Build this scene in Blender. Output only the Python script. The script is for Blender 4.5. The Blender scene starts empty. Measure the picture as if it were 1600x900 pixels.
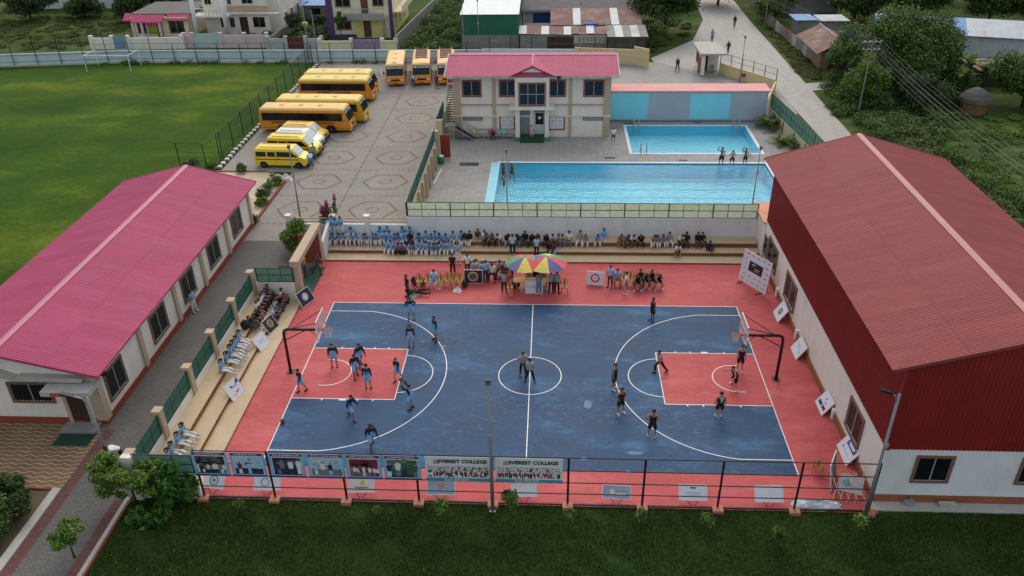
import bpy, math, random
import numpy as np
from mathutils import Matrix, Vector
random.seed(7); RNG = np.random.default_rng(7)
R = math.radians
S = bpy.context.scene
COL = S.collection
# ------------------------------------------------------------------ camera
cd = bpy.data.cameras.new('camera'); cam = bpy.data.objects.new('camera', cd); COL.objects.link(cam)
CAM_POS = (1.093, -37.681, 27.869); PITCH, YAW, ROLL = .52896, -.05406, -.01705
cp, sp, cy, sy = math.cos(PITCH), math.sin(PITCH), math.cos(YAW), math.sin(YAW)
fw = Vector((sy*cp, cy*cp, -sp)); rt = Vector((cy, -sy, 0)); up = rt.cross(fw)
rt, up = math.cos(ROLL)*rt + math.sin(ROLL)*up, -math.sin(ROLL)*rt + math.cos(ROLL)*up
mw = Matrix.Identity(4)
for i in range(3):
    mw[i][0], mw[i][1], mw[i][2], mw[i][3] = rt[i], up[i], -fw[i], CAM_POS[i]
cam.matrix_world = mw
cd.sensor_width = 36; cd.lens = 36*1265.83/1600; cd.clip_start = .5; cd.clip_end = 6000
S.camera = cam
# ------------------------------------------------------------------ sky and sun
SUN_EL, SUN_AZ = R(44), R(2)          # azimuth from +Y, negative = to the left
w = bpy.data.worlds.new('World'); S.world = w; w.use_nodes = True
nt = w.node_tree; bg = nt.nodes['Background']
sky = nt.nodes.new('ShaderNodeTexSky'); sky.sky_type = 'NISHITA'; sky.sun_disc = False
sky.sun_elevation = SUN_EL; sky.sun_rotation = SUN_AZ
sky.air_density = 1.3; sky.dust_density = 6.0; sky.ozone_density = .6
# thin even cloud: the clear sky's blue is washed out towards white
veil = nt.nodes.new('ShaderNodeHueSaturation'); veil.inputs['Saturation'].default_value = .85
nt.links.new(sky.outputs[0], veil.inputs['Color'])
cloud = nt.nodes.new('ShaderNodeMix'); cloud.data_type = 'RGBA'; cloud.inputs[0].default_value = .55; cloud.inputs[7].default_value = (4.6, 4.9, 5.2, 1)   # even overcast layer
nt.links.new(veil.outputs[0], cloud.inputs[6]); nt.links.new(cloud.outputs[2], bg.inputs[0]); bg.inputs[1].default_value = .15
sl = bpy.data.lights.new('sun', 'SUN'); sl.energy = .5; sl.angle = R(45); sl.color = (.98, .99, 1)
so = bpy.data.objects.new('sun', sl); COL.objects.link(so)
sd = Vector((math.sin(SUN_AZ)*math.cos(SUN_EL), math.cos(SUN_AZ)*math.cos(SUN_EL), math.sin(SUN_EL)))
so.rotation_euler = sd.to_track_quat('Z', 'Y').to_euler(); so.location = (0, 0, 60)
S.view_settings.view_transform = 'Standard'; S.view_settings.look = 'None'
S.view_settings.gamma = 1; S.view_settings.use_curve_mapping = False
S.view_settings.exposure = .33
S.render.engine = 'CYCLES'
# ------------------------------------------------------------------ materials
MATS = {}
def lin(c):
    return tuple((v/255/12.92 if v/255 <= .04045 else ((v/255+.055)/1.055)**2.4) for v in c)
def mat(name, col, rough=.7, var=.12, scale=.9, bump=0., bscale=25., metal=0., spec=.4, stain=0., sscale=.25,
        stain_col=None, objrand=0., coat=0., stretch=None):
    """plain surface: colour mottled by noise at two sizes, optional stains and fine relief"""
    if name in MATS: return MATS[name]
    m = bpy.data.materials.new(name); m.use_nodes = True; N = m.node_tree.nodes; K = m.node_tree.links
    b = N['Principled BSDF']; c = lin(col)
    geo = N.new('ShaderNodeNewGeometry')
    n1 = N.new('ShaderNodeTexNoise'); n1.inputs['Scale'].default_value = scale; n1.inputs['Detail'].default_value = 7; n1.inputs['Roughness'].default_value = .65
    K.new(geo.outputs['Position'], n1.inputs['Vector'])
    r1 = N.new('ShaderNodeValToRGB'); r1.color_ramp.elements[0].position = .3; r1.color_ramp.elements[1].position = .7
    r1.color_ramp.elements[0].color = (*[x*(1-var) for x in c], 1); r1.color_ramp.elements[1].color = (*[min(1, x*(1+var)) for x in c], 1)
    K.new(n1.outputs['Fac'], r1.inputs[0]); out = r1.outputs[0]
    if stain:
        n2 = N.new('ShaderNodeTexNoise'); n2.inputs['Scale'].default_value = sscale; n2.inputs['Detail'].default_value = 8; n2.inputs['Roughness'].default_value = .7
        if stretch:
            mp = N.new('ShaderNodeMapping'); mp.inputs['Scale'].default_value = stretch; K.new(geo.outputs['Position'], mp.inputs['Vector']); K.new(mp.outputs[0], n2.inputs['Vector'])
        else: K.new(geo.outputs['Position'], n2.inputs['Vector'])
        r2 = N.new('ShaderNodeMapRange'); r2.inputs[1].default_value = .46; r2.inputs[2].default_value = .72; r2.inputs[3].default_value = 0; r2.inputs[4].default_value = stain
        K.new(n2.outputs['Fac'], r2.inputs[0])
        mx = N.new('ShaderNodeMix'); mx.data_type = 'RGBA'; K.new(r2.outputs[0], mx.inputs[0]); K.new(out, mx.inputs[6])
        mx.inputs[7].default_value = (*(lin(stain_col) if stain_col else [x*.45 for x in c]), 1); out = mx.outputs[2]
    if objrand:
        oi = N.new('ShaderNodeObjectInfo'); mr = N.new('ShaderNodeMapRange'); mr.inputs[3].default_value = 1-objrand; mr.inputs[4].default_value = 1+objrand
        K.new(oi.outputs['Random'], mr.inputs[0])
        hs = N.new('ShaderNodeHueSaturation'); K.new(mr.outputs[0], hs.inputs['Value']); K.new(out, hs.inputs['Color']); out = hs.outputs[0]
    K.new(out, b.inputs['Base Color'])
    b.inputs['Roughness'].default_value = rough; b.inputs['Metallic'].default_value = metal; b.inputs['Specular IOR Level'].default_value = spec
    if coat: b.inputs['Coat Weight'].default_value = coat; b.inputs['Coat Roughness'].default_value = .15
    if bump:
        nb = N.new('ShaderNodeTexNoise'); nb.inputs['Scale'].default_value = bscale; nb.inputs['Detail'].default_value = 4
        K.new(geo.outputs['Position'], nb.inputs['Vector'])
        bp = N.new('ShaderNodeBump'); bp.inputs['Strength'].default_value = bump; bp.inputs['Distance'].default_value = .03
        K.new(nb.outputs['Fac'], bp.inputs['Height']); K.new(bp.outputs[0], b.inputs['Normal'])
    MATS[name] = m; return m

def brickmat(name, c1, c2, mortar, sx, sy, ms=.012, rough=.85, plane='xy', stain=.35, sscale=.15, rot=0., offset=.5, var=.2):
    """small blocks on a surface too fine to model one by one"""
    if name in MATS: return MATS[name]
    m = bpy.data.materials.new(name); m.use_nodes = True; N = m.node_tree.nodes; K = m.node_tree.links
    b = N['Principled BSDF']; geo = N.new('ShaderNodeNewGeometry'); mp = N.new('ShaderNodeMapping')
    if plane == 'xz': mp.inputs['Rotation'].default_value = (R(-90), 0, 0)
    else: mp.inputs['Rotation'].default_value = (0, 0, rot)
    K.new(geo.outputs['Position'], mp.inputs['Vector'])
    br = N.new('ShaderNodeTexBrick'); br.offset = offset
    br.inputs['Scale'].default_value = 1; br.inputs['Brick Width'].default_value = sx; br.inputs['Row Height'].default_value = sy
    br.inputs['Mortar Size'].default_value = ms; br.inputs['Mortar Smooth'].default_value = .2
    br.inputs['Color1'].default_value = (*lin(c1), 1); br.inputs['Color2'].default_value = (*lin(c2), 1); br.inputs['Mortar'].default_value = (*lin(mortar), 1)
    K.new(mp.outputs[0], br.inputs['Vector'])
    n2 = N.new('ShaderNodeTexNoise'); n2.inputs['Scale'].default_value = sscale; n2.inputs['Detail'].default_value = 9; n2.inputs['Roughness'].default_value = .7
    K.new(geo.outputs['Position'], n2.inputs['Vector'])
    r2 = N.new('ShaderNodeMapRange'); r2.inputs[1].default_value = .3; r2.inputs[2].default_value = .7; r2.inputs[3].default_value = 1-stain; r2.inputs[4].default_value = 1+stain*.5
    K.new(n2.outputs['Fac'], r2.inputs[0])
    hs = N.new('ShaderNodeHueSaturation'); K.new(br.outputs[0], hs.inputs['Color']); K.new(r2.outputs[0], hs.inputs['Value'])
    K.new(hs.outputs[0], b.inputs['Base Color']); b.inputs['Roughness'].default_value = rough; b.inputs['Specular IOR Level'].default_value = .3
    bp = N.new('ShaderNodeBump'); bp.inputs['Strength'].default_value = .4; bp.inputs['Distance'].default_value = .02; bp.invert = True
    K.new(br.outputs['Fac'], bp.inputs['Height']); K.new(bp.outputs[0], b.inputs['Normal'])
    MATS[name] = m; return m

def grassmat(name, dark, mid, light, s1=.12, s2=2.5, patch=.55, soil=None):
    m = bpy.data.materials.new(name); m.use_nodes = True; N = m.node_tree.nodes; K = m.node_tree.links
    b = N['Principled BSDF']; geo = N.new('ShaderNodeNewGeometry')
    mp = N.new('ShaderNodeMapping'); mp.inputs['Scale'].default_value = (.75, 1.25, 1); K.new(geo.outputs['Position'], mp.inputs['Vector'])
    def noise(sc, det=8, ro=.65):
        n = N.new('ShaderNodeTexNoise'); n.inputs['Scale'].default_value = sc; n.inputs['Detail'].default_value = det; n.inputs['Roughness'].default_value = ro
        K.new(mp.outputs[0], n.inputs['Vector']); return n
    a = noise(s1, 6, .6); ra = N.new('ShaderNodeValToRGB'); e = ra.color_ramp.elements
    e[0].position = .36; e[0].color = (*lin(dark), 1); e[1].position = .68; e[1].color = (*lin(light), 1); x = e.new(.52); x.color = (*lin(mid), 1)
    K.new(a.outputs['Fac'], ra.inputs[0])
    f = noise(s2, 10, .8); rf = N.new('ShaderNodeMapRange'); rf.inputs[1].default_value = .25; rf.inputs[2].default_value = .75; rf.inputs[3].default_value = .55; rf.inputs[4].default_value = 1.4
    K.new(f.outputs['Fac'], rf.inputs[0])
    hs = N.new('ShaderNodeHueSaturation'); K.new(ra.outputs[0], hs.inputs['Color']); K.new(rf.outputs[0], hs.inputs['Value']); out = hs.outputs[0]
    if soil:
        g = noise(.35, 8, .7); rg = N.new('ShaderNodeMapRange'); rg.inputs[1].default_value = .6; rg.inputs[2].default_value = .75; rg.inputs[3].default_value = 0; rg.inputs[4].default_value = .7
        K.new(g.outputs['Fac'], rg.inputs[0]); mx = N.new('ShaderNodeMix'); mx.data_type = 'RGBA'
        K.new(rg.outputs[0], mx.inputs[0]); K.new(out, mx.inputs[6]); mx.inputs[7].default_value = (*lin(soil), 1); out = mx.outputs[2]
    K.new(out, b.inputs['Base Color']); b.inputs['Roughness'].default_value = .95; b.inputs['Specular IOR Level'].default_value = .1
    bp = N.new('ShaderNodeBump'); bp.inputs['Strength'].default_value = .8; bp.inputs['Distance'].default_value = .08
    h = noise(9, 6, .8); K.new(h.outputs['Fac'], bp.inputs['Height']); K.new(bp.outputs[0], b.inputs['Normal'])
    MATS[name] = m; return m

def leafmat(name, c_dark, c_light, scale=.8, rough=.6):
    m = bpy.data.materials.new(name); m.use_nodes = True; N = m.node_tree.nodes; K = m.node_tree.links
    b = N['Principled BSDF']; geo = N.new('ShaderNodeNewGeometry')
    n = N.new('ShaderNodeTexNoise'); n.inputs['Scale'].default_value = scale; n.inputs['Detail'].default_value = 5; n.inputs['Roughness'].default_value = .7
    K.new(geo.outputs['Position'], n.inputs['Vector'])
    add = N.new('ShaderNodeMath'); add.operation = 'MULTIPLY_ADD'; add.inputs[1].default_value = .5; K.new(geo.outputs['Random Per Island'], add.inputs[0])
    sub = N.new('ShaderNodeMath'); sub.operation = 'SUBTRACT'; sub.inputs[1].default_value = .25; K.new(n.outputs['Fac'], sub.inputs[0]); K.new(sub.outputs[0], add.inputs[2])
    r = N.new('ShaderNodeValToRGB'); r.color_ramp.elements[0].position = .28; r.color_ramp.elements[1].position = .78
    r.color_ramp.elements[0].color = (*lin(c_dark), 1); r.color_ramp.elements[1].color = (*lin(c_light), 1)
    K.new(add.outputs[0], r.inputs[0]); K.new(r.outputs[0], b.inputs['Base Color'])
    b.inputs['Roughness'].default_value = rough; b.inputs['Specular IOR Level'].default_value = .25
    tr = N.new('ShaderNodeBsdfTranslucent'); K.new(r.outputs[0], tr.inputs['Color'])
    mx = N.new('ShaderNodeMixShader'); mx.inputs[0].default_value = .25
    K.new(b.outputs[0], mx.inputs[1]); K.new(tr.outputs[0], mx.inputs[2]); K.new(mx.outputs[0], N['Material Output'].inputs['Surface'])
    MATS[name] = m; return m

def glassmat(name, col, rough=.14):
    return mat(name, col, rough=rough, var=.25, scale=.7, spec=.3)
def seethrough(name, col, alpha, rough=.5):
    """thin mesh or clear sheet: part of the light goes straight through"""
    m = bpy.data.materials.new(name); m.use_nodes = True; N = m.node_tree.nodes; K = m.node_tree.links
    b = N['Principled BSDF']; b.inputs['Base Color'].default_value = (*lin(col), 1); b.inputs['Roughness'].default_value = rough
    b.inputs['Alpha'].default_value = alpha
    MATS[name] = m; return m
def netmat(name, col, dark, trans=.5):
    """woven shade net stretched on a frame: lets daylight through from behind"""
    m = mat(name, col, var=.14, scale=6, rough=.7, stain=.35, sscale=2.5, stain_col=dark, spec=.2); N = m.node_tree.nodes; K = m.node_tree.links; b = N['Principled BSDF']
    src = b.inputs['Base Color'].links[0].from_socket; t = N.new('ShaderNodeBsdfTranslucent'); K.new(src, t.inputs['Color']); x = N.new('ShaderNodeMixShader'); x.inputs[0].default_value = trans
    K.new(b.outputs[0], x.inputs[1]); K.new(t.outputs[0], x.inputs[2]); K.new(x.outputs[0], N['Material Output'].inputs['Surface']); return m
def watermat():
    m = bpy.data.materials.new('pool_water'); m.use_nodes = True; N = m.node_tree.nodes; K = m.node_tree.links
    N.remove(N['Principled BSDF']); geo = N.new('ShaderNodeNewGeometry')
    mp = N.new('ShaderNodeMapping'); mp.inputs['Scale'].default_value = (1, 1.7, 1); K.new(geo.outputs['Position'], mp.inputs['Vector'])
    n1 = N.new('ShaderNodeTexNoise'); n1.inputs['Scale'].default_value = 1.9; n1.inputs['Detail'].default_value = 5; n1.inputs['Distortion'].default_value = .8
    K.new(mp.outputs[0], n1.inputs['Vector'])
    bp = N.new('ShaderNodeBump'); bp.inputs['Strength'].default_value = .5; bp.inputs['Distance'].default_value = .2; K.new(n1.outputs['Fac'], bp.inputs['Height'])
    fr = N.new('ShaderNodeFresnel'); fr.inputs['IOR'].default_value = 1.33; K.new(bp.outputs[0], fr.inputs['Normal'])
    gl = N.new('ShaderNodeBsdfGlossy'); gl.inputs['Roughness'].default_value = .03; K.new(bp.outputs[0], gl.inputs['Normal'])
    rf = N.new('ShaderNodeBsdfTransparent'); rf.inputs['Color'].default_value = (.92, .99, 1, 1)
    mx = N.new('ShaderNodeMixShader'); K.new(fr.outputs[0], mx.inputs[0]); K.new(rf.outputs[0], mx.inputs[1]); K.new(gl.outputs[0], mx.inputs[2])
    K.new(mx.outputs[0], N['Material Output'].inputs['Surface']); MATS['pool_water'] = m; return m
# ------------------------------------------------------------------ mesh helpers
class MB:
    def __init__(s): s.v = []; s.f = []; s.m = []
    def add(s, vs, fs, mi=0):
        o = len(s.v); s.v += [tuple(p) for p in vs]; s.f += [tuple(i+o for i in f) for f in fs]; s.m += [mi]*len(fs); return s
    def box(s, x0, y0, z0, x1, y1, z1, mi=0):
        return s.add([(x0,y0,z0),(x1,y0,z0),(x1,y1,z0),(x0,y1,z0),(x0,y0,z1),(x1,y0,z1),(x1,y1,z1),(x0,y1,z1)],
                     [(0,3,2,1),(4,5,6,7),(0,1,5,4),(1,2,6,5),(2,3,7,6),(3,0,4,7)], mi)
    def obox(s, c, size, M=None, mi=0):
        h = [x/2 for x in size]; M = M or Matrix.Identity(3); c = Vector(c)
        pts = [c + M @ Vector((a*h[0], b*h[1], d*h[2])) for d in (-1,1) for a, b in ((-1,-1),(1,-1),(1,1),(-1,1))]
        return s.add(pts, [(0,3,2,1),(4,5,6,7),(0,1,5,4),(1,2,6,5),(2,3,7,6),(3,0,4,7)], mi)
    def poly(s, pts, mi=0): return s.add(pts, [tuple(range(len(pts)))], mi)
    def tube(s, pts, r, n=6, mi=0, closed=False):
        pts = [Vector(p) for p in pts]; rr = r if isinstance(r, (list, tuple)) else [r]*len(pts); vs = []; fs = []; k = len(pts)
        prev = None
        for i, p in enumerate(pts):
            if closed: d = pts[(i+1) % k]-pts[i-1]
            else: d = (pts[min(i+1, k-1)]-pts[max(i-1, 0)])
            d.normalize()
            if prev is None:
                u = d.orthogonal().normalized()
            else:
                u = prev - d*prev.dot(d); u = u.normalized() if u.length > 1e-6 else d.orthogonal().normalized()
            prev = u; w_ = d.cross(u)
            for j in range(n):
                a = 2*math.pi*j/n; vs.append(p + (u*math.cos(a)+w_*math.sin(a))*rr[i])
        for i in range(k if closed else k-1):
            i2 = (i+1) % k
            for j in range(n):
                fs.append((i*n+j, i*n+(j+1)%n, i2*n+(j+1)%n, i2*n+j))
        if not closed: fs += [tuple(reversed(range(n))), tuple((k-1)*n+j for j in range(n))]
        return s.add(vs, fs, mi)
    def lathe(s, prof, c=(0,0,0), n=12, mi=0):
        vs = []; fs = []; k = len(prof)
        for r, z in prof:
            for j in range(n):
                a = 2*math.pi*j/n; vs.append((c[0]+r*math.cos(a), c[1]+r*math.sin(a), c[2]+z))
        for i in range(k-1):
            for j in range(n): fs.append((i*n+j, i*n+(j+1)%n, (i+1)*n+(j+1)%n, (i+1)*n+j))
        fs += [tuple(reversed(range(n))), tuple((k-1)*n+j for j in range(n))]
        return s.add(vs, fs, mi)
    def ball(s, c, r, n=8, k=5, mi=0, squash=(1,1,1)):
        pr = [(math.sin(math.pi*i/k), -math.cos(math.pi*i/k)) for i in range(k+1)]; vs = []; fs = []
        for a, z in pr:
            for j in range(n):
                t = 2*math.pi*j/n; vs.append((c[0]+r*a*math.cos(t)*squash[0], c[1]+r*a*math.sin(t)*squash[1], c[2]+r*z*squash[2]))
        for i in range(k):
            for j in range(n): fs.append((i*n+j, i*n+(j+1)%n, (i+1)*n+(j+1)%n, (i+1)*n+j))
        return s.add(vs, fs, mi)
    def ext(s, poly, axis, a, b, mi=0):
        """polygon extruded along an axis: 'x' polygons are (y,z), 'y' are (x,z), 'z' are (x,y)"""
        f = {'x': lambda p, t: (t, p[0], p[1]), 'y': lambda p, t: (p[0], t, p[1]), 'z': lambda p, t: (p[0], p[1], t)}[axis]
        n = len(poly); vs = [f(p, a) for p in poly]+[f(p, b) for p in poly]
        fs = [tuple(range(n)), tuple(reversed(range(n, 2*n)))]+[(i, i+n, (i+1)%n+n, (i+1)%n) for i in range(n)]
        return s.add(vs, fs, mi)
    def mesh(s, name, mats, smooth=False):
        me = bpy.data.meshes.new(name); me.from_pydata(s.v, [], s.f)
        for m in (mats if isinstance(mats, (list, tuple)) else [mats]): me.materials.append(m)
        if any(s.m): me.polygons.foreach_set('material_index', s.m)
        if smooth: me.polygons.foreach_set('use_smooth', [True]*len(s.f))
        me.update(); return me
    def build(s, name, mats, parent=None, local=False, smooth=False):
        return put(name, s.mesh(name, mats, smooth), parent, local)
def wloc(o):
    p = Vector((0,0,0))
    while o: p += o.location; o = o.parent
    return p
def put(name, me, parent=None, local=False):
    o = bpy.data.objects.new(name, me); COL.objects.link(o)
    if parent:
        o.parent = parent
        if not local: o.location = -wloc(parent)
    return o
def tag(o, label=None, cat=None, group=None, kind=None):
    if label: o['label'] = label
    if cat: o['category'] = cat
    if group: o['group'] = group
    if kind: o['kind'] = kind
    return o
def thing(name, loc, label, cat, group=None, rz=0):
    o = bpy.data.objects.new(name, None); COL.objects.link(o); o.location = loc; o.rotation_euler = (0, 0, R(rz)); o.empty_display_size = .3
    return tag(o, label, cat, group)
_ub = {}
def part(name, m, parent, x0, y0, z0, x1, y1, z1, local=False):
    """one box-shaped piece; all pieces of a material share one unit box"""
    if m.name not in _ub:
        _ub[m.name] = MB().box(-.5,-.5,-.5,.5,.5,.5).mesh('unit_'+m.name, m)
    o = put(name, _ub[m.name], parent, local); o.location = o.location+Vector(((x0+x1)/2, (y0+y1)/2, (z0+z1)/2)); o.scale = (abs(x1-x0), abs(y1-y0), abs(z1-z0))
    return o
def sub(name, m, par, root, x0, y0, z0, x1, y1, z1):
    """a piece of a part that is itself a scaled unit box"""
    o = part(name, m, None, x0, y0, z0, x1, y1, z1)
    o.parent = par; bpy_mw = Matrix.LocRotScale(wloc(par), None, par.scale); o.matrix_parent_inverse = bpy_mw.inverted(); return o
def copy_tree(o, parent=None):
    c = o.copy(); COL.objects.link(c); c.parent = parent
    for ch in list(o.children): copy_tree(ch, c)
    return c
_txt = {}
def text_mesh(body, size, m, bold=0., sx=1.):
    k = (body, size, m.name, bold, sx)
    if k in _txt: return _txt[k]
    cu = bpy.data.curves.new('txt', 'FONT'); cu.body = body; cu.size = size; cu.align_x = 'CENTER'; cu.align_y = 'CENTER'; cu.extrude = .002; cu.offset = bold; cu.resolution_u = 2
    o = bpy.data.objects.new('txt', cu); COL.objects.link(o); bpy.context.view_layer.update()
    me = bpy.data.meshes.new_from_object(o.evaluated_get(bpy.context.evaluated_depsgraph_get()))
    bpy.data.objects.remove(o); me.materials.clear(); me.materials.append(m)
    if sx != 1: me.transform(Matrix.Diagonal((sx, 1, 1, 1)))
    _txt[k] = me; return me
def write(body, size, m, parent, loc, rot, local=False, bold=0., sx=1., name='lettering'):
    o = put(name, text_mesh(body, size, m, bold, sx), parent, local); o.location = o.location+Vector(loc); o.rotation_euler = rot; return o
FACE_S = (R(90), 0, 0); FACE_E = (R(90), 0, R(90)); FACE_W = (R(90), 0, R(-90))
# ------------------------------------------------------------------ foliage helpers
def leaf_mesh(name, blobs, n, size, m, shell=.4, upb=.5, aspect=.5, seed=0):
    g = np.random.default_rng(seed)
    B = np.array(blobs, float); wt = B[:,3]*B[:,4]*B[:,5]; wt = wt**.75; wt /= wt.sum()
    idx = g.choice(len(B), n, p=wt)
    d = g.normal(size=(n,3)); d /= np.linalg.norm(d, axis=1, keepdims=True)
    r = g.random(n)**shell; r *= 1+.14*g.normal(size=n)
    P = B[idx,:3]+d*r[:,None]*B[idx,3:6]
    N = d*.7+np.array([0,0,upb])+g.normal(size=(n,3))*.55; N /= np.linalg.norm(N, axis=1, keepdims=True)
    t = g.normal(size=(n,3)); t[:,2] -= .4; t -= N*(t*N).sum(1, keepdims=True); t /= np.linalg.norm(t, axis=1, keepdims=True)
    b = np.cross(N, t); L = size*(.55+.9*g.random(n)); t *= L[:,None]*.5; b *= L[:,None]*.5*aspect
    V = np.stack([P-t, P+b-t*.1, P+t-N*L[:,None]*.12, P-b-t*.1], 1).reshape(-1,3)
    me = bpy.data.meshes.new(name); me.vertices.add(4*n); me.vertices.foreach_set('co', V.ravel())
    me.loops.add(4*n); me.loops.foreach_set('vertex_index', np.arange(4*n)); me.polygons.add(n)
    me.polygons.foreach_set('loop_start', np.arange(0, 4*n, 4)); me.polygons.foreach_set('loop_total', np.full(n, 4))
    me.materials.append(m); me.update(calc_edges=True); return me
def crown_blobs(cx, cy, cz, rx, rz, k, seed, br=(.28,.5), ry=None):
    g = random.Random(seed); ry = ry or rx; out = []
    for i in range(k):
        while True:
            p = [g.uniform(-1,1) for _ in range(3)]
            if sum(q*q for q in p) < 1: break
        s_ = g.uniform(*br); out.append((cx+p[0]*rx*.72, cy+p[1]*ry*.72, cz+p[2]*rz*.72, rx*s_, ry*s_, rz*s_*1.05))
    return out
def tree(name, label, cat, x, y, h, rx, rz, leaves, size, m, bark, group=None, k=16, trunk_r=.16, seed=1, ry=None, lean=(0,0), limbs=6, z0=0, crown_name='crown', br=(.28,.5)):
    t = thing(name, (x, y, z0), label, cat, group); g = random.Random(seed)
    cz = h-rz; bl = crown_blobs(lean[0], lean[1], cz, rx, rz, k, seed, br, ry)
    put(crown_name, leaf_mesh('crown', bl, leaves, size, m, seed=seed), t, True)
    mb = MB(); top = Vector((lean[0]*.8, lean[1]*.8, cz))
    mid = Vector((lean[0]*.4+g.uniform(-.15,.15)*trunk_r*6, lean[1]*.4, cz*.5))
    mb.tube([(0,0,-.1), mid, top], [trunk_r, trunk_r*.75, trunk_r*.45], 7)
    for i in range(limbs):
        b = bl[i % len(bl)]; st = mid.lerp(top, g.uniform(.3, 1)); e = Vector(b[:3])
        mb.tube([st, st.lerp(e, .5)+Vector((0,0,-.1*rz)), e], [trunk_r*.4, trunk_r*.28, trunk_r*.1], 5)
    mb.build('trunk', bark, t, True, True); return t

# ------------------------------------------------------------------ palette
M = MATS
mat('white_wall', (220,214,204), var=.05, stain=.38, sscale=.9, stain_col=(172,162,148), bump=.05, stretch=(1,1,.3))
mat('cool_white_wall', (214,216,216), var=.05, stain=.38, sscale=.9, stain_col=(166,166,160), bump=.05, stretch=(1,1,.3))
mat('beige_trim', (176,156,132), var=.06, stain=.2, sscale=.6)
mat('plinth_red', (134,62,46), var=.12, stain=.3)
mat('plinth_brown', (140,84,56), var=.1, stain=.4, sscale=.5)
mat('pink_sheet', (168,64,98), rough=.6, var=.05, scale=2, objrand=.07, stain=.45, sscale=1.0, stain_col=(172,94,120), spec=.25, stretch=(.22,1.6,1))
mat('pink_ridge', (186,106,130), rough=.45, var=.06)
mat('red_sheet', (136,58,58), rough=.6, var=.06, scale=2, objrand=.07, stain=.45, sscale=1.0, stain_col=(146,82,78), spec=.25, stretch=(.22,1.6,1))
mat('red_ridge', (176,118,114), rough=.45, var=.06)
mat('dark_red_sheet', (128,31,31), rough=.5, var=.1, objrand=.05, stain=.25, sscale=.3, stain_col=(80,20,20))
mat('window_surround', (118,84,70), var=.1)
mat('aluminium', (168,168,166), rough=.4, var=.06, metal=.3)
glassmat('dark_glass', (22,26,30)); glassmat('bluish_glass', (26,36,48)); glassmat('pale_glass', (120,140,150))
mat('black_steel', (24,26,26), rough=.5, var=.2)
mat('green_steel', (26,58,44), rough=.5, var=.15)
netmat('green_panel', (132,166,150), (92,126,112))
netmat('pale_green_panel', (222,230,214), (192,206,184))
netmat('dark_green_panel', (88,136,122), (60,102,92))
mat('tier_tan', (188,166,134), var=.07, stain=.3, sscale=.6, stain_col=(160,138,108), bump=.05)
mat('tier_brown', (128,80,52), var=.1, stain=.3)
mat('concrete', (168,164,156), var=.1, stain=.35, sscale=.3, bump=.15)
mat('grey_concrete', (140,138,134), var=.1, stain=.4, sscale=.2, bump=.15)
mat('dirt_road', (160,156,149), var=.13, scale=1.2, stain=.35, sscale=.5, stain_col=(122,114,102), bump=.5, bscale=6, stretch=(1.6,.18,1))
mat('soil', (92,80,58), var=.3, scale=.6, bump=.4)
mat('line_white', (226,226,222), var=.05, stain=.35, sscale=2.2, stain_col=(170,165,165), rough=.6)
mat('steel_pole', (128,132,132), rough=.45, var=.1, metal=.4)
mat('dark_rubber', (24,24,24), rough=.8, var=.1)
mat('yellow_wall', (206,186,140), var=.06, stain=.3, sscale=.4)
mat('tan_wall', (186,178,146), var=.06, stain=.3, sscale=.4)
mat('blue_wall', (160,170,180), var=.05, stain=.25, sscale=.4)
mat('cyan_panel', (124,206,222), var=.05)
mat('pink_slab', (214,148,144), var=.1, stain=.4, sscale=.4, stain_col=(190,150,136))
mat('pale_blue_wall', (186,202,208), var=.06, stain=.35, sscale=.4, stain_col=(140,156,160))
mat('grey_block', (128,126,120), var=.12, stain=.4, sscale=.5, stain_col=(90,86,80))
mat('rust_sheet', (118,82,74), var=.2, scale=.8, stain=.7, sscale=.5, stain_col=(156,146,140), rough=.8)
mat('zinc_sheet', (170,178,184), var=.08, stain=.5, sscale=.3, stain_col=(150,110,86), rough=.5)
mat('blue_sheet', (74,126,184), var=.08, stain=.35, sscale=.3, stain_col=(120,150,180), rough=.5)
mat('white_sheet', (214,216,216), var=.05, stain=.2, rough=.5)
mat('shed_green', (26,98,76), var=.08, stain=.2, rough=.5)
mat('bark', (74,60,46), var=.3, scale=4, bump=.4)
mat('purple_paint', (84,52,108), var=.08); mat('cream_wall', (214,206,176), var=.05, stain=.2, sscale=.4)
mat('dark_wood', (58,42,34), var=.15)
grassmat('field_grass', (48,74,18), (64,90,22), (106,116,34), s1=.09, s2=2.0)
grassmat('lawn_grass', (40,60,26), (48,72,30), (66,86,38), s1=.3, s2=4.0, soil=(66,62,38))
grassmat('wild_grass', (52,70,32), (66,84,38), (94,104,54), s1=.18, s2=1.5, soil=(104,92,64))
brickmat('border_pavers', (112,76,70), (100,66,62), (80,58,54), .24, .12, ms=.012, stain=.3)
brickmat('grey_pavers', (112,109,104), (100,97,94), (76,73,70), .24, .12, ms=.012, stain=.22)
brickmat('plaza_pavers', (155,150,142), (145,140,132), (116,111,104), .3, .15, ms=.012, stain=.2)
brickmat('hex_fill', (158,150,138), (148,141,130), (117,111,102), .3, .15, ms=.012, stain=.2, rot=R(45))
brickmat('red_pavers', (142,108,100), (130,96,90), (104,84,78), .24, .12, ms=.012, stain=.3)
brickmat('tan_tiles', (206,190,164), (196,178,150), (160,140,116), .45, .3, ms=.015, stain=.2)
brickmat('deck_tiles', (158,155,150), (150,147,142), (128,125,121), .6, .6, ms=.012, stain=.2, offset=0)
brickmat('block_wall', (146,144,138), (130,128,122), (104,102,98), .5, .25, ms=.02, plane='xz', stain=.3)
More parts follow.
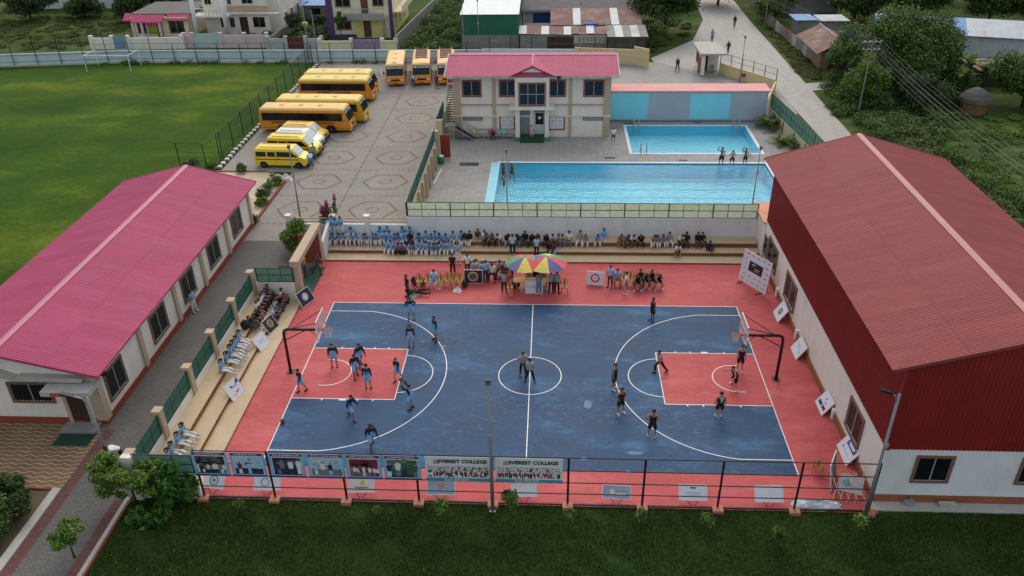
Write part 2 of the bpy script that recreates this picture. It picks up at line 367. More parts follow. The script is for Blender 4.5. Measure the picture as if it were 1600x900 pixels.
# court paint: worn acrylic with brushed, patchy colour
def courtmat(name, a, b_, c_, rough):
    m = bpy.data.materials.new(name); m.use_nodes = True; N = m.node_tree.nodes; K = m.node_tree.links; b = N['Principled BSDF']
    geo = N.new('ShaderNodeNewGeometry')
    def noise(sc, st=(1,1,1), det=8, ro=.65):
        mp = N.new('ShaderNodeMapping'); mp.inputs['Scale'].default_value = st; K.new(geo.outputs['Position'], mp.inputs['Vector'])
        n = N.new('ShaderNodeTexNoise'); n.inputs['Scale'].default_value = sc; n.inputs['Detail'].default_value = det; n.inputs['Roughness'].default_value = ro
        K.new(mp.outputs[0], n.inputs['Vector']); return n
    n1 = noise(.28, (.7,1.6,1)); r1 = N.new('ShaderNodeValToRGB'); e = r1.color_ramp.elements
    e[0].position = .38; e[0].color = (*lin(a), 1); e[1].position = .74; e[1].color = (*lin(c_), 1); x = e.new(.54); x.color = (*lin(b_), 1)
    K.new(n1.outputs['Fac'], r1.inputs[0])
    n2 = noise(3.5, (.35,2.2,1), 10, .75); r2 = N.new('ShaderNodeMapRange'); r2.inputs[1].default_value = .3; r2.inputs[2].default_value = .7; r2.inputs[3].default_value = .82; r2.inputs[4].default_value = 1.16
    K.new(n2.outputs['Fac'], r2.inputs[0]); hs = N.new('ShaderNodeHueSaturation'); K.new(r1.outputs[0], hs.inputs['Color']); K.new(r2.outputs[0], hs.inputs['Value'])
    # chalky scuffs gathered in some areas
    n4 = noise(2.2, (1,1.4,1), 12, .8); n5 = noise(.16, (1,1,1), 4, .5); ml = N.new('ShaderNodeMath'); ml.operation = 'MULTIPLY'
    r4 = N.new('ShaderNodeMapRange'); r4.inputs[1].default_value = .52; r4.inputs[2].default_value = .72; r4.inputs[3].default_value = 0; r4.inputs[4].default_value = .5; K.new(n4.outputs['Fac'], r4.inputs[0])
    r5 = N.new('ShaderNodeMapRange'); r5.inputs[1].default_value = .4; r5.inputs[2].default_value = .62; K.new(n5.outputs['Fac'], r5.inputs[0]); K.new(r4.outputs[0], ml.inputs[0]); K.new(r5.outputs[0], ml.inputs[1])
    mxw = N.new('ShaderNodeMix'); mxw.data_type = 'RGBA'; K.new(ml.outputs[0], mxw.inputs[0]); K.new(hs.outputs[0], mxw.inputs[6]); mxw.inputs[7].default_value = (*[.5*v+.22 for v in lin(c_)], 1)
    K.new(mxw.outputs[2], b.inputs['Base Color'])
    r3 = N.new('ShaderNodeMapRange'); r3.inputs[3].default_value = rough-.12; r3.inputs[4].default_value = rough+.15; K.new(n1.outputs['Fac'], r3.inputs[0]); K.new(r3.outputs[0], b.inputs['Roughness'])
    b.inputs['Specular IOR Level'].default_value = .28
    MATS[name] = m; return m
courtmat('court_red', (174,72,74), (186,83,84), (202,108,106), .66)
courtmat('court_blue', (40,66,96), (48,78,110), (78,118,152), .66)
# ------------------------------------------------------------------ ground
def sheet(name, m, pts, z, parent=None, struct=True):
    o = MB().poly([(x, y, z) for x, y in pts]).build(name, m, parent)
    if struct and not parent: tag(o, kind='structure')
    return o
def rect(x0, y0, x1, y1): return [(x0,y0),(x1,y0),(x1,y1),(x0,y1)]
hx0, hy0, hx1, hy1 = -5.5, 23.2, 22.5, 43.8       # hole for the sunk pools
g = MB(); B = 3000
for a in (rect(-B,-B,B,hy0), rect(-B,hy1,B,B), rect(-B,hy0,hx0,hy1), rect(hx1,hy0,B,hy1)): g.poly([(x,y,-.08) for x,y in a])
tag(g.build('ground', M['wild_grass']), kind='structure')
sheet('lawn', M['lawn_grass'], rect(-18.9,-40,60,-9.9), -.05)
sheet('sports_field', M['field_grass'], [(-110,-30),(-32.6,-30),(-32.6,20),(-30.2,30),(-30.2,68.3),(-56,68.4),(-110,63)], -.05)
plaza = sheet('paved_plaza', M['plaza_pavers'], [(-22.5,16.7),(-9.7,16.7),(-9.7,40),(-9.2,48),(-9.2,68.1),(-29.2,68.1),(-29.2,30.4),(-22.5,30.4)], 0)
path = sheet('paved_path', M['grey_pavers'], [(-22.4,-40),(-18.95,-40),(-18.95,-10.2),(-18.5,-10.2),(-18.5,7.9),(-15.4,7.9),(-15.4,16.7),(-22.4,16.7)], -.004)
for nm, a in (('path_border', rect(-22.4,-40,-21.85,-5.4)), ('path_border', rect(-19.5,-40,-18.97,-10.4)), ('path_border', [(-19.2,6.5),(-18.7,6.5),(-16.3,16.6),(-16.8,16.6)])):
    sheet(nm, M['border_pavers'], a, .0, path)
for x0, x1 in ((-18.95,-18.75),(-22.85,-22.42)): part('kerb', M['concrete'], path, x0,-40,-.1,x1,-10.3 if x0>-20 else -9.75,.1 if x0>-20 else .06)
part('kerb', M['plinth_red'], path, -18.74,-40,-.09,-18.66,-10.4,.06)
# brown courtyard with wavy blocks
def wavymat():
    m = bpy.data.materials.new('wavy_pavers'); m.use_nodes = True; N = m.node_tree.nodes; K = m.node_tree.links; b = N['Principled BSDF']
    geo = N.new('ShaderNodeNewGeometry'); wv = N.new('ShaderNodeTexWave'); wv.bands_direction = 'Y'; wv.wave_profile = 'SAW'
    sx = N.new('ShaderNodeSeparateXYZ'); K.new(geo.outputs['Position'], sx.inputs[0])
    s_ = N.new('ShaderNodeMath'); s_.operation = 'MULTIPLY'; s_.inputs[1].default_value = 9; K.new(sx.outputs[0], s_.inputs[0])
    sn = N.new('ShaderNodeMath'); sn.operation = 'SINE'; K.new(s_.outputs[0], sn.inputs[0])
    ad = N.new('ShaderNodeMath'); ad.operation = 'MULTIPLY_ADD'; ad.inputs[1].default_value = .055; K.new(sn.outputs[0], ad.inputs[0]); K.new(sx.outputs[1], ad.inputs[2])
    dv = N.new('ShaderNodeMath'); dv.operation = 'DIVIDE'; dv.inputs[1].default_value = .3; K.new(ad.outputs[0], dv.inputs[0])
    fr = N.new('ShaderNodeMath'); fr.operation = 'FRACT'; K.new(dv.outputs[0], fr.inputs[0])
    rp = N.new('ShaderNodeValToRGB'); e = rp.color_ramp.elements; e[0].position = .0; e[0].color = (*lin((178,152,114)), 1); e[1].position = .16; e[1].color = (*lin((112,88,66)), 1)
    x = e.new(.12); x.color = (*lin((178,152,114)), 1)
    K.new(fr.outputs[0], rp.inputs[0]); n = N.new('ShaderNodeTexNoise'); n.inputs['Scale'].default_value = .6; n.inputs['Detail'].default_value = 8; K.new(geo.outputs['Position'], n.inputs['Vector'])
    mr = N.new('ShaderNodeMapRange'); mr.inputs[1].default_value = .3; mr.inputs[2].default_value = .7; mr.inputs[3].default_value = .8; mr.inputs[4].default_value = 1.2; K.new(n.outputs['Fac'], mr.inputs[0])
    hs = N.new('ShaderNodeHueSaturation'); K.new(rp.outputs[0], hs.inputs['Color']); K.new(mr.outputs[0], hs.inputs['Value']); K.new(hs.outputs[0], b.inputs['Base Color']); b.inputs['Roughness'].default_value = .9
    MATS['wavy_pavers'] = m; return m
wavymat()
yard = sheet('tan_courtyard', M['wavy_pavers'], rect(-45,-9.7,-22.42,-4.95), -.002)
part('kerb', M['plinth_brown'], yard, -45,-9.82,-.1,-22.9,-9.7,.05)
sheet('planting_bed', M['soil'], rect(-45,-40,-22.86,-9.83), -.045)
tiles = sheet('tiled_forecourt', M['tan_tiles'], [(-29.4,19.4),(-22.5,19.4),(-22.5,28.4),(-23.4,29.9),(-25,30.4),(-29.4,30.4)], .008)
kb = MB(); kb.tube([(-22.5,18.3,.1),(-22.45,28.3,.1)], .12, 4); kb.build('brick_edging', M['plinth_red'], tiles)
kb = MB(); kb.box(-29.6,30.4,-.02,-24.9,30.55,.1); kb.build('brick_edging', M['plinth_brown'], tiles)
# hexagon figures and dashed lines in the plaza paving
for hx in (-19.45, -13.5):
    for hy in (22.35, 28.25, 34.05, 39.95, 45.6, 51.5):
        if hx < -18 and hy > 42: continue
        o_ = [(2.1,0),(1.05,1.65),(-1.05,1.65),(-2.1,0),(-1.05,-1.65),(1.05,-1.65)]
        sheet('hexagon_fill', M['hex_fill'], [(hx+a*.97, hy+b*.97) for a, b in o_], .004, plaza)
        for s_, t_ in ((1,.16),(.3,.34)):
            mb = MB(); n = 6
            vs = [(hx+a*s_, hy+b*s_, .008) for a, b in o_]+[(hx+a*s_*(1-t_*.6), hy+b*s_*(1-t_*.6), .008) for a, b in o_]
            mb.add(vs, [(i,(i+1)%6,(i+1)%6+6,i+6) for i in range(6)]); mb.build('hexagon_band', M['red_pavers'], plaza)
mb = MB()
for i in range(100):
    y = 17+i*.5
    if y < 66: mb.poly([(-16.5,y,.006),(-16.3,y,.006),(-16.3,y+.26,.006),(-16.5,y+.26,.006)])
for yy in (19.6,25.1,31,36.9,42.8,48.7,54.6):
    for i in range(24):
        x = -22+i*.5
        if not -16.8 < x < -16.2: mb.poly([(x,yy,.006),(x+.26,yy,.006),(x+.26,yy+.16,.006),(x,yy+.16,.006)])
mb.build('dashed_paver_line', M['red_pavers'], plaza)
sheet('concrete_yard', M['grey_concrete'], [(-9.2,47),(27.2,47),(27.2,60),(21.5,61.5),(14.5,68),(-9.2,68)], .004)
road = sheet('dirt_road', M['dirt_road'], [(27.9,-60),(31.0,-60),(30.8,40.7),(30.9,50),(31.0,58),(31.2,75),(31.4,93),(33,140),(27,140),(24.4,93),(21,80),(14,70),(14.5,66.5),(21,61),(27.1,60),(27.2,52),(27.6,38.5)], -.04)
sheet('dirt_track', M['dirt_road'], [(30.9,55.5),(31,58.5),(36,59.5),(36,57.2)], -.036)
# ------------------------------------------------------------------ court floor
court = sheet('court_floor', M['court_red'], rect(-15.5,-10.15,16.25,13.6), .0)
LX, LY = 13.23, 7.79
sheet('blue_playing_area', M['court_blue'], rect(-LX,-LY,LX,LY), .004, court)
for s_ in (-1,1): sheet('red_key', M['court_red'], rect(min(s_*LX,s_*(LX-5.8)),-2.45,max(s_*LX,s_*(LX-5.8)),2.45), .008, court)
LW = .046
def strip(pts, z=.012, closed=False, name='court_line', wd=LW):
    pts = [Vector((*p,0)) for p in pts]; n = len(pts); vs = []; fs = []
    for i, p in enumerate(pts):
        d = (pts[(i+1)%n]-pts[i-1]) if closed else pts[min(i+1,n-1)]-pts[max(i-1,0)]
        d.normalize(); nn = Vector((-d.y, d.x, 0))*wd*.5*1.15; vs += [(p.x+nn.x,p.y+nn.y,z),(p.x-nn.x,p.y-nn.y,z)]
    for i in range(n if closed else n-1): j = (i+1)%n; fs.append((2*i,2*i+1,2*j+1,2*j))
    return MB().add(vs, fs).build(name, M['line_white'], court)
def arc(cx, cy_, r, a0, a1, n=40): return [(cx+r*math.cos(R(a0+(a1-a0)*i/n)), cy_+r*math.sin(R(a0+(a1-a0)*i/n))) for i in range(n+1)]
for s_ in (-1,1):
    strip([(-LX-.03,s_*LY),(LX+.03,s_*LY)]); strip([(s_*LX,-LY+.04),(s_*LX,LY-.04)])
    for t_ in (-1,1):
        strip([(s_*(LX-.04),t_*2.45),(s_*(LX-5.8),t_*2.45)])
        for dx in (1.75,2.9,3.75,4.6):
            sheet('lane_mark', M['line_white'], rect(s_*(LX-dx)-.04-(.16 if dx==2.9 else 0),min(t_*2.48,t_*2.6),s_*(LX-dx)+.04+(.16 if dx==2.9 else 0),max(t_*2.48,t_*2.6)), .012, court)
    strip([(s_*(LX-5.8),-2.42),(s_*(LX-5.8),2.42)])
    strip(arc(s_*(LX-5.8), 0, 1.8, 90, 90+s_*180), .012)
    hx = s_*(LX-1.575)
    strip([(hx+s_*.35,1.25)]+arc(hx,0,1.25,90,90+s_*180)+[(hx+s_*.35,-1.25)])
    a = math.degrees(math.asin(6.72/6.8))
    strip([(s_*(LX-.04),6.72)]+[(hx+s_*6.8*math.cos(R(q)), 6.8*math.sin(R(q))) for q in np.linspace(180-a, 180+a, 70)]+[(s_*(LX-.04),-6.72)])
strip([(0,-LY+.04),(0,LY-.04)]); strip(arc(0,0,1.8,0,360)[:-1], .016, True)
mat('worn_patch', (96,122,142), var=.3, scale=5)
for px, py, a, b in ((3.21, -2.58)+(.28,.42), (5.43, -6.42)+(.45,.16), (-5.33, 2.83)+(.16,.12), (2.87, -6.91)+(.2,.12), (5.03, -7.81)+(.12,.18)):
    sheet('worn_patch', M['worn_patch'], [(px+a*math.cos(t)*random.uniform(.7,1.1), py+b*math.sin(t)*random.uniform(.7,1.1)) for t in np.linspace(0,6.28,11)[:-1]], .014, court)
# ------------------------------------------------------------------ pools and deck
deck = MB(); P1 = (-3.6,23.85,20.6,32.8); P2 = (8.75,35.4,20.8,43.1)
def frame_rects(o, holes):
    xs = sorted({o[0],o[2]}|{h[i] for h in holes for i in (0,2)}); ys = sorted({o[1],o[3]}|{h[i] for h in holes for i in (1,3)})
    for i in range(len(xs)-1):
        for j in range(len(ys)-1):
            mx, my = (xs[i]+xs[i+1])/2, (ys[j]+ys[j+1])/2
            if not any(h[0]<mx<h[2] and h[1]<my<h[3] for h in holes): yield rect(xs[i],ys[j],xs[i+1],ys[j+1])
for a in frame_rects((-9.6,16.66,25.4,46.9), [P1,P2]): deck.poly([(x,y,.02) for x,y in a])
deck = tag(deck.build('pool_deck', M['deck_tiles']), kind='structure')
mat('pool_tile', (110,216,240), var=.06, scale=1.2, rough=.4); mat('pool_floor', (116,224,244), var=.1, scale=.5, rough=.4)
mat('pool_strip', (150,206,222), var=.06, stain=.2); mat('coping', (214,220,222), var=.05, stain=.2); mat('lane_tile', (90,196,228), var=.1)
watermat()
for nm, P, dz in (('main_pool', P1, -1.45), ('small_pool', P2, -1.0)):
    x0,y0,x1,y1 = P; b = MB()
    b.poly([(x0,y0,dz),(x1,y0,dz),(x1,y1,dz),(x0,y1,dz)], 1)
    for p, q in (((x0,y0),(x1,y0)),((x1,y0),(x1,y1)),((x1,y1),(x0,y1)),((x0,y1),(x0,y0))): b.poly([(*p,dz),(*p,.02),(*q,.02),(*q,dz)])
    po = tag(b.build(nm, [M['pool_tile'], M['pool_floor']]), kind='structure')
    n = 5 if nm == 'main_pool' else 0
    for i in range(n):
        yy = y0+(y1-y0)*(i+.5)/n; sheet('lane_line', M['lane_tile'], rect(x0+1.2,yy-.12,x1-1.2,yy+.12), dz+.01, po)
    wt = sheet('pool_water', M['pool_water'], rect(x0+.01,y0+.01,x1-.01,y1-.01), -.07, po)
    cw = .28
    for a in ((x0-cw,y1,x1+cw,y1+cw),(x0-cw,y0-cw,x1+cw,y0),(x1,y0,x1+cw,y1)) + (((x0-cw,y0,x0,y1),) if nm=='small_pool' else ()):
        part('coping', M['coping'], po, a[0],a[1],-.1,a[2],a[3],.05)
    if nm == 'main_pool': part('gutter_strip', M['pool_strip'], po, x0-.8,y0,-.1,x0,y1,.045)
for px, py, sx, sy in ((-6.47, 32.44)+(.9,.7), (6.58, 34.15)+(.5,.3), (13.26, 33.56)+(.4,.3), (9.14, 43.96)+(.5,.2), (16.21, 44.17)+(.35,.15)):
    d = part('drain_grate', M['black_steel'], deck, px-sx, py-sy*.6, .021, px+sx, py+sy*.6, .035)
def ladder(x, y, s):
    t = thing('pool_ladder', (x,y,0), s, 'pool ladder', 'steel pool ladders')
    for dx in (-.28,.28):
        MB().tube([(dx,.5,.0),(dx,.5,.75),(dx,.3,.95),(dx,.0,.9),(dx,-.1,.4),(dx,-.1,-.6)], .03, 6).build('rail', M['aluminium'], t, True, True)
    for k in range(3): MB().box(-.26,-.14,-.55+k*.22,.26,-.06,-.51+k*.22).build('rung', M['aluminium'], t, True)
    return t
ladder(*(9.73, 42.37), 'steel ladder at the left end of the small pool far edge')
ladder(*(19.84, 42.6), 'steel ladder at the right end of the small pool far edge')
l = ladder(*(9.81, 35.67), 'steel ladder on the near edge of the small pool'); l.rotation_euler.z = math.pi
l = ladder(19.3,34.9, 'steel ladder beside the pool lamp pole'); l.rotation_euler.z = math.pi
l = ladder(*(-3.1, 32.47), 'steel ladder in the far left corner of main pool'); 

# ------------------------------------------------------------------ building helpers
def window(parent, axis, pos, out, u0, u1, z0, z1, sur, fr, gl, cols=2, rows=1, sw=.11, bars=0, name='window'):
    """surround and frame (a part) with each pane as its sub-part; axis is the wall's normal"""
    def bx(mb, a0, b0, a1, b1, d0, d1, mi=0):
        d0, d1 = sorted((pos+out*d0, pos+out*d1))
        if axis == 'y': mb.box(a0,d0,b0,a1,d1,b1,mi)
        else: mb.box(d0,a0,b0,d1,a1,b1,mi)
    f = MB()
    bx(f,u0-sw,z0-sw,u1+sw,z0,-.02,.1); bx(f,u0-sw,z1,u1+sw,z1+sw,-.02,.09); bx(f,u0-sw,z0,u0,z1,-.02,.085); bx(f,u1,z0,u1+sw,z1,-.02,.085)
    bt = .05; 
    for i in range(cols+1):
        u = u0+(u1-u0)*i/cols; a, b = max(u0,u-bt/2), min(u1,u+bt/2); bx(f,a,z0,b,z1,-.01,.055,1)
    for j in range(rows+1):
        z = z0+(z1-z0)*j/rows; a, b = max(z0,z-bt/2), min(z1,z+bt/2); bx(f,u0+.001,a,u1-.001,b,-.01,.05,1)
    for k in range(bars):
        u = u0+(u1-u0)*(k+1)/(bars+1); bx(f,u-.012,z0,u+.012,z1,.06,.075,2)
    w_ = f.build(name, [sur, fr, M['black_steel']], parent)
    for i in range(cols):
        for j in range(rows):
            p = MB(); bx(p, u0+(u1-u0)*i/cols+bt/2, z0+(z1-z0)*j/rows+bt/2, u0+(u1-u0)*(i+1)/cols-bt/2, z0+(z1-z0)*(j+1)/rows-bt/2, -.01, .02)
            p.build('pane', gl, w_)
    return w_
def corrugated(wd, vec, pitch=.25, h=.014, rot=None):
    """one ribbed metal sheet: width along +Y, running up the slope vector vec=(dx,dz)"""
    n = max(1, round(wd/pitch)); pr = []
    L = math.hypot(*vec); nx, nz = -vec[1]/L, vec[0]/L
    if nz < 0: nx, nz = -nx, -nz
    for i in range(n):
        y = i*wd/n; q = wd/n
        pr += [(y,0),(y+q*.55,0),(y+q*.67,h),(y+q*.88,h)]
    pr.append((wd+.02,.004)); vs = []; fs = []
    for y, o in pr: vs += [(nx*o, y, nz*o), (vec[0]+nx*o, y, vec[1]+nz*o)]
    for i in range(len(pr)-1): fs.append((2*i,2*i+1,2*i+3,2*i+2))
    return MB().add(vs, fs)
def gable_roof(parent, xe, xr, ze, zr, y0, y1, m, mr, n, rows=2, pitch=.14, xe2=None):
    wd = (y1-y0)/n
    for xs in (xe, xe2 if xe2 is not None else 2*xr-xe):
        for r_ in range(rows):
            a, b = r_/rows, (r_+1)/rows+.02*(r_ < rows-1)
            me = corrugated(wd, ((xr-xs)*(b-a), (zr-ze)*(b-a)), pitch).mesh('roof_sheet', m)
            for k in range(n):
                o = put('roof_sheet', me, parent); j = random.uniform(-.006,.006)
                o.location = o.location+Vector((xs+(xr-xs)*a, y0+k*wd, ze+(zr-ze)*a+.0*(r_ == 0)+.012*r_+.004*(k % 2)+j*.3))
    c = MB(); s_ = (zr-ze)/abs(xr-xe); h = .2
    c.ext([(xr-h,zr-h*s_+.05),(xr-.08,zr+.07),(xr+.08,zr+.07),(xr+h,zr-h*s_+.05),(xr,zr+.0)], 'y', y0-.03, y1+.03)
    c.build('ridge_cap', mr, parent)
    for yy in (y0-.05, y1):
        e = MB()
        for xs in (xe, xe2 if xe2 is not None else 2*xr-xe):
            e.add([(xs,yy,ze-.12),(xs,yy,ze+.05),(xr,yy,zr+.05),(xr,yy,zr-.12),(xs,yy+.05,ze-.12),(xs,yy+.05,ze+.05),(xr,yy+.05,zr+.05),(xr,yy+.05,zr-.12)],
                  [(0,1,2,3),(7,6,5,4),(0,4,5,1),(1,5,6,2),(3,2,6,7),(0,3,7,4)])
        e.build('barge_board', m, parent)
# ------------------------------------------------------------------ long hall with pink roof (left)
hall = thing('school_hall', (-27.15,7,0), 'long white single-storey hall with pink corrugated gable roof on the left', 'building')
X0, X1, Y0, Y1 = -31.85, -22.45, -4.9, 19.3
wl = MB(); wl.box(X0,Y0,.4,X1,Y1,3.25); wl.ext([(X0,3.25),(X1,3.25),(-27.15,4.55)],'y',Y0,Y0+.2); wl.ext([(X0,3.25),(X1,3.25),(-27.15,4.55)],'y',Y1-.2,Y1)
wl.build('wall', M['white_wall'], hall)
part('plinth', M['plinth_red'], hall, X0-.03,Y0-.03,-.05,X1+.06,Y1+.03,.4)
gable_roof(hall, -21.85, -27.15, 3.45, 4.78, -5.35, 20.0, M['pink_sheet'], M['pink_ridge'], 25)
MB().box(-21.98,-5.3,3.3,-21.9,19.95,3.42).build('fascia', M['pink_sheet'], hall)
for y in (-4.75,.0,4.9,9.35,14.1,19.1): part('pilaster', M['beige_trim'], hall, X1-.02,y-.2,.3,X1+.13,y+.2,3.3)
part('corner_pilaster', M['beige_trim'], hall, X1-.5,Y0-.1,.3,X1+.14,Y0+.0,3.3)
for y0, y1 in ((-4.05,-2.3),(1.45,3.35),(6.05,7.8),(10.6,12.4),(15.3,17.1)): window(hall,'x',X1,1,y0,y1,.95,2.55,M['window_surround'],M['aluminium'],M['dark_glass'])
window(hall,'y',Y0,-1,-27.1,-25.0,1.5,2.6,M['window_surround'],M['aluminium'],M['dark_glass'],2,1,bars=10,name='barred_window')
window(hall,'y',Y0,-1,-31.2,-29.1,1.5,2.6,M['window_surround'],M['aluminium'],M['dark_glass'],2,1,bars=10,name='barred_window')
cn = MB(); cn.ext([(-26.7,3.02),(-22.9,3.0),(-22.75,3.22),(-26.2,3.3)],'y',-5.3,-4.88); cn.ext([(-28.4,3.5),(-26.75,3.02),(-26.4,3.2),(-27.4,3.6),(-28.3,3.75)],'y',-5.2,-4.88)
cn.ext([(-31.4,3.02),(-28.0,3.3),(-28.4,3.5),(-31.4,3.3)],'y',-5.25,-4.88); cn.build('cornice', M['concrete'], hall)
can = part('porch_canopy', M['concrete'], hall, -24.75,-6.0,2.62,-22.2,-4.85,2.9)
MB().box(-24.2,-6.04,2.66,-23.0,-6.0,2.86).build('porch_sign', mat('sign_red',(170,70,44)), hall)
d = MB(); d.box(-24.25,-4.93,.1,-23.3,-4.9,2.2); d.build('dark_door_panel', M['dark_wood'], hall)  # flat dark slab on the wall face between the jambs
for x in (-24.4,-23.25): part('door_jamb', M['beige_trim'], hall, x-.05,-5.0,0,x+.15,-4.85,2.62)
part('entrance_step', M['grey_concrete'], hall, -24.7,-5.75,0,-22.75,-4.93,.12)
part('eave_lamp', M['black_steel'], hall, -22.36,-4.45,2.82,-22.05,-4.2,2.95)
tag(part('door_mat', mat('mat_green',(22,54,44)), None, -24.6,-6.7,.0,-22.7,-5.78,.02), 'dark green mat in front of the hall entrance step', 'mat')
# ------------------------------------------------------------------ tall red hall (right)
rh = thing('sports_hall', (21.4,2.5,0), 'tall hall with red corrugated roof, red cladding and white base on the right', 'building')
X0, X1, Y0, Y1 = 16.2, 26.6, -9.35, 14.2
part('wall', M['white_wall'], rh, X0,Y0+.02,.4,X1,Y1,3.15)
part('wall', M['cool_white_wall'], rh, X0+.001,Y0,.42,X1,Y0+.02,3.15)  # thin skin in a cooler white: the near face's shade put into its colour
part('plinth', M['plinth_brown'], rh, X0-.1,Y0-.06,-.05,X1+.05,Y1,.4)
core = MB(); core.ext([(X0+.02,3.15),(X1-.02,3.15),(X1-.02,7.4),(21.4,9.1),(X0+.02,7.4)],'y',Y0+.02,Y1-.02); core.build('upper_wall', M['dark_red_sheet'], rh)
gable_roof(rh, 15.4, 21.35, 7.64, 9.36, -9.6, 14.45, M['red_sheet'], M['red_ridge'], 24)
mb = corrugated(.98, (0.0001, 4.4), .2, .03)
for v in range(len(mb.v)): x, y, z = mb.v[v]; mb.v[v] = (-abs(x), y, z)
me = mb.mesh('cladding_sheet', M['dark_red_sheet'])
for k in range(24):
    o = put('cladding_sheet', me, rh); o.location = o.location+Vector((X0-.02,Y0+k*.98,3.15))
for k in range(11):
    x = X0+k*.95; xm = x+.475; top = 7.55+(5.95-abs(xm-21.35))*.289-.1
    mb = corrugated(.95, (.0001, top-3.15), .19, .03); mb.v = [(y, -abs(x_), z) for x_, y, z in mb.v]
    o = put('cladding_sheet', mb.mesh('cladding_sheet', M['dark_red_sheet']), rh); o.location = o.location+Vector((x, Y0-.01, 3.15))
part('corner_flashing', M['dark_red_sheet'], rh, X0-.07,Y0-.06,3.12,X0+.1,Y0+.1,7.5)
for y0, y1 in ((-6.7,-4.95),(.2-.2,.0),(5.75,7.9),(10.6,12.8)):
    if y1-y0 > 1: window(rh,'x',X0,-1,y0,y1,.95,2.55,M['window_surround'],M['aluminium'],M['dark_glass'])
for x0, x1 in ((17.72,19.2),(22.35,23.9)): window(rh,'y',Y0,-1,x0,x1,1.35,2.72,M['window_surround'],M['aluminium'],M['dark_glass'])
for y in (4.2,9.2,-3.4): part('wall_block', M['white_wall'], rh, X0-.18,y-.12,.0,X0,y+.12,.62)
dr = part('side_door', M['aluminium'], rh, X0-.04,13.1,.15,X0,14.1,2.3)
part('door_panel', M['bluish_glass'], rh, X0-.06,13.2,.9,X0-.03,14.0,2.2)
part('apron', M['concrete'], rh, X0-.2,Y0-.62,-.06,X1+6,Y0-.06,.02)
an = thing('link_room', (16.9,15.7,0), 'small white link room with orange flat roof beside the sports hall', 'building')
part('wall', M['white_wall'], an, 16.15,14.22,0,18.6,17.6,2.85); part('roof_slab', mat('orange_slab',(206,142,110),stain=.3), an, 16.0,14.3,2.85,18.8,17.8,2.97)
part('downpipe', M['aluminium'], an, 15.98,17.0,2.5,16.14,17.12,2.9)
# ------------------------------------------------------------------ stands
def prismpart(nm, m, par, x0,y0,x1,y1,z0,z1): return part(nm, m, par, x0,y0,z0,x1,y1,z1)
bs = thing('back_stand', (0,13.6,0), 'three tan spectator steps with brown risers below the white back wall', 'stand')
BY = (13.55,14.57,15.41,16.45); BZ = (.12,.4,.75)
for i in range(3):
    zl = -.02
    part('riser', M['tier_brown'], bs, -15.25,BY[i],zl,16.1,BY[i]+.1,BZ[i]-.035)
    part('tread', M['tier_tan'], bs, -15.25,BY[i]-.02,BZ[i]-.035,16.1,BY[i+1]-.001+.1*(i<2),BZ[i])
    part('core', M['tier_brown'], bs, -15.2,BY[i]+.1,zl,16.05,BY[i+1],BZ[i]-.036)
ls = thing('left_stand', (-16.9,-1,0), 'three tan spectator steps along the left side of the court', 'stand')
LXs = (-15.42,-16.5,-17.4,-18.3)
for i in range(3):
    part('riser', M['tier_brown'], ls, LXs[i]-.1,-10.0,-.02,LXs[i],7.85,BZ[i]-.035)
    part('tread', M['tier_tan'], ls, LXs[i+1]+.001-.1*(i<2),-10.0,BZ[i]-.035,LXs[i]+.02,7.85,BZ[i])
    part('core', M['tier_brown'], ls, LXs[i+1],-9.98,-.02,LXs[i]-.1,7.83,BZ[i]-.036)
# ------------------------------------------------------------------ walls and fences
def panel_fence(t, p0, p1, z0, z1, n, sub_, pm, fm, post_w=.07, gap=True, rows=2, post_z=None, post_top=.02):
    """posts with framed infill panels; n bays, each of sub_ panels by rows"""
    a, b = Vector((*p0,0)), Vector((*p1,0)); d = (b-a); L = d.length; d.normalize(); ang = math.atan2(d.y, d.x)
    Rz = Matrix.Rotation(ang, 3, 'Z')
    def bx(nm, m, s0, s1, h0, h1, th, off=0):
        c = a+d*(s0+s1)/2; k = ('pf', m.name)
        if m.name not in _ub: _ub[m.name] = MB().box(-.5,-.5,-.5,.5,.5,.5).mesh('unit_'+m.name, m)
        o = put(nm, _ub[m.name], t); nn = Vector((-d.y,d.x,0))*off
        o.location = o.location+Vector((c.x+nn.x,c.y+nn.y,(h0+h1)/2)); o.scale = (abs(s1-s0),th,h1-h0); o.rotation_euler = (0,0,ang); return o
    for i in range(n+1):
        s_ = L*i/n; bx('post', fm, s_-post_w/2, s_+post_w/2, post_z if post_z is not None else z0, z1+post_top, post_w)
    for j in range(rows+1):
        z = z0+(z1-z0)*j/rows; bx('rail', fm, 0, L, z-.02, z+.02, .045)
    for i in range(n):
        for k in range(sub_):
            s0 = L*(i+k/sub_)/n; s1 = L*(i+(k+1)/sub_)/n
            if k: bx('mullion', fm, s0-.015, s0+.015, z0, z1, .04)
            for j in range(rows):
                bx('panel', pm, s0+.02, s1-.02, z0+(z1-z0)*j/rows+.022, z0+(z1-z0)*(j+1)/rows-.022, .012)
bw = thing('back_wall', (3.3,16.55,0), 'white wall topped by pale green panel fence behind the back stand', 'wall')
part('wall', M['cool_white_wall'], bw, -9.6,16.45,-.05,16.14,16.65,2.2)
panel_fence(bw, (-9.5,16.56), (16.1,16.56), 2.22, 3.34, 8, 3, M['pale_green_panel'], M['green_steel'])
lw = thing('low_wall', (-14,16.55,0), 'low white wall with tan rails left of the tall back wall', 'wall')
part('wall', M['cool_white_wall'], lw, -18.7,16.45,-.05,-9.6,16.65,1.55)
for z in (1.75,2.02): part('rail', M['beige_trim'], lw, -18.6,16.51,z-.035,-9.6,16.6,z+.035)
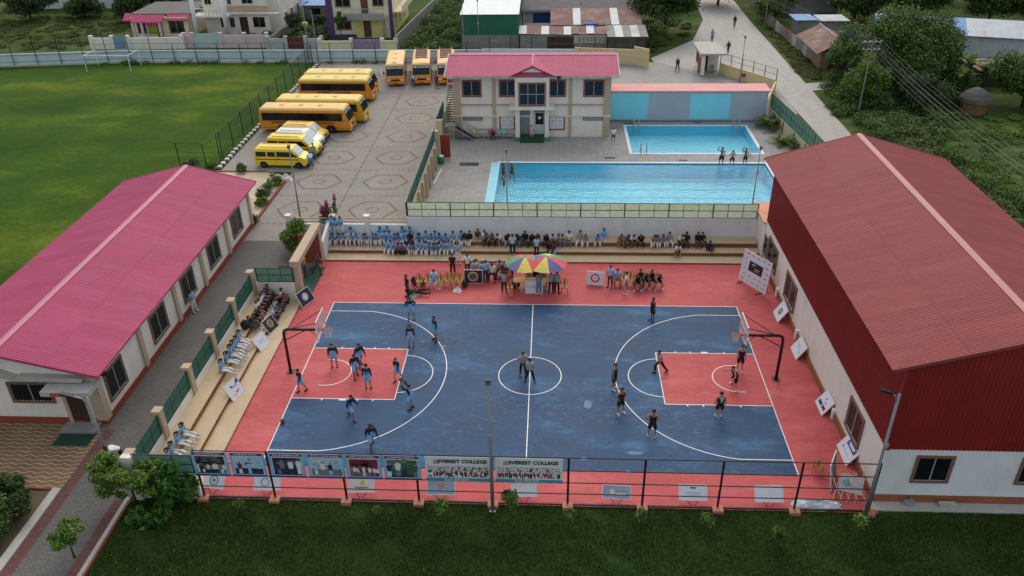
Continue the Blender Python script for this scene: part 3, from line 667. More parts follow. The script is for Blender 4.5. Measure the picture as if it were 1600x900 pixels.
for x in (-18.55,-15.2,-12.6): part('pillar', M['cool_white_wall'], lw, x-.17,16.38,-.05,x+.17,16.72,2.2); part('pillar_cap', M['white_wall'], lw, x-.22,16.33,2.2,x+.22,16.77,2.28)
sw_ = MB(); sw_.ext([(13.7,0),(16.44,0),(16.44,2.15),(13.7,1.5)],'x',-15.45,-15.27); tag(sw_.build('end_wall', M['cool_white_wall']), 'short sloping white wall closing the left end of back stand', 'wall')
lf = thing('left_fence', (-18.35,-1,0), 'beige pillars with dark green panels on a low white wall by the path', 'fence')
part('wall', M['white_wall'], lf, -18.45,-9.95,-.05,-18.3,7.85,1.2)
pys = (-9.85,-6.75,-3.05,.35,3.85,7.4)
for y in pys: part('pillar', M['beige_trim'], lf, -18.58,y-.2,-.05,-18.2,y+.2,2.5); part('pillar_cap', M['beige_trim'], lf, -18.62,y-.24,2.5,-18.16,y+.24,2.56)
for i in range(5): panel_fence(lf, (-18.37,pys[i]+.2), (-18.37,pys[i+1]-.2), 1.22, 2.32, 1, 3, M['dark_green_panel'], M['green_steel'])
gf = thing('end_fence', (-16.9,7.93,0), 'green panel fence on white wall between the left stand and gate', 'fence')
part('wall', M['white_wall'], gf, -18.3,7.86,-.05,-15.75,8.0,1.45); panel_fence(gf, (-18.2,7.93), (-15.75,7.93), 1.47, 2.5, 1, 3, M['green_panel'], M['green_steel'])
nf = thing('corner_fence', (-16.7,-10.1,0), 'green panel fence on white wall at the near end of left stand', 'fence')
part('wall', M['cool_white_wall'], nf, -18.3,-10.18,-.05,-15.35,-10.04,1.55); panel_fence(nf, (-18.15,-10.11), (-15.35,-10.11), 1.57, 2.62, 1, 3, M['green_panel'], M['green_steel'])
part('pillar', M['white_wall'], nf, -18.6,-10.35,-.05,-18.1,-10.06,2.6)
gt = thing('gate_portal', (-15.6,10.9,0), 'beige gate portal with dark red jambs between path and court', 'gate')
for y in (8.25,13.5): part('pillar', M['beige_trim'], gt, -15.85,y-.25,-.05,-15.35,y+.25,2.6); 
part('lintel', M['beige_trim'], gt, -15.9,7.98,2.6,-15.3,13.78,2.95)
for y in (8.53,13.22): part('jamb', M['plinth_red'], gt, -15.8,min(y,y)-.02,0,-15.4,y+.03,2.6)
part('gate_leaf', M['plinth_red'], gt, -16.9,8.56,.05,-15.82,8.62,2.3); part('gate_leaf', M['plinth_red'], gt, -16.9,13.14,.05,-15.82,13.2,2.3)
tag(part('gate_mat', mat('mat_green2',(24,66,50)), None, -16.2,9.0,.016,-15.0,12.6,.03), 'green mat lying across the court gateway', 'mat')
# pool side wall towards the plaza
pw = thing('pool_side_wall', (-9.55,25,0), 'tan pillared wall with green panels between plaza and pool deck', 'wall')
part('wall', M['tan_wall'], pw, -9.68,16.66,-.05,-9.5,33.0,2.15)
for i in range(9): part('pillar', M['beige_trim'], pw, -9.5,17.2+i*1.95,-.05,-9.25,17.5+i*1.95,2.15)
panel_fence(pw, (-9.6,16.7), (-9.6,33.0), 2.17, 3.25, 6, 2, M['dark_green_panel'], M['black_steel'])
for y in (33.15,36.2): part('gate_pillar', M['tan_wall'], pw, -9.85,y-.2,-.05,-9.3,y+.2,3.0)
rg = part('gate_leaf', mat('gate_red',(132,48,40),rough=.5), pw, -9.25,33.95,.1,-8.35,34.02,2.3)
rg = part('gate_leaf', M['gate_red'], pw, -9.55,33.4,.1,-9.48,34.8,2.3)
part('wall', M['tan_wall'], pw, -9.9,36.4,-.05,-9.7,46.5,1.9); panel_fence(pw, (-9.8,36.4), (-9.8,41.5), 1.92, 3.2, 2, 2, M['dark_green_panel'], M['black_steel'])
MB().tube([(-8.9,31.2,.05),(-9.15,27.6,.08)],.06,6).build('drain_pipe', M['cool_white_wall'], pw)
bi = thing('green_bin', (-9.05,32.6,.02), 'small green bin by the red pool gate', 'bin'); MB().lathe([(.22,0),(.26,.6),(.26,.7),(.18,.72)],n=12).build('body', mat('bin_green',(34,130,74)), bi, True, True); MB().lathe([(.27,.7),(.22,.8)],n=12).build('lid', mat('bin_lid',(190,220,200)), bi, True, True)
# near fence with footings
ff = thing('court_fence', (0,-10.12,0), 'black rail fence on brick footings along the near side of the court', 'fence')
FX = [-15.2,-11.78,-8.36,-4.93,-1.45,2.02,5.46,8.92,12.4,15.75]
for x in FX:
    MB().tube([(x,-10.12,-.05),(x,-10.12,2.98)],.055,8).build('post', M['black_steel'], ff)
    part('footing', mat('footing_brick',(168,112,88),stain=.4,sscale=1.5), ff, x-.24,-10.42,-.08,x+.24,-10.02,.16)
for z in (2.94,2.18,1.44,.76): MB().tube([(-15.25,-10.12,z),(15.75,-10.12,z)],.026,6).build('rail', M['black_steel'], ff)
for i in range(9): part('bottom_rail', M['black_steel'], ff, FX[i]+.25,-10.16,.08,FX[i+1]-.25,-10.09,.14)
part('court_edge_kerb', M['tier_brown'], ff, -15.3,-10.06,-.08,16.1,-9.99,.05)
# right-hand fence along the road
rf = thing('road_fence', (24.6,38,0), 'tan wall with teal green panels between pool deck and dirt road', 'fence')
a, b = Vector((23.75,45.5,0)), Vector((25.3,27.0,0))
d_ = (b-a); an_ = math.atan2(d_.y,d_.x)
o = part('wall', M['tan_wall'], rf, 0,0,0,1,1,1); o.location = Vector(((a.x+b.x)/2,(a.y+b.y)/2,.6))-wloc(rf); o.scale = (d_.length,.18,1.3); o.rotation_euler = (0,0,an_)
panel_fence(rf, a.xy, b.xy, 1.27, 2.75, 6, 4, M['green_panel'], M['green_steel'])
for i in range(6):
    q = a+d_*(i+.5)/6; part('wall_pillar', M['plinth_brown'], rf, q.x-.16,q.y-.1,-.05,q.x-.08,q.y+.1,1.2)
# ------------------------------------------------------------------ pool house
ph = thing('pool_house', (-.9,41.5,0), 'two-storey white pool house with pink metal roof and tan pilasters', 'building')
WY = 39.9
part('wall', M['white_wall'], ph, -8.5,WY,-.05,6.75,47.0,6.35)
for x0, x1 in ((-8.55,-7.85),(-4.7,-4.38),(2.75,3.05),(6.15,6.8)): part('pilaster', M['beige_trim'], ph, x0,WY-.12,0,x1,WY+.02,6.3)
for z in (3.3,2.18): part('string_course', M['beige_trim'] if z > 3 else M['white_wall'], ph, -8.6,WY-.16,z-.06,6.85,WY+.01,z+.06)
for x0, x1 in ((-7.55,-5.85),(-3.95,-2.5),(.9,2.35),(4.25,6.05)): window(ph,'y',WY,-1,x0,x1,4.2,5.65,M['plinth_red'],M['aluminium'],M['bluish_glass'])
for x0, x1 in ((-7.6,-5.8),(4.25,6.05)):
    part('vent_window', M['plinth_red'], ph, x0-.06,WY-.08,1.72,x1+.06,WY,2.1); o = part('vent_glass', M['pale_glass'], ph, x0+.03,WY-.1,1.79,x1-.03,WY-.05,2.03)
mat('notice_white', (214,218,222), var=.06, scale=5)
for x0, x1 in ((-3.95,-2.62),(.9,2.3)):
    window(ph,'y',WY,-1,x0,x1,.85,2.05,M['plinth_red'],M['aluminium'],M['notice_white'],2,1,name='notice_window')
    for k in range(8): part('notice_line', M['bluish_glass'], ph, x0+.15+(k%2)*.72,WY-.045,1.1+(k//2)*.2,x0+.38+(k%2)*.72+random.uniform(0,.2),WY-.03,1.13+(k//2)*.2)
# projecting bay with porch below
part('bay_wall', M['white_wall'], ph, -2.45,38.9,3.45,.85,WY+.01,6.3); part('porch_slab', M['white_wall'], ph, -3.0,38.5,3.18,1.35,WY+.02,3.44)
window(ph,'y',38.9,-1,-2.0,.4,3.62,5.65,M['plinth_red'],M['aluminium'],M['bluish_glass'],3,2)
for x0, x1 in ((-2.45,-2.02),(.42,.85)): part('porch_column', M['white_wall'], ph, x0,38.9,-.05,x1,39.3,3.18); part('column_base', mat('base_green',(60,120,96)), ph, x0-.1,38.55,-.04,x1+.1,39.35,.32)
part('porch_back', mat('porch_grey',(128,134,138)), ph, -2.02,39.82,0,.42,39.895,3.18); part('door_leaf', mat('door_pale',(190,194,196)), ph, -.62,39.76,.2,.36,39.815,2.55); part('door_glass', M['dark_glass'], ph, -.5,39.73,1.35,.3,39.765,2.5)
part('door_notice', M['notice_white'], ph, -.22,39.715,1.9,.06,39.73,2.15); part('door_leaf', M['porch_grey'], ph, -1.95,39.77,.2,-1.05,39.81,2.5); part('door_post', M['white_wall'], ph, -1.03,39.7,.2,-.64,39.81,3.1)
for k in range(3): part('entrance_step', mat('step_green',(28,74,52),stain=.3), ph, -1.98,38.05+k*.32,.0 if k==0 else .12*k+.001,.36,39.82,.12*(k+1))
# roof
py_e, py_r, pz_e, pz_r = 39.0, 43.5, 6.34, 7.3
wd = 16.7/17
for s_, yy in ((1,py_e),(-1,48.0)):
    me = corrugated(wd, ((43.5-yy), pz_r-pz_e), .25); me.v = [(y, x_, z) for x_, y, z in me.v]; me = me.mesh('roof_sheet', M['pink_sheet'])
    for k in range(17):
        o = put('roof_sheet', me, ph); o.location = o.location+Vector((-9.2+k*wd, yy, pz_e+.003*(k%2)))
MB().ext([(43.2,7.28),(43.5,7.4),(43.8,7.28),(43.5,7.3)],'x',-9.2,7.5).build('ridge_cap', M['pink_ridge'], ph)
for x in (-9.25,7.48):
    e = MB(); e.add([(x,39.0,6.25),(x,39.0,6.42),(x,43.5,7.38),(x,43.5,7.2),(x+.06,39.0,6.25),(x+.06,39.0,6.42),(x+.06,43.5,7.38),(x+.06,43.5,7.2)],[(0,1,2,3),(7,6,5,4),(0,4,5,1),(1,5,6,2),(3,2,6,7),(0,3,7,4)])
    e.build('barge_board', M['cool_white_wall'], ph); g_ = MB(); g_.add([(x+.5*(1 if x<0 else -1)+(0 if x<0 else 0),39.9,6.3),(x+.5*(1 if x<0 else -1),47,6.3),(x+.5*(1 if x<0 else -1),43.5,7.2)],[(0,1,2)]); g_.build('gable_wall', M['white_wall'], ph)
part('gutter', M['aluminium'], ph, -9.25,38.9,6.2,7.55,39.0,6.3)
for k in range(9): part('gutter_bracket', M['cool_white_wall'], ph, -8.6+k*1.9,38.9,6.3,-8.56+k*1.9,39.0,6.42)
# decorative gable over the bay
ax, zb, zt = -.78, 6.4, 7.32; hw = 2.1; cy_ = 38.72
for s_ in (-1,1):
    sh = MB(); sh.add([(ax+s_*(hw+.15),cy_,zb),(ax,cy_,zt+.08),(ax,42.9,zt+.08),(ax+s_*(hw+.15),39.0,zb),(ax+s_*(hw+.15),cy_,zb-.1),(ax,cy_,zt-.04)],[(0,1,2,3),(0,4,5,1)])
    sh.build('gable_slope', M['pink_sheet'], ph)
MB().tube([(ax,cy_-.03,zt+.1),(ax,42.8,zt+.1)],.09,6).build('ridge_cap', M['pink_ridge'], ph)
MB().add([(ax-1.05,cy_+.25,zb+.32),(ax+1.05,cy_+.25,zb+.32),(ax,cy_+.25,zt-.18)],[(0,1,2)]).build('gable_panel', M['white_wall'], ph)
MB().add([(ax-1.9,cy_+.02,zb),(ax+1.9,cy_+.02,zb),(ax+1.05,cy_+.3,zb+.3),(ax-1.05,cy_+.3,zb+.3)],[(0,1,2,3)]).build('gable_skirt', M['pink_sheet'], ph)
sp_ = thing('loudspeaker', (1.75,38.75,6.15), 'black loudspeaker hung under the pool house eave', 'loudspeaker'); MB().lathe([(.1,0),(.2,.12),(.2,.3),(.08,.36)],n=10).build('horn', M['black_steel'], sp_, True); MB().box(-.03,-.03,.3,.03,.3,.36).build('bracket', M['aluminium'], sp_, True)
# outside stairs
st = thing('outside_stairs', (-9,41,0), 'dark metal stairs with steel railings at the left of the pool house', 'stairs')
for k in range(16): part('tread', M['dark_wood'], st, -9.45,40.0+k*.24,1.5+k*.17,-8.62,40.27+k*.24,1.54+k*.17)
for x in (-9.48,-8.6):
    MB().tube([(x,39.9,1.4),(x,43.9,4.1)],.05,6).build('stringer', M['aluminium'], st); MB().tube([(x,39.9,2.4),(x,43.9,5.1)],.03,6).build('handrail', M['aluminium'], st)
    for k in range(5): MB().tube([(x,39.9+k,1.45+k*.68),(x,39.9+k,2.42+k*.68)],.02,5).build('baluster', M['aluminium'], st)
part('landing', M['grey_concrete'], st, -9.5,38.7,1.36,-8.4,39.95,1.5)
for x in (-9.45,-8.5): part('landing_leg', M['aluminium'], st, x-.03,38.75,0,x+.03,38.81,1.36)
for k in range(8): part('lower_tread', M['dark_wood'], st, -8.38+k*.24,38.75,1.2-k*.165,-8.1+k*.24,39.6,1.24-k*.165)
for y in (38.72,39.62):
    MB().tube([(-8.4,y,2.3),(-6.4,y,.95)],.03,6).build('handrail', M['aluminium'], st); MB().tube([(-8.4,y,1.25),(-6.4,y,-.0)],.04,6).build('stringer', M['aluminium'], st); MB().tube([(-8.4,y,1.8),(-6.4,y,.5)],.02,6).build('handrail', M['aluminium'], st)
    for k in range(4): MB().tube([(-8.3+k*.62,y,1.2-k*.42),(-8.3+k*.62,y,2.24-k*.42)],.02,5).build('baluster', M['aluminium'], st)
part('upper_landing', M['cool_white_wall'], st, -9.6,43.9,4.1,-8.5,45.6,4.3)
for z in (4.7,5.15): part('landing_rail', M['cool_white_wall'], st, -9.6,43.85,z,-8.5,43.93,z+.12)
part('landing_infill', M['plinth_brown'], st, -9.55,43.87,4.32,-8.55,43.91,4.68)
# bench with bags
be = thing('poolside_bench', (-4.7,39.4,0), 'low slatted bench along the pool house front', 'bench')
for k in range(3): part('slat', M['aluminium'], be, -6.8,39.15+k*.18,.42,-2.6,39.3+k*.18,.46)
for k in range(5): part('leg', M['aluminium'], be, -6.7+k,39.2,0,-6.62+k,39.62,.42)
part('back_slat', M['aluminium'], be, -6.8,39.75,.75,-2.6,39.79,.87)
def bag(x, y, z, s_, m, label, cat='bag', k=0):
    t = thing('bag', (x,y,z), label, cat); mb = MB(); mb.ball((0,0,s_*.5), s_*.5, 9, 6, 0, (1,.65,1.05)); mb.build('body', m, t, True, True)
    MB().tube([(-s_*.12,0,s_*.98),(-s_*.08,0,s_*1.14),(s_*.08,0,s_*1.14),(s_*.12,0,s_*.98)],.02,5).build('strap', m, t, True); MB().ball((0,-s_*.3,s_*.32),s_*.27,7,5,0,(1,.5,1)).build('pocket', m, t, True, True); return t
mat('bag_black',(22,22,26)); mat('bag_pink',(200,70,110)); mat('bag_cyan',(110,190,200)); mat('bag_white',(214,210,208)); mat('bag_yellow',(200,190,80))
bag(*(-6.67, 40.96),.45,.55,M['bag_black'],'black backpack on the poolside bench'); bag(-4.95,39.35,.46,.5,M['bag_pink'],'pink bag on the poolside bench'); bag(-3.6,39.35,.46,.45,M['bag_cyan'],'pale blue bag on the poolside bench'); bag(-6.6,39.35,.46,.5,M['bag_yellow'],'yellow and green bag at the left end of poolside bench')
# changing block with blue wall and pink slab
cb = thing('changing_block', (15,45.6,0), 'low blue walled block with pink flat roof behind the small pool', 'building')
part('wall', M['blue_wall'], cb, 6.9,44.4,-.05,23.1,46.9,3.22); part('roof_slab', M['pink_slab'], cb, 6.85,44.3,3.22,23.3,46.95,3.32)
for a_, b_ in (((7.17, 44.4, 3.04),(11.0, 44.4, 0.33)),((15.3, 44.4, 2.96),(19.36, 44.4, 0.34))): part('cyan_panel', M['cyan_panel'], cb, a_[0],44.385,b_[2],b_[0],44.41,a_[2])
part('skirting', mat('skirt_blue',(94,116,136)), cb, 6.9,44.37,-.04,23.1,44.42,.22)

# ------------------------------------------------------------------ hoops
mat('hoop_black',(28,22,22),rough=.45); mat('rim_orange',(210,70,40)); mat('board_edge',(214,204,204)); seethrough('board_clear',(200,200,205),.35,.2); seethrough('net_white',(225,225,225),.75); mat('pad_green',(30,110,80))
def hoop(s, label):
    t = thing('basketball_hoop', (s*13.95,0,0), label, 'basketball hoop', 'basketball hoops'); k = -s
    MB().tube([(0,0,0),(0,0,2.65),(k*.06,0,2.86),(k*.25,0,2.96),(k*2.15,0,2.96)],.085,10).build('pole', M['hoop_black'], t, True, True)
    part('base_plate', M['hoop_black'], t, -.2,-.2,.0,.2,.2,.03, True)
    MB().tube([(0,0,2.2),(k*1.3,0,2.92)],.03,6).build('brace', M['hoop_black'], t, True)
    for y in (-.7,.7): MB().tube([(k*.5,0,3.0),(k*2.15,y,3.85)],.022,6).build('upper_brace', M['hoop_black'], t, True)
    for y in (-.5,.5): MB().tube([(k*1.5,0,2.95),(k*2.15,y,2.75)],.02,6).build('lower_brace', M['hoop_black'], t, True)
    bx = k*2.2; part('backboard', M['board_clear'], t, bx-.02,-.88,2.78,bx+.02,.88,3.9, True)
    f = MB()
    for a in ((-.9,2.74,.9,2.8),(-.9,3.88,.9,3.94),(-.9,2.74,-.84,3.94),(.84,2.74,.9,3.94)): f.box(bx-.03,a[0],a[1],bx+.03,a[2],a[3])
    f.build('board_frame', M['board_edge'], t, True)
    f = MB(); x = bx+k*.025
    for a in ((-.3,2.98,.3,3.02),(-.3,3.4,.3,3.44),(-.3,2.98,-.26,3.44),(.26,2.98,.3,3.44)): f.box(min(x,x+k*.006),a[0],a[1],max(x,x+k*.006),a[2],a[3])
    f.build('target_square', M['board_edge'], t, True)
    part('bottom_pad', M['pad_green'] if s > 0 else M['board_edge'], t, bx-.04,-.92,2.66,bx+.04,-.7,2.86, True)
    c = (bx+k*.38,0,3.0); MB().tube([(c[0]+.23*math.cos(a),.23*math.sin(a),3.0) for a in np.linspace(0,6.283,19)[:-1]],.018,6,0,True).build('rim', M['rim_orange'], t, True)
    part('rim_plate', M['rim_orange'], t, min(bx,bx+k*.16),-.1,2.95,max(bx,bx+k*.16),.1,3.05, True)
    nt_ = MB()
    for i in range(12):
        a = i*math.pi/6
        for dr in (1,-1):
            nt_.tube([(c[0]+.22*math.cos(a),.22*math.sin(a),2.99),(c[0]+.18*math.cos(a+dr*.26),.18*math.sin(a+dr*.26),2.82),(c[0]+.15*math.cos(a),.15*math.sin(a),2.68),(c[0]+.14*math.cos(a+dr*.26),.14*math.sin(a+dr*.26),2.52)],.011,3)
    nt_.build('net', M['board_edge'], t, True)
hoop(-1,'black gooseneck basketball hoop on the left side of the court'); hoop(1,'black gooseneck basketball hoop on the right beside the red hall')
# ------------------------------------------------------------------ light poles
def pole(x, y, h, label, head, r=.075, m='steel_pole', z0=0):
    t = thing('light_pole', (x,y,z0), label, 'light pole', 'light poles')
    MB().tube([(0,0,-.05),(0,0,h*.35),(0,0,h*.36),(0,0,h)],[r,r*.95,r*.75,r*.6],8).build('pole', M[m], t, True, True)
    part('base_plate', M[m], t, -.15,-.15,-.04,.15,.15,.03, True); part('control_box', M['grey_concrete'], t, -.07,-r-.08,h*.6,.07,-r,h*.6+.25, True)
    if head == 'flood': part('lamp_head', M['black_steel'], t, -.09,-.16,h,.09,.08,h+.26, True); part('lamp_glass', M['pale_glass'], t, -.07,-.172,h+.03,.07,-.16,h+.16, True)
    else:
        dx = head; MB().tube([(0,0,h-.5),(dx*.35,0,h-.1),(dx,0,h+.05)],.035,6).build('arm', M[m], t, True)
        f = MB(); f.obox((dx*1.25,0,h+.12),(.55,.2,.1),Matrix.Rotation(R(18 if dx<0 else -18),3,'Y')); f.build('lamp_head', M['black_steel'], t, True)
        f = MB(); f.obox((dx*1.25,0,h+.06),(.4,.14,.03),Matrix.Rotation(R(18 if dx<0 else -18),3,'Y')); f.build('lamp_glass', M['pale_glass'], t, True)
pole(-1.45,-10.5,7.3,'grey lamp pole standing in the lawn before the middle of the fence','flood',.085)
pole(15.55,-10.35,7.0,'grey lamp pole at the near corner of the red hall',-.45,.1)
p_ = pole(-20.9,-7.95,4.2,'grey lamp pole by the hall entrance at the brown courtyard',-.75,.09)
pole(-19.1,20.8,5.9,'grey lamp pole on the plaza behind the low wall','flood',.075)
pole(-2.5,23.5,4.6,'grey lamp pole at the near left of the main pool','flood',.06); pole(17.5,23.5,4.9,'grey lamp pole at the near right of the main pool','flood',.06)
# ------------------------------------------------------------------ banners on the near fence
mat('banner_white',(206,208,208),var=.04); mat('banner_blue',(112,172,202),var=.15,scale=1.2); mat('banner_teal',(60,140,158)); mat('banner_red',(134,28,48)); mat('banner_deep',(36,58,130)); mat('ink_dark',(30,30,40)); mat('ink_skin',(160,120,100)); mat('ink_white',(214,212,210)); mat('ink_maroon',(112,36,58)); mat('ink_navy',(34,46,72)); mat('ink_green',(52,92,74)); mat('ink_grey',(110,114,122)); mat('ink_red',(190,40,70)); mat('ink_gold',(190,160,80)); mat('ink_cloud',(150,184,210))
INK = [M[k] for k in ('ink_dark','ink_skin','ink_white','ink_maroon','ink_navy','ink_green','ink_grey','ink_red')]
def disc(mb, x, y, z, rx, rz, mi, n=8): mb.poly([(x+rx*math.cos(a), y, z+rz*math.sin(a)) for a in np.linspace(0,2*math.pi,n+1)[:-1]], mi)
def figure(mb, x, y, z, h, top, bot, g):
    disc(mb, x, y-.001, z+h*.88, h*.085, h*.11, 1, 7); disc(mb, x, y-.0015, z+h*.94, h*.08, h*.06, 0, 7)
    w_ = h*.2; mb.poly([(x-w_*.5,y,z+h*.35),(x+w_*.5,y,z+h*.35),(x+w_*.72,y,z+h*.72),(x+w_*.3,y,z+h*.79),(x-w_*.3,y,z+h*.79),(x-w_*.72,y,z+h*.72)], top)
    mb.poly([(x-w_*.5,y,z),(x+w_*.5,y,z),(x+w_*.48,y,z+h*.36),(x-w_*.48,y,z+h*.36)], bot)
def photo_banner(x0, x1, label, bgm, seed, figs, low):
    g = random.Random(seed); t = thing('photo_banner', ((x0+x1)/2,-10.18,1.5), label, 'banner', 'photo banners on the near fence'); Y = -10.19
    me = MB(); me.box(x0,Y,1.48,x1,Y+.02,2.92); me.build('sheet', M['banner_blue'], t)
    part('header', M['banner_red'], t, x0+.08,Y-.006,2.76,x1-.08,Y,2.9); hd = MB(); x = x0+.22
    part('footer', M['banner_deep'], t, x0,Y-.004,1.48,x1,Y-.0005,1.58)
    while x < x1-.3: w_ = g.uniform(.03,.12); hd.poly([(x,Y-.009,2.805),(x+w_,Y-.009,2.805),(x+w_,Y-.009,2.855),(x,Y-.009,2.855)]); x += w_+g.uniform(.02,.04)
    hd.build('header_print', M['ink_white'], t)
    px0, px1, pz0, pz1 = x0+.16, x1-.16, 1.64, 2.68
    part('photo_border', M['banner_white'], t, px0-.03,Y-.006,pz0-.03,px1+.03,Y-.0005,pz1+.03)
    p = MB(); yy = Y-.009; p.poly([(px0,yy,pz0),(px1,yy,pz0),(px1,yy,pz1),(px0,yy,pz1)], 0)
    p.poly([(px0,yy-.002,pz0),(px1,yy-.002,pz0),(px1,yy-.002,pz0+low*(pz1-pz0)),(px0,yy-.002,pz0+low*(pz1-pz0))], 8)
    for i in range(12): a = g.uniform(px0,px1-.4); z = g.uniform(pz0+.5,pz1-.1); p.poly([(a,yy-.003,z),(a+g.uniform(.1,.38),yy-.003,z),(a+.3,yy-.003,z+.06),(a,yy-.003,z+.06)], 9)
    n, h = figs
    for i in range(n):
        x = px0+(px1-px0)*(i+.5+g.uniform(-.25,.25))/n; hh = h*g.uniform(.85,1.1); figure(p, x, yy-.004-.0008*i, pz0+.02+g.uniform(0,.06), hh, g.choice([0,2,2,4,6,3,0]), g.choice([0,4,2,6]), g)
    o = p.build('photo_print', INK_P(bgm), t)
def INK_P(bgm):
    l = list(INK); l[5] = M['ink_green']; return [bgm[0]]+INK[1:8]+[bgm[1], bgm[2]]
PB = [(-15.3,-13.62,'leftmost photo banner, group photograph on a dark stage',('ink_dark','ink_navy','ink_grey'),(11,.6),.3),
 (-13.5,-11.88,'photo banner of people seated at a table, second from the left',('ink_cloud','ink_navy','ink_white'),(3,.85),.35),
 (-11.68,-10.05,'photo banner of a man in grey with women, third from the left',('ink_navy','ink_dark','ink_grey'),(4,.9),.15),
 (-9.92,-8.2,'photo banner of men shaking hands against pale sky, fourth from the left',('ink_cloud','ink_grey','ink_white'),(4,.85),.4),
 (-8.14,-6.5,'photo banner of performers in a row on dark stage, fifth from left',('ink_maroon','ink_maroon','ink_dark'),(9,.62),.22),
 (-6.4,-4.7,'photo banner with a green background, sixth from the left',('ink_green','ink_dark','ink_grey'),(4,.95),.12)]
for i, (a, b, lb, bgm, fg, lo) in enumerate(PB): photo_banner(a, b, lb, [M[k] for k in bgm], i+3, fg, lo)
def college_banner(x0, x1, label, batch, seed):
    g = random.Random(seed); t = thing('college_banner', ((x0+x1)/2,-10.18,1.45), label, 'banner', 'college batch banners'); Y = -10.19
    MB().box(x0,Y,1.45,x1,Y+.02,2.92).build('sheet', M['banner_white'], t); part('footer', M['banner_teal'], t, x0,Y-.006,1.45,x1,Y-.0005,1.66)
    write('EVEREST COLLEGE', .27, M['ink_dark'], t, ((x0+x1)/2+.2,Y-.012,2.66), FACE_S, bold=.011, sx=1.0)
    write(batch, .17, M['ink_white'], t, ((x0+x1)/2-.1,Y-.012,1.555), FACE_S, bold=.002, sx=.95)
    e = MB(); cx = x0+.48
    e.tube([(cx+.1*math.cos(a),Y-.01,2.66+.1*math.sin(a)) for a in np.linspace(0,6.28,13)[:-1]],.012,4,0,True); e.poly([(cx-.13,Y-.012,2.53),(cx+.13,Y-.012,2.53),(cx+.1,Y-.012,2.58),(cx-.1,Y-.012,2.58)]); disc(e,cx,Y-.011,2.66,.05,.06,0)
    e.build('emblem', mat('emblem_red',(176,90,90)), t)
    p = MB(); p.poly([(x0+.06,Y-.004,1.7),(x1-.06,Y-.004,1.7),(x1-.06,Y-.004,2.2),(x0+.06,Y-.004,2.2)], 6); n = 34
    for row in range(4):
        for i in range(n):
            x = x0+.1+(x1-x0-.2)*(i+.5+g.uniform(-.3,.3))/n; z = 2.2-row*.1+g.uniform(-.03,.05); top = g.choice([2,2,2,2,4,6]) if row < 3 else g.choice([3,0,2,7,4,3]); figure(p, x, Y-.006-.001*row-.00002*i, z-.17, .32, top, g.choice([0,4,2,3]) if row == 3 else top, g)
    p.build('photo_print', [M['ink_dark']]+INK[1:6]+[M['banner_white'], M['ink_red']], t)
college_banner(-4.48,-1.5,'white EVEREST COLLEGE banner left of the lamp pole, Batch 2077-2078','Batch 2077-2078',1)
college_banner(-1.3,1.76,'white EVEREST COLLEGE banner right of the lamp pole, Batch 2078-2079','Batch 2078-2079',2)
# ------------------------------------------------------------------ boards
mat('board_white',(208,206,212),var=.04); mat('board_navy',(36,34,60),var=.1); mat('board_back',(120,116,120)); mat('board_greyblue',(140,152,168),var=.2,scale=2); mat('board_cream',(200,190,180),var=.1)
def board(label, w_, h_, loc, rz, tilt, face, deco, legs=False, group=None, name='sponsor_board'):
    """a stiff printed sheet leaning back by tilt degrees; local x = along, face towards local -y, foot at the origin"""
    t = thing(name, loc, label, 'board', group, rz); t.rotation_euler = (R(-tilt),0,R(rz))
    MB().box(-w_/2,0,0,w_/2,.03,h_).build('sheet', face, t, True); e = MB()
    for a in ((-w_/2-.02,-.01,w_/2+.02,.02),(-w_/2-.02,h_-.02,w_/2+.02,h_+.01),(-w_/2-.02,.02,-w_/2+.01,h_-.02),(w_/2-.01,.02,w_/2+.02,h_-.02)): e.box(a[0],-.012,a[1],a[2],.04,a[3])
    e.build('frame', M['board_edge'], t, True)
    for (kind, x, z, r, col) in deco:
        mb = MB(); y = -.006
        if kind == 'ring': mb.tube([(x+r*math.cos(a),y,z+r*math.sin(a)) for a in np.linspace(0,6.283,21)[:-1]],r*.13,4,0,True); nm = 'emblem_ring'
        elif kind == 'disc': disc(mb,x,y,z,r,r,0,14); nm = 'emblem'
        elif kind == 'bar': mb.poly([(x-r,y-.003,z-.03),(x+r,y-.003,z-.03),(x+r,y-.003,z+.03),(x-r,y-.003,z+.03)]); nm = 'print_line'
        elif kind == 'rect': mb.poly([(x-r[0],y,z-r[1]),(x+r[0],y,z-r[1]),(x+r[0],y,z+r[1]),(x-r[0],y,z+r[1])]); nm = 'print_block'
        elif kind == 'tri': mb.poly([(x-r,y,z-r),(x+r,y,z-r),(x+r,y,z+r)]); nm = 'print_corner'
        mb.build(nm, col, t, True)
    if legs:
        for s_ in (-1,1): MB().tube([(s_*.06,.03,-.24),(s_*.34,.045,.06)],.015,5).build('easel_leg', M['black_steel'], t, True)
        MB().tube([(0,.05,h_*.7),(0,.35,-.05)],.015,5).build('easel_leg', M['black_steel'], t, True)
    return t
gN = 'boards standing inside the near fence'
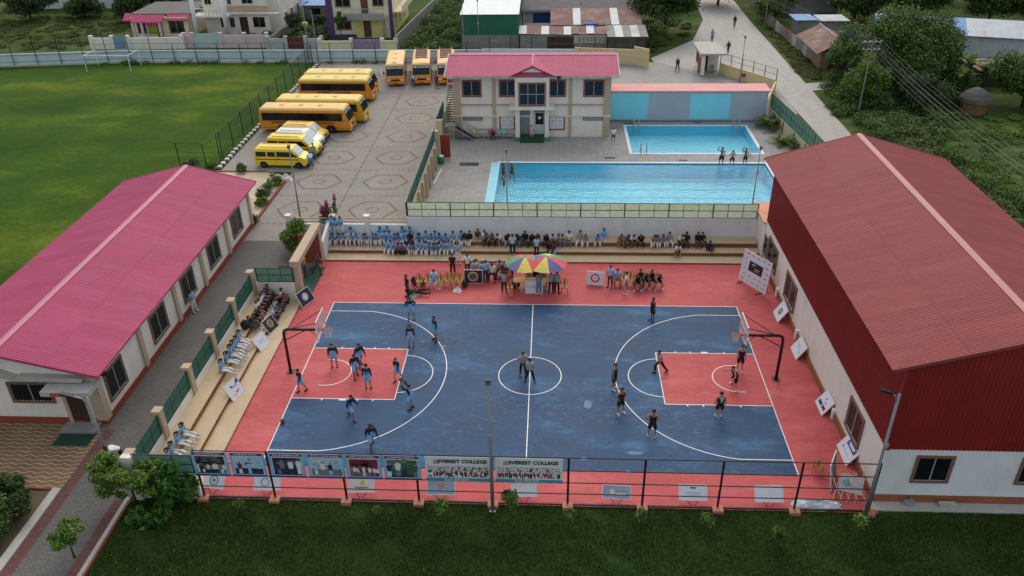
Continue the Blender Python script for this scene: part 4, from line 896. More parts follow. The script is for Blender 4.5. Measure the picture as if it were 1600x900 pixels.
NB = [(-14.95,-9.65,1.05,.95,-8,M['board_white'],[('ring',0,.5,.24,M['ink_grey']),('disc',0,.5,.1,M['ink_grey'])],'white board with grey ring emblem at the left end of near fence'),
 (-12.3,-9.7,1.25,.95,2,M['board_white'],[('ring',-.1,.5,.22,M['ink_skin'])],'white board behind the second photo banner'),
 (-7.75,-9.7,1.2,.95,3,M['board_cream'],[('bar',0,.3,.38,M['ink_grey']),('disc',.05,.58,.14,M['ink_gold']),('bar',0,.2,.3,M['ink_skin'])],'cream board with gold mark below the fifth photo banner'),
 (-3.95,-9.75,1.3,.9,2,M['board_greyblue'],[('disc',0,.55,.18,M['ink_skin'])],'grey-blue board below the left college banner'),
 (-.02,-9.75,1.2,.75,2,M['board_white'],[],'plain white board behind a sapling below the right college banner'),
 (4.3,-9.75,1.28,.8,-3,M['board_greyblue'],[('disc',-.2,.4,.15,M['board_cream']),('bar',.2,.3,.25,M['ink_white'])],'grey-blue board on an easel right of the college banners'),
 (7.85,-9.75,1.28,.95,-1,M['board_white'],[('bar',0,.75,.16,M['ink_navy']),('bar',0,.45,.4,M['ink_cloud']),('bar',.1,.3,.3,M['ink_cloud'])],'white board with pale blue print on a black easel'),
 (11.35,-9.75,1.28,.98,1,M['board_white'],[],'plain white board at the rightmost full fence bay')]
for x, y, w_, h_, rz, f_, de, lb in NB: board(lb, w_, h_*.76, (x,y-.05,.2), rz, 40, f_, [(k_,a_,b_*.76,c_*.85 if not isinstance(c_,tuple) else c_,d_) for k_,a_,b_,c_,d_ in de], True, gN)
gE = 'boards leaning on the red hall wall'
for (x,y,w_,h_,f_,de,lb) in ((15.45,6.6,1.25,1.0,M['board_white'],[('ring',0,.5,.2,M['ink_grey']),('rect',0,.5,(.12,.2),M['ink_grey']),('disc',0,.5,.09,M['board_white'])],'white board with grey crest leaning on the red hall, farthest'),
  (15.55,2.55,1.25,1.0,M['board_white'],[('tri',-.4,.68,.07,M['banner_blue']),('bar',-.1,.62,.2,M['banner_blue']),('bar',0,.5,.3,M['ink_cloud']),('ring',.38,.38,.07,M['ink_cloud'])],'white board with pale blue print leaning on the red hall'),
  (15.6,-2.6,1.2,1.0,M['board_white'],[('rect',-.25,.28,(.22,.09),M['ink_navy']),('rect',.25,.28,(.2,.09),M['ink_maroon']),('disc',-.05,.7,.07,M['ink_grey']),('disc',.12,.52,.06,M['pad_green'])],'white board with dark lettering blocks leaning on the red hall'),
  (15.7,-6.3,1.5,1.25,M['board_white'],[('disc',-.35,1.0,.17,mat('print_pink',(214,40,84))),('rect',.1,.72,(.5,.14),mat('print_violet',(64,58,130))),('bar',.1,.78,.36,M['ink_white']),('bar',.1,.7,.3,M['ink_white']),('ring',-.4,.35,.07,M['ink_navy']),('bar',.1,.3,.3,M['ink_cloud'])],'large white board with pink disc and violet panel by the near corner')):
    board(lb, w_, h_, (x,y,.02), -90, 32, f_, de, False, gE)
# big backdrop with many small sponsor marks
g = random.Random(5); de = [('rect',0,1.3,(.62,.36),M['board_navy']),('disc',-.28,1.42,.07,M['ink_white']),('rect',-.1,1.22,(.1,.16),M['ink_gold']),('bar',.18,1.26,.22,M['ink_gold']),('bar',.1,1.12,.18,M['ink_gold']),('bar',-.2,1.5,.14,M['ink_white'])]
for r_ in range(6):
    for c_ in range(5):
        x = -.95+c_*.47+(.1 if r_%2 else 0); z = .22+r_*.37
        if abs(x) < .75 and .85 < z < 1.75: continue
        k = g.choice(['disc','bar','bar','ring']); de.append((k,x,z,{'disc':.06,'bar':.12,'ring':.065}[k],g.choice([M['ink_grey'],M['ink_red'],M['ink_navy'],M['ink_grey'],M['ink_maroon']])))
t = board('large white sponsor backdrop with dark centre panel by the back stand', 2.5, 2.25, (14.7,10.3,.12), -58, 6, M['board_white'], de, False, None, 'sponsor_backdrop')
for x in (-.9,.9): MB().tube([(x,.6,-.12),(x,-.5,-.1)],.025,5).build('foot', M['black_steel'], t, True); MB().tube([(x,.6,-.1),(x,.03,1.6)],.02,5).build('prop', M['black_steel'], t, True)
# boards on the left stand and sideline banners
em = [('ring',0,.45,.24,M['ink_gold']),('ring',0,.45,.17,M['ink_gold']),('disc',0,.45,.11,M['ink_grey'])]
board('dark navy board with white emblem by the gate',1.25,1.0,(-14.87,7.55,.05),67,27,M['board_navy'],[('disc',0,.52,.27,M['ink_white']),('ring',0,.52,.2,M['ink_grey'])],True)
board('dark navy board with gold emblem on the left stand',1.08,.9,(-16.15,4.2,.14),75,32,M['board_navy'],[(k,x,z+.05,r,c) for k,x,z,r,c in em],False)
board('white board with faint print beside the navy board on left stand',1.08,.9,(-16.1,2.3,.14),78,32,M['board_white'],[('bar',0,.55,.3,M['ink_cloud']),('bar',0,.42,.22,M['ink_cloud'])],False)
board('white and blue board with orange mark low on the left stand',1.1,.98,(-16.1,-2.5,.14),75,32,M['board_white'],[('tri',.42,.85,.18,M['banner_deep']),('disc',-.1,.7,.07,M['ink_navy']),('bar',.1,.62,.2,M['ink_grey']),('disc',.05,.28,.07,M['rim_orange']),('disc',.2,.32,.06,M['ink_red']),('bar',-.2,.2,.14,M['ink_gold'])],False)
a = (-4.78, 10.47); b = (-3.53, 10.41)
board('purple banner with gold round emblem beside the row of chairs', b[0]-a[0], .98, ((a[0]+b[0])/2,a[1],.03), 0, 8, M['board_navy'], [('ring',-.03,.5,.33,M['ink_gold']),('ring',-.03,.5,.25,M['ink_gold']),('disc',-.03,.5,.16,mat('emblem_blue',(70,80,150)))], True, None, 'team_banner')
a = (3.58, 10.55); b = (4.75, 10.23)
board('white banner with red round emblem right of the umbrellas', b[0]-a[0], .95, ((a[0]+b[0])/2,(a[1]+b[1])/2,.05), -8, 8, M['board_white'], [('ring',0,.5,.28,M['ink_red']),('ring',0,.5,.24,M['ink_red']),('bar',0,.5,.07,M['ink_grey'])], True, None, 'team_banner')
a = (-0.54, 9.18); b = (0.62, 9.12)
board('white board with blue print in front of the scoring table', b[0]-a[0], .9, ((a[0]+b[0])/2,a[1],.03), 0, 6, M['board_white'], [('tri',-.45,.5,.08,M['banner_blue']),('bar',-.1,.54,.22,M['ink_cloud']),('bar',-.05,.42,.28,M['ink_cloud'])], False, None, 'table_board')
# spare boards and frame stacked by the near right corner
t = board('grey board propped upright behind the near fence corner',1.2,1.5,(14.75,-8.3,.05),62,10,M['board_back'],[],False)
t = board('small pale blue board among the clutter at the fence corner',1.0,.8,(15.3,-8.9,.05),-20,25,M['board_white'],[('disc',-.2,.4,.2,M['banner_blue']),('bar',.1,.3,.3,M['ink_cloud'])],False)
t = thing('folding_rack', (15.0,-9.2,0), 'pale wooden lattice rack leaning inside the fence corner', 'rack')
for k in range(4): MB().tube([(-.7+k*.35,-.3,.02),(-.2+k*.35,.5,1.1)],.025,5).build('slat', M['tier_tan'], t, True); MB().tube([(-.2+k*.35,-.3,.04),(-.7+k*.35,.5,1.12)],.025,5).build('cross_slat', M['tier_tan'], t, True)
def crumple(name, label, cat, x, y, z, rx, ry, h, m, seed):
    g = random.Random(seed); n = 14; mb = MB(); vs = []; fs = []
    for i in range(6):
        for j in range(n):
            a = 2*math.pi*j/n; r = (1-(i/5)**1.6)*(1+g.uniform(-.25,.25)); vs.append((x+rx*r*math.cos(a), y+ry*r*math.sin(a), z+h*(i/5)*g.uniform(.6,1.2)))
    for i in range(5):
        for j in range(n): fs.append((i*n+j,i*n+(j+1)%n,(i+1)*n+(j+1)%n,(i+1)*n+j))
    mb.add(vs, fs); return tag(mb.build(name, m), label, cat)
crumple('tarpaulin','crumpled white and grey banner sheet heaped at the fence foot','tarpaulin',13.55,-9.75,0,1.1,.35,.4,mat('tarp',(176,184,190),var=.4,scale=3),3)
crumple('plastic_bag','white plastic bag lying before the row of chairs','bag',*(-5.16, 9.42),.01,.3,.25,.35,M['bag_white'],4)
crumple('cloth_heap','green and white cloth heap beside the lying person','cloth',*(-8.1, 8.68),.01,.4,.25,.22,mat('cloth_green',(120,190,160),var=.4,scale=4),5)
crumple('sack','pinkish white sack at the corner of the tiled forecourt','sack',*(-22.53, 28.63),.01,.55,.45,.6,mat('sack_pink',(214,196,200)),6)
crumple('rubble','grey rubble lump on the concrete apron of the red hall','rubble',*(17.83, -9.5),.02,.35,.2,.35,M['grey_block'],7)
t = tag(part('loose_slab', M['concrete'], None, (19.5, -9.65)[0]-.4,-9.75,.02,(19.5, -9.65)[0]+.35,-9.5,.22), 'pale concrete slab lying on the apron of red hall', 'slab')
bt = thing('water_bottle', (*(-6.37, 9.4),.012), 'small clear bottle standing on the red court', 'bottle'); MB().lathe([(.045,0),(.045,.2),(.02,.26)],n=8).build('body', M['bag_white'], bt, True, True); MB().lathe([(.022,.26),(.022,.3)],n=8).build('cap', M['rim_orange'], bt, True)
for px, py, s_, lb in ((648,444,.55,'black bag at the left end of the chair row'),(661,445,.5,'black bag between the first two chairs'),(726,449,.5,'black bag at the foot of the purple banner'),(806,450,.62,'black bag under the left side of scoring table')):
    x, y = {648:(-8.22, 10.31),661:(-7.63, 10.24),726:(-4.73, 9.95),806:(-1.22, 9.93)}[px]; bag(x,y,.012,s_,M['bag_black'],lb)
bag(-17.6,3.35,.75,.6,M['bag_black'],'black backpack on the upper step of the left stand')
def ball(x, y, z, lb):
    t = thing('basketball', (x,y,z), lb, 'ball'); MB().ball((0,0,0),.123,14,10).build('skin', mat('ball_brown',(112,66,44),bump=.2,bscale=120), t, True, True)
    MB().tube([(.1235*math.cos(a),.1235*math.sin(a),0) for a in np.linspace(0,6.283,21)[:-1]],.006,4,0,True).build('seam', M['ink_dark'], t, True); MB().tube([(0,.1235*math.cos(a),.1235*math.sin(a)) for a in np.linspace(0,6.283,21)[:-1]],.006,4,0,True).build('seam', M['ink_dark'], t, True)
ball(*(-13.07, -4.59),.135,'basketball lying on the blue court by the left baseline')
bi = thing('rubbish_bin', (-16.0,8.95-.3,.12), 'green rubbish bin at the gate end of left stand', 'bin'); MB().box(-.28,-.28,0,.28,.28,.5).build('body', M['bin_green'], bi, True); MB().ext([(-.3,.5),(.3,.5),(.24,.62),(-.24,.62)],'x',-.3,.3).build('lid', M['bin_lid'], bi, True)
# ------------------------------------------------------------------ umbrellas, table, chairs
uc = {'r':mat('umb_red',(206,76,84),rough=.6),'g':mat('umb_green',(70,150,92),rough=.6),'y':mat('umb_yellow',(214,190,84),rough=.6),'p':mat('umb_violet',(96,90,136),rough=.6)}
def umbrella(x, y, seq, label, rr=1.32, rz=0, dz=0):
    t = thing('parasol', (x,y,0), label, 'parasol', 'striped parasols'); n = len(seq)
    MB().tube([(0,0,0),(0,0,2.5+dz)],.025,8).build('pole', M['aluminium'], t, True); MB().lathe([(.25,0),(.25,.06),(.05,.12)],n=12).build('base', M['grey_concrete'], t, True)
    for k, c_ in enumerate(seq):
        a0, a1 = R(rz+360*k/n), R(rz+360*(k+1)/n); mb = MB(); vs = []; q = 4
        for i in range(q+1):
            u = i/q; rad = rr*u; z = 2.5+dz-.5*u**1.5
            for a in (a0,(a0+a1)/2,a1):
                sag = .035*u if a == (a0+a1)/2 else 0; vs.append((rad*math.cos(a)*(1-sag), rad*math.sin(a)*(1-sag), z-sag))
        fs = []
        for i in range(q):
            for j in range(2): fs.append((i*3+j,i*3+j+1,i*3+j+4,i*3+j+3))
        mb.add(vs, fs); mb.build('canopy_panel', uc[c_], t, True)
        MB().tube([(0,0,2.05+dz),(rr*.6*math.cos(a0),rr*.6*math.sin(a0),2.5+dz-.5*.6**1.5-.01)],.01,4).build('strut', M['aluminium'], t, True)
    MB().lathe([(.05,2.48+dz),(.03,2.56+dz),(.01,2.6+dz)],n=8).build('finial', M['ink_gold'], t, True)
umbrella((-0.55, 9.8)[0],(-0.55, 9.8)[1],'rprgpyrg'[::1],'striped parasol on the left over the scoring table',1.34,22,0)
umbrella((0.86, 9.73)[0],(0.86, 9.73)[1],'gygprypr','striped parasol on the right over the scoring table',1.4,8,.07)
tb = thing('scoring_table', (.15,9.75,0), 'yellowish table under the two parasols', 'table')
MB().ext([(-1.5,.70),(1.45,.70),(1.5,.73),(1.45,.76),(-1.5,.76)],'y',-.35,.35).build('top', mat('table_wood',(190,156,96),var=.15,scale=3), tb, True)
for x in (-1.3,1.25):
    for y in (-.28,.28): MB().tube([(x,y,0),(x,y,.7)],.03,6).build('leg', M['table_wood'], tb, True)
mat('chair_wood',(158,116,44),var=.18,scale=3,rough=.45)
def chair_proto():
    t = thing('chair', (0,0,0), 'x', 'chair', 'yellow brown chairs on the sideline'); m = M['chair_wood']
    MB().ext([(-.22,-.22),(.22,-.22),(.24,.0),(.2,.2),(-.2,.2),(-.24,.0)],'z',.42,.46).build('seat', m, t, True)
    for x, y in ((-.2,-.2),(.2,-.2)): MB().tube([(x,y,.43),(x*1.1,y*1.1,.0)],.022,5).build('leg', m, t, True)
    for x in (-.2,.2): MB().tube([(x,.19,.43),(x*1.08,.27,.0)],.022,5).build('leg', m, t, True)
    MB().tube([(-.2,.2,.44),(-.21,.24,.75),(-.13,.27,.92),(0,.28,.96),(.13,.27,.92),(.21,.24,.75),(.2,.2,.44)],.022,5).build('back_frame', m, t, True)
    MB().box(-.075,.215,.46,.075,.245,.9).build('splat', m, t, True); MB().box(-.2,.22,.66,.2,.24,.7).build('back_rail', m, t, True)
    for x in (-.22,.22): MB().tube([(x,-.16,.44),(x*1.1,-.14,.64),(x*1.05,.2,.66)],.017,5).build('armrest', m, t, True)
    return t
cp0 = chair_proto()
CH = [(*(-7.81, 9.97),5,'leftmost chair of the sideline row between two black bags'),(*(-7.26, 9.98),0,'second chair from the left in the sideline row'),(*(-6.81, 10.08),0,'chair under the man in pale blue'),(*(-6.38, 10.0),-5,'chair just right of the man in pale blue'),(*(-5.89, 10.1),8,'chair with a cloth right of the seated man in blue'),(*(-5.48, 10.02),0,'chair before the standing man in black shirt'),(*(-5.09, 10.03),-4,'rightmost chair of the row next to the purple banner'),
 (*(-1.58, 9.24),180,'chair left of the scoring table seen from behind'),(*(2.08, 9.4),0,'lone chair right of the scoring table'),(*(6.15, 10.43),0,'chair between the seated khaki man and the boy'),(*(6.58, 10.44),0,'empty chair next to the seated substitutes'),(14.2,-7.5,150,'chair beside the violet board at near right corner'),
 (*(-4.11, 12.58),180,'chair standing behind the purple banner people')]
for i,(x,y,rz,lb) in enumerate(CH):
    o = cp0 if i == 0 else copy_tree(cp0); o.location = (x,y,.012); o.rotation_euler = (0,0,R(rz)); o['label'] = lb
SEATED_CHAIR = cp0

# ------------------------------------------------------------------ buses and vans
mat('bus_orange',(214,138,38),rough=.35,var=.05,coat=.3,stain=.15,sscale=1); mat('bus_yellow',(216,172,46),rough=.35,var=.05,coat=.3,stain=.15,sscale=1); mat('roof_pale',(226,182,110),rough=.5,var=.06,stain=.25,sscale=1,stain_col=(206,190,150)); mat('roof_yellow',(224,196,104),rough=.5,var=.06,stain=.2,sscale=1); mat('van_yellow',(222,192,34),rough=.35,var=.05,coat=.3); mat('van_white',(214,214,212),rough=.35,var=.05,coat=.3)
mat('brown_stripe',(74,38,34)); mat('sticker_blue',(150,196,206)); mat('plate_red',(150,40,40)); mat('head_lamp',(210,212,208),rough=.2); mat('rim_grey',(120,120,118),rough=.5); mat('rack_brown',(112,74,52),var=.2,scale=4); mat('chrome_grey',(150,150,150),rough=.3,metal=.5); mat('seam_dark',(52,50,48))
def shell(prof, W, mats, roofcut):
    """side profile (x,z) loop swept across the width with a rounded roof edge; slot 1 is the roof"""
    Z = max(z for _, z in prof); sl = [(-W/2,Z-roofcut),(-W/2+.06,Z-roofcut*.45),(-W/2+.22,Z-.03),(0,Z+.03),(W/2-.22,Z-.03),(W/2-.06,Z-roofcut*.45),(W/2,Z-roofcut)]
    vs = []; fs = []; ms = []; n = len(prof)
    for y, lim in sl:
        for x, z in prof: vs.append((x, y, min(z, lim) if z < Z-.001 else lim))
    for s_ in range(len(sl)-1):
        for i in range(n):
            j = (i+1) % n; fs.append((s_*n+i, s_*n+j, (s_+1)*n+j, (s_+1)*n+i)); ms.append(1 if prof[i][1] > Z-.32 and prof[j][1] > Z-.32 else 0)
    fs.append(tuple(range(n))); ms.append(0); fs.append(tuple(reversed(range((len(sl)-1)*n, len(sl)*n)))); ms.append(0)
    mb = MB(); mb.v = vs; mb.f = fs; mb.m = ms; return mb
def wheel(t, x, y, r, w_):
    s_ = 1 if y > 0 else -1; mb = MB(); mb.lathe([(r*.6,-w_/2),(r*.93,-w_/2),(r,-w_*.3),(r,w_*.3),(r*.93,w_/2),(r*.6,w_/2)],n=16); mb.v = [(a+x, c+y, b+r) for a, b, c in mb.v]; wh = mb.build('wheel', M['dark_rubber'], t, True, False)
    mb = MB(); mb.lathe([(r*.6,w_*.3),(r*.6,w_*.42),(r*.3,w_*.36),(r*.2,w_*.52)],n=12); mb.v = [(a+x, s_*c+y, b+r) for a, b, c in mb.v]; mb.build('rim', M['rim_grey'], wh, True)
def bus(label, body, roof, L=9.3, side_text=None, front_text=None, rack=False, group='school buses parked on the plaza'):
    t = thing('school_bus', (0,0,0), label, 'bus', group); W, H = 2.3, 3.0; f = L/2; r = -L/2
    prof = [(r,.42),(r-.02,1.3),(r+.06,H-.35),(r+.14,H-.12),(r+.35,H),(f-.95,H),(f-.62,H-.1),(f-.5,H-.3),(f-.06,1.45),(f,1.2),(f+.02,.9),(f,.42)]
    shell(prof, W, None, .3).build('body', [body, roof], t, True)
    n = int((L-2.1)/.98)
    for s_ in (-1,1):
        y0, y1 = sorted((s_*W/2-s_*.01, s_*(W/2+.012))); x = r+.38
        part('window_band', M['black_steel'], t, r+.3, min(y0,y1), 1.52, f-.72, max(y0,y1)-.0 if s_>0 else max(y0,y1), 2.42, True)
        ya, yb = sorted((s_*(W/2-.005), s_*(W/2+.02)))
        wd = (f-.85-x)/n
        for k in range(n):
            o = part('window', M['dark_glass'] if k % 3 else M['bluish_glass'], t, x+k*wd, ya, 1.58, x+(k+1)*wd-.07, yb, 2.36, True)
        part('waist_stripe', M['brown_stripe'], t, r+.2, y0, 1.475, f-.25, y1, 1.5, True)
        part('skirt_line', M['brown_stripe'], t, r+.2, y0, .62, f-.1, y1, .645, True)
        for x_ in (r+2.3, f-2.0):
            mb = MB(); mb.poly([(x_+.58*math.cos(a), s_*(W/2+.008), .45+.58*math.sin(a)) for a in np.linspace(0,math.pi,11)]); mb.build('wheel_arch', M['dark_rubber'], t, True)
            wheel(t, x_, s_*(W/2-.12), .46, .28)
    mb = MB(); a0, a1 = Vector((f-.055,0,1.5)), Vector((f-.49,0,2.66)); nn = Vector((a1-a0)).cross(Vector((0,1,0))); nn.normalize(); nn = nn*(.02 if nn.x > 0 else -.02)
    def slab(m, u0, u1, y, th, nm):
        p, q = a0.lerp(a1, u0), a0.lerp(a1, u1); b = MB(); k = nn*th
        b.add([tuple(p+k+Vector((0,-y,0))),tuple(p+k+Vector((0,y,0))),tuple(q+k+Vector((0,y*.96,0))),tuple(q+k+Vector((0,-y*.96,0)))],[(0,1,2,3)]); 
        b.add([tuple(p-nn+Vector((0,-y,0))),tuple(p-nn+Vector((0,y,0))),tuple(q-nn+Vector((0,y*.96,0))),tuple(q-nn+Vector((0,-y*.96,0)))],[(3,2,1,0)]); return b.build(nm, m, t, True)
    slab(M['dark_glass'], 0, .98, 1.06, 1, 'windscreen'); slab(M['sticker_blue'], .74, .92, .95, 1.3, 'screen_sticker')
    if front_text:
        q = a0.lerp(a1, .83)+nn*1.6; o = write(front_text, .2, M['ink_dark'], t, q, FACE_E, True, .004); o.rotation_euler = (R(90)-math.atan2(.435,1.16), 0, R(90))
    for y in (-.82,.82): part('headlight', M['head_lamp'], t, f-.01,y-.2,.82,f+.035,y+.2,1.02, True); part('indicator', M['rim_orange'], t, f-.01,y*1.2-.06,.72,f+.034,y*1.2+.06,.8, True)
    part('grille', M['black_steel'], t, f-.01,-.55,.78,f+.03,.55,1.0, True); part('bumper', body, t, f-.05,-1.16,.38,f+.09,1.16,.66, True); part('number_plate', M['plate_red'], t, f+.085,-.25,.44,f+.1,.25,.58, True); part('badge_strip', M['chrome_grey'], t, f-.03,-.4,1.08,f+.032,.4,1.16, True)
    for s_ in (-1,1): MB().tube([(f-.25,s_*1.12,2.3),(f+.1,s_*1.35,2.25),(f+.1,s_*1.35,2.1)],.02,5).build('mirror_arm', M['black_steel'], t, True); part('mirror', M['black_steel'], t, f+.06,s_*1.35-.08,1.78,f+.12,s_*1.35+.08,2.12, True)
    part('rear_window', M['dark_glass'], t, r-.03,-.8,1.7,r+.05,.8,2.4, True)
    for y in (-.95,.95): part('tail_light', M['plate_red'], t, r-.05,y-.08,.8,r+.02,y+.08,1.1, True)
    if rack:
        part('roof_rack', M['rack_brown'], t, r+.4,-.72,H+.05,f-2.6,.72,H+.09, True)
        for y in (-.78,.78): MB().tube([(r+.35,y,H-.02),(r+.35,y,H+.28),(f-2.5,y,H+.28),(f-2.5,y,H-.02)],.025,5).build('rack_rail', roof, t, True)
        for k in range(5): part('rack_slat', M['rack_brown'], t, r+.6+k*(L-3.6)/5,-.74,H+.1,r+.72+k*(L-3.6)/5,.74,H+.14, True)
    if side_text:
        for s_, rot in ((-1, FACE_S), (1, (R(90),0,R(180)))): write(side_text, .34, M['brown_stripe'], t, (-.15, s_*(W/2+.016), 1.26), rot, True, .012, 1.34)
    for k in range(3): part('roof_vent', roof, t, r+2+k*2.0,-.22,H+.02,r+2.4+k*2.0,.22,H+.09, True) if not rack else None
    return t
def place(o, x, y, rz, s_=(1,.95,.87)): o.location = (x,y,.01); o.rotation_euler = (0,0,R(rz)); o.scale = s_; return o
place(bus('orange school bus lettered EVEREST SECONDARY SCHOOL, nearest of the side-on row', M['bus_orange'], M['roof_pale'], 9.35, 'EVEREST SECONDARY SCHOOL', 'SCHOOL BUS'), -23.95, 41.95, -2)
place(bus('yellow school bus parked directly behind the orange lettered bus', M['bus_yellow'], M['roof_yellow'], 9.4, None, 'SCHOOL BUS'), -23.1, 44.95, -2)
place(bus('tan roofed bus lettered EVEREST COLLEGE in the side-on row', M['bus_orange'], M['roof_yellow'], 8.4, 'EVEREST COLLEGE', 'COLLEGE BUS'), -23.25, 52.3, -1)
place(bus('pale yellow roofed bus hidden behind the EVEREST COLLEGE bus', M['bus_yellow'], M['roof_yellow'], 8.2, None, 'SCHOOL BUS'), -23.4, 54.9, -1)
place(bus('orange bus facing the camera with plain roof, left of three', M['bus_orange'], M['roof_pale'], 7.3, None, 'COLLEGE BUS'), -17.95, 60.8, -83)
place(bus('orange bus facing the camera with brown roof rack, middle of three', M['bus_orange'], M['roof_pale'], 7.3, None, 'SCHOOL BUS', True), -14.85, 61.2, -83)
place(bus('orange bus facing the camera with roof rack beside the pool house roof', M['bus_orange'], M['roof_pale'], 7.3, None, 'SCHOOL BUS', True), -11.85, 61.3, -83)
def van(label, body, stripe=None, L=4.5, H=2.02):
    t = thing('minivan', (0,0,0), label, 'van', 'vans parked on the plaza'); W = 1.62; f = L/2; r = -L/2
    prof = [(r,.32),(r-.02,1.0),(r+.08,H-.22),(r+.16,H-.06),(r+.32,H),(f-1.5,H),(f-1.32,H-.06),(f-.68,1.22),(f-.12,1.02),(f,.85),(f+.02,.5),(f,.32)]
    shell(prof, W, None, .2).build('body', [body, body], t, True)
    for s_ in (-1,1):
        ya, yb = sorted((s_*(W/2-.005), s_*(W/2+.014)))
        for x0, x1 in ((r+.2,r+1.15),(r+1.28,r+2.0)): part('window', M['dark_glass'], t, x0,ya,1.18,x1,yb,1.66, True)
        mb = MB(); y = s_*(W/2+.012); mb.poly([(r+2.15,y,1.18),(f-.85,y,1.18),(f-1.35,y,1.68),(r+2.15,y,1.68)]); mb.build('door_window', M['dark_glass'], t, True)
        if stripe: part('side_stripe', stripe, t, r+.15, ya, .86, f-.7, yb, .96, True)
        part('door_handle', M['black_steel'], t, r+2.2,ya,.98,r+2.35,yb+.01,1.03, True)
        for x in (r+2.08,): part('door_seam', M['seam_dark'], t, x-.008,ya,.4,x+.008,yb-.006,1.72, True)  # dark joint line along the van door
        for x_ in (r+.8, f-.78):
            mb = MB(); mb.poly([(x_+.38*math.cos(a), s_*(W/2+.008), .32+.38*math.sin(a)) for a in np.linspace(0,math.pi,11)]); mb.build('wheel_arch', M['dark_rubber'], t, True); wheel(t, x_, s_*(W/2-.08), .31, .2)
        part('mirror', M['black_steel'], t, f-.95,s_*(W/2+.1)-.08,1.2,f-.88,s_*(W/2+.1)+.08,1.36, True)
    a0, a1 = Vector((f-.7,0,1.27)), Vector((f-1.3,0,H-.11)); nn = (a1-a0).cross(Vector((0,1,0))); nn.normalize(); nn = nn*(.02 if nn.x > 0 else -.02)
    mb = MB(); mb.add([tuple(a0+nn+Vector((0,-.72,0))),tuple(a0+nn+Vector((0,.72,0))),tuple(a1+nn+Vector((0,.64,0))),tuple(a1+nn+Vector((0,-.64,0)))],[(0,1,2,3)]); mb.build('windscreen', mat('screen_bright',(172,186,190),rough=.1,spec=.8), t, True)
    for y in (-.58,.58): part('headlight', M['head_lamp'], t, f-.03,y-.14,.66,f+.035,y+.14,.82, True)
    part('grille', M['black_steel'], t, f-.02,-.42,.64,f+.03,.42,.8, True); part('bumper', M['dark_rubber'], t, f-.06,-.83,.26,f+.12,.83,.5, True); part('number_plate', M['plate_red'], t, f+.115,-.2,.32,f+.13,.2,.44, True); part('rear_window', M['dark_glass'], t, r-.03,-.6,1.2,r+.05,.6,1.7, True)
    part('roof_ridge', body, t, r+.5,-.45,H-.02,f-1.7,-.4,H+.045, True); part('roof_ridge', body, t, r+.5,.4,H-.02,f-1.7,.45,H+.045, True)
    return t
place(van('bright yellow van nearest the camera with a violet side stripe', M['van_yellow'], mat('stripe_violet',(90,60,90)), 4.9), -23.65, 32.1, -3, (1,1,.95))
place(van('bright yellow van second from the camera', M['van_yellow'], M['brown_stripe'], 4.9), -23.4, 34.9, -5, (1,1,.95))
place(van('white van between the yellow vans', M['van_white'], None, 4.4, 1.95), -23.4, 36.8, -5, (1,1,.95))
place(van('orange yellow van between the white van and the orange bus', M['bus_yellow'], M['brown_stripe'], 4.2, 1.95), -23.35, 38.6, -5, (1,1,.95))

# ------------------------------------------------------------------ field boundary, goal, plaza edge
fw_ = thing('boundary_wall', (-40,68.5,0), 'long pale blue boundary wall behind the sports field and buses', 'wall')
def wallseg(par, p, q, z1, m, th=.2, nm='wall', z0=-.1):
    a, b = Vector((*p,0)), Vector((*q,0)); d = b-a; o = put(nm, MB().box(-.5,-.5,-.5,.5,.5,.5).mesh('wall', m), par)
    o.location = o.location+Vector(((a.x+b.x)/2,(a.y+b.y)/2,(z0+z1)/2)); o.scale = (d.length,th,z1-z0); o.rotation_euler = (0,0,math.atan2(d.y,d.x)); return o
WPT = [(-112,62.5),(-72,66.8),(-56,68.8),(-8,68.5)]
for i in range(3): wallseg(fw_, WPT[i], WPT[i+1], 1.55, M['pale_blue_wall']); wallseg(fw_, (WPT[i][0],WPT[i][1]-.25), (WPT[i+1][0],WPT[i+1][1]-.25), .12, M['concrete'], .3, 'wall_foot')
bf = thing('field_fence', (-40,68.2,0), 'black post and rail fence in front of the pale boundary wall', 'fence')
def yat(x):
    for i in range(3):
        if WPT[i][0] <= x <= WPT[i+1][0]: t_ = (x-WPT[i][0])/(WPT[i+1][0]-WPT[i][0]); return WPT[i][1]+t_*(WPT[i+1][1]-WPT[i][1])-.3
xs = [-100+i*3.0 for i in range(31)]
for i, x in enumerate(xs):
    h = 4.0 if -68 < x < -50 else 2.55; MB().tube([(x,yat(x),0),(x,yat(x),h)],.05,5).build('post', M['black_steel'], bf)
for z in (.55,1.4,2.5):
    for i in range(3):
        p, q = WPT[i], WPT[i+1]; MB().tube([(p[0],p[1]-.3,z),(q[0],q[1]-.3,z)],.025,4).build('rail', M['black_steel'], bf)
MB().tube([(-68,67.05,3.9),(-50,68.45,3.9)],.02,4).build('rail', M['black_steel'], bf)
go = thing('football_goal', (-56,64.3,0), 'white football goal frame at the far end of the field', 'goal')
x0, x1, yf, yb = -58.9,-53.1,64.2,67.2
for x in (x0,x1):
    MB().tube([(x,yf,0),(x,yf,2.0)],.05,8).build('post', M['white_sheet'], go); MB().tube([(x,yf,2.0),(x,yb,2.0)],.045,6).build('side_bar', M['white_sheet'], go); MB().tube([(x,yb,2.0),(x,yb,0)],.045,6).build('rear_post', M['white_sheet'], go)
MB().tube([(x0,yf,2.0),(x1,yf,2.0)],.06,8).build('crossbar', M['white_sheet'], go)
seethrough('mesh_net',(50,84,58),.22)
pf = thing('plaza_fence', (-30.2,50,0), 'green wire mesh fence between the sports field and the buses', 'fence')
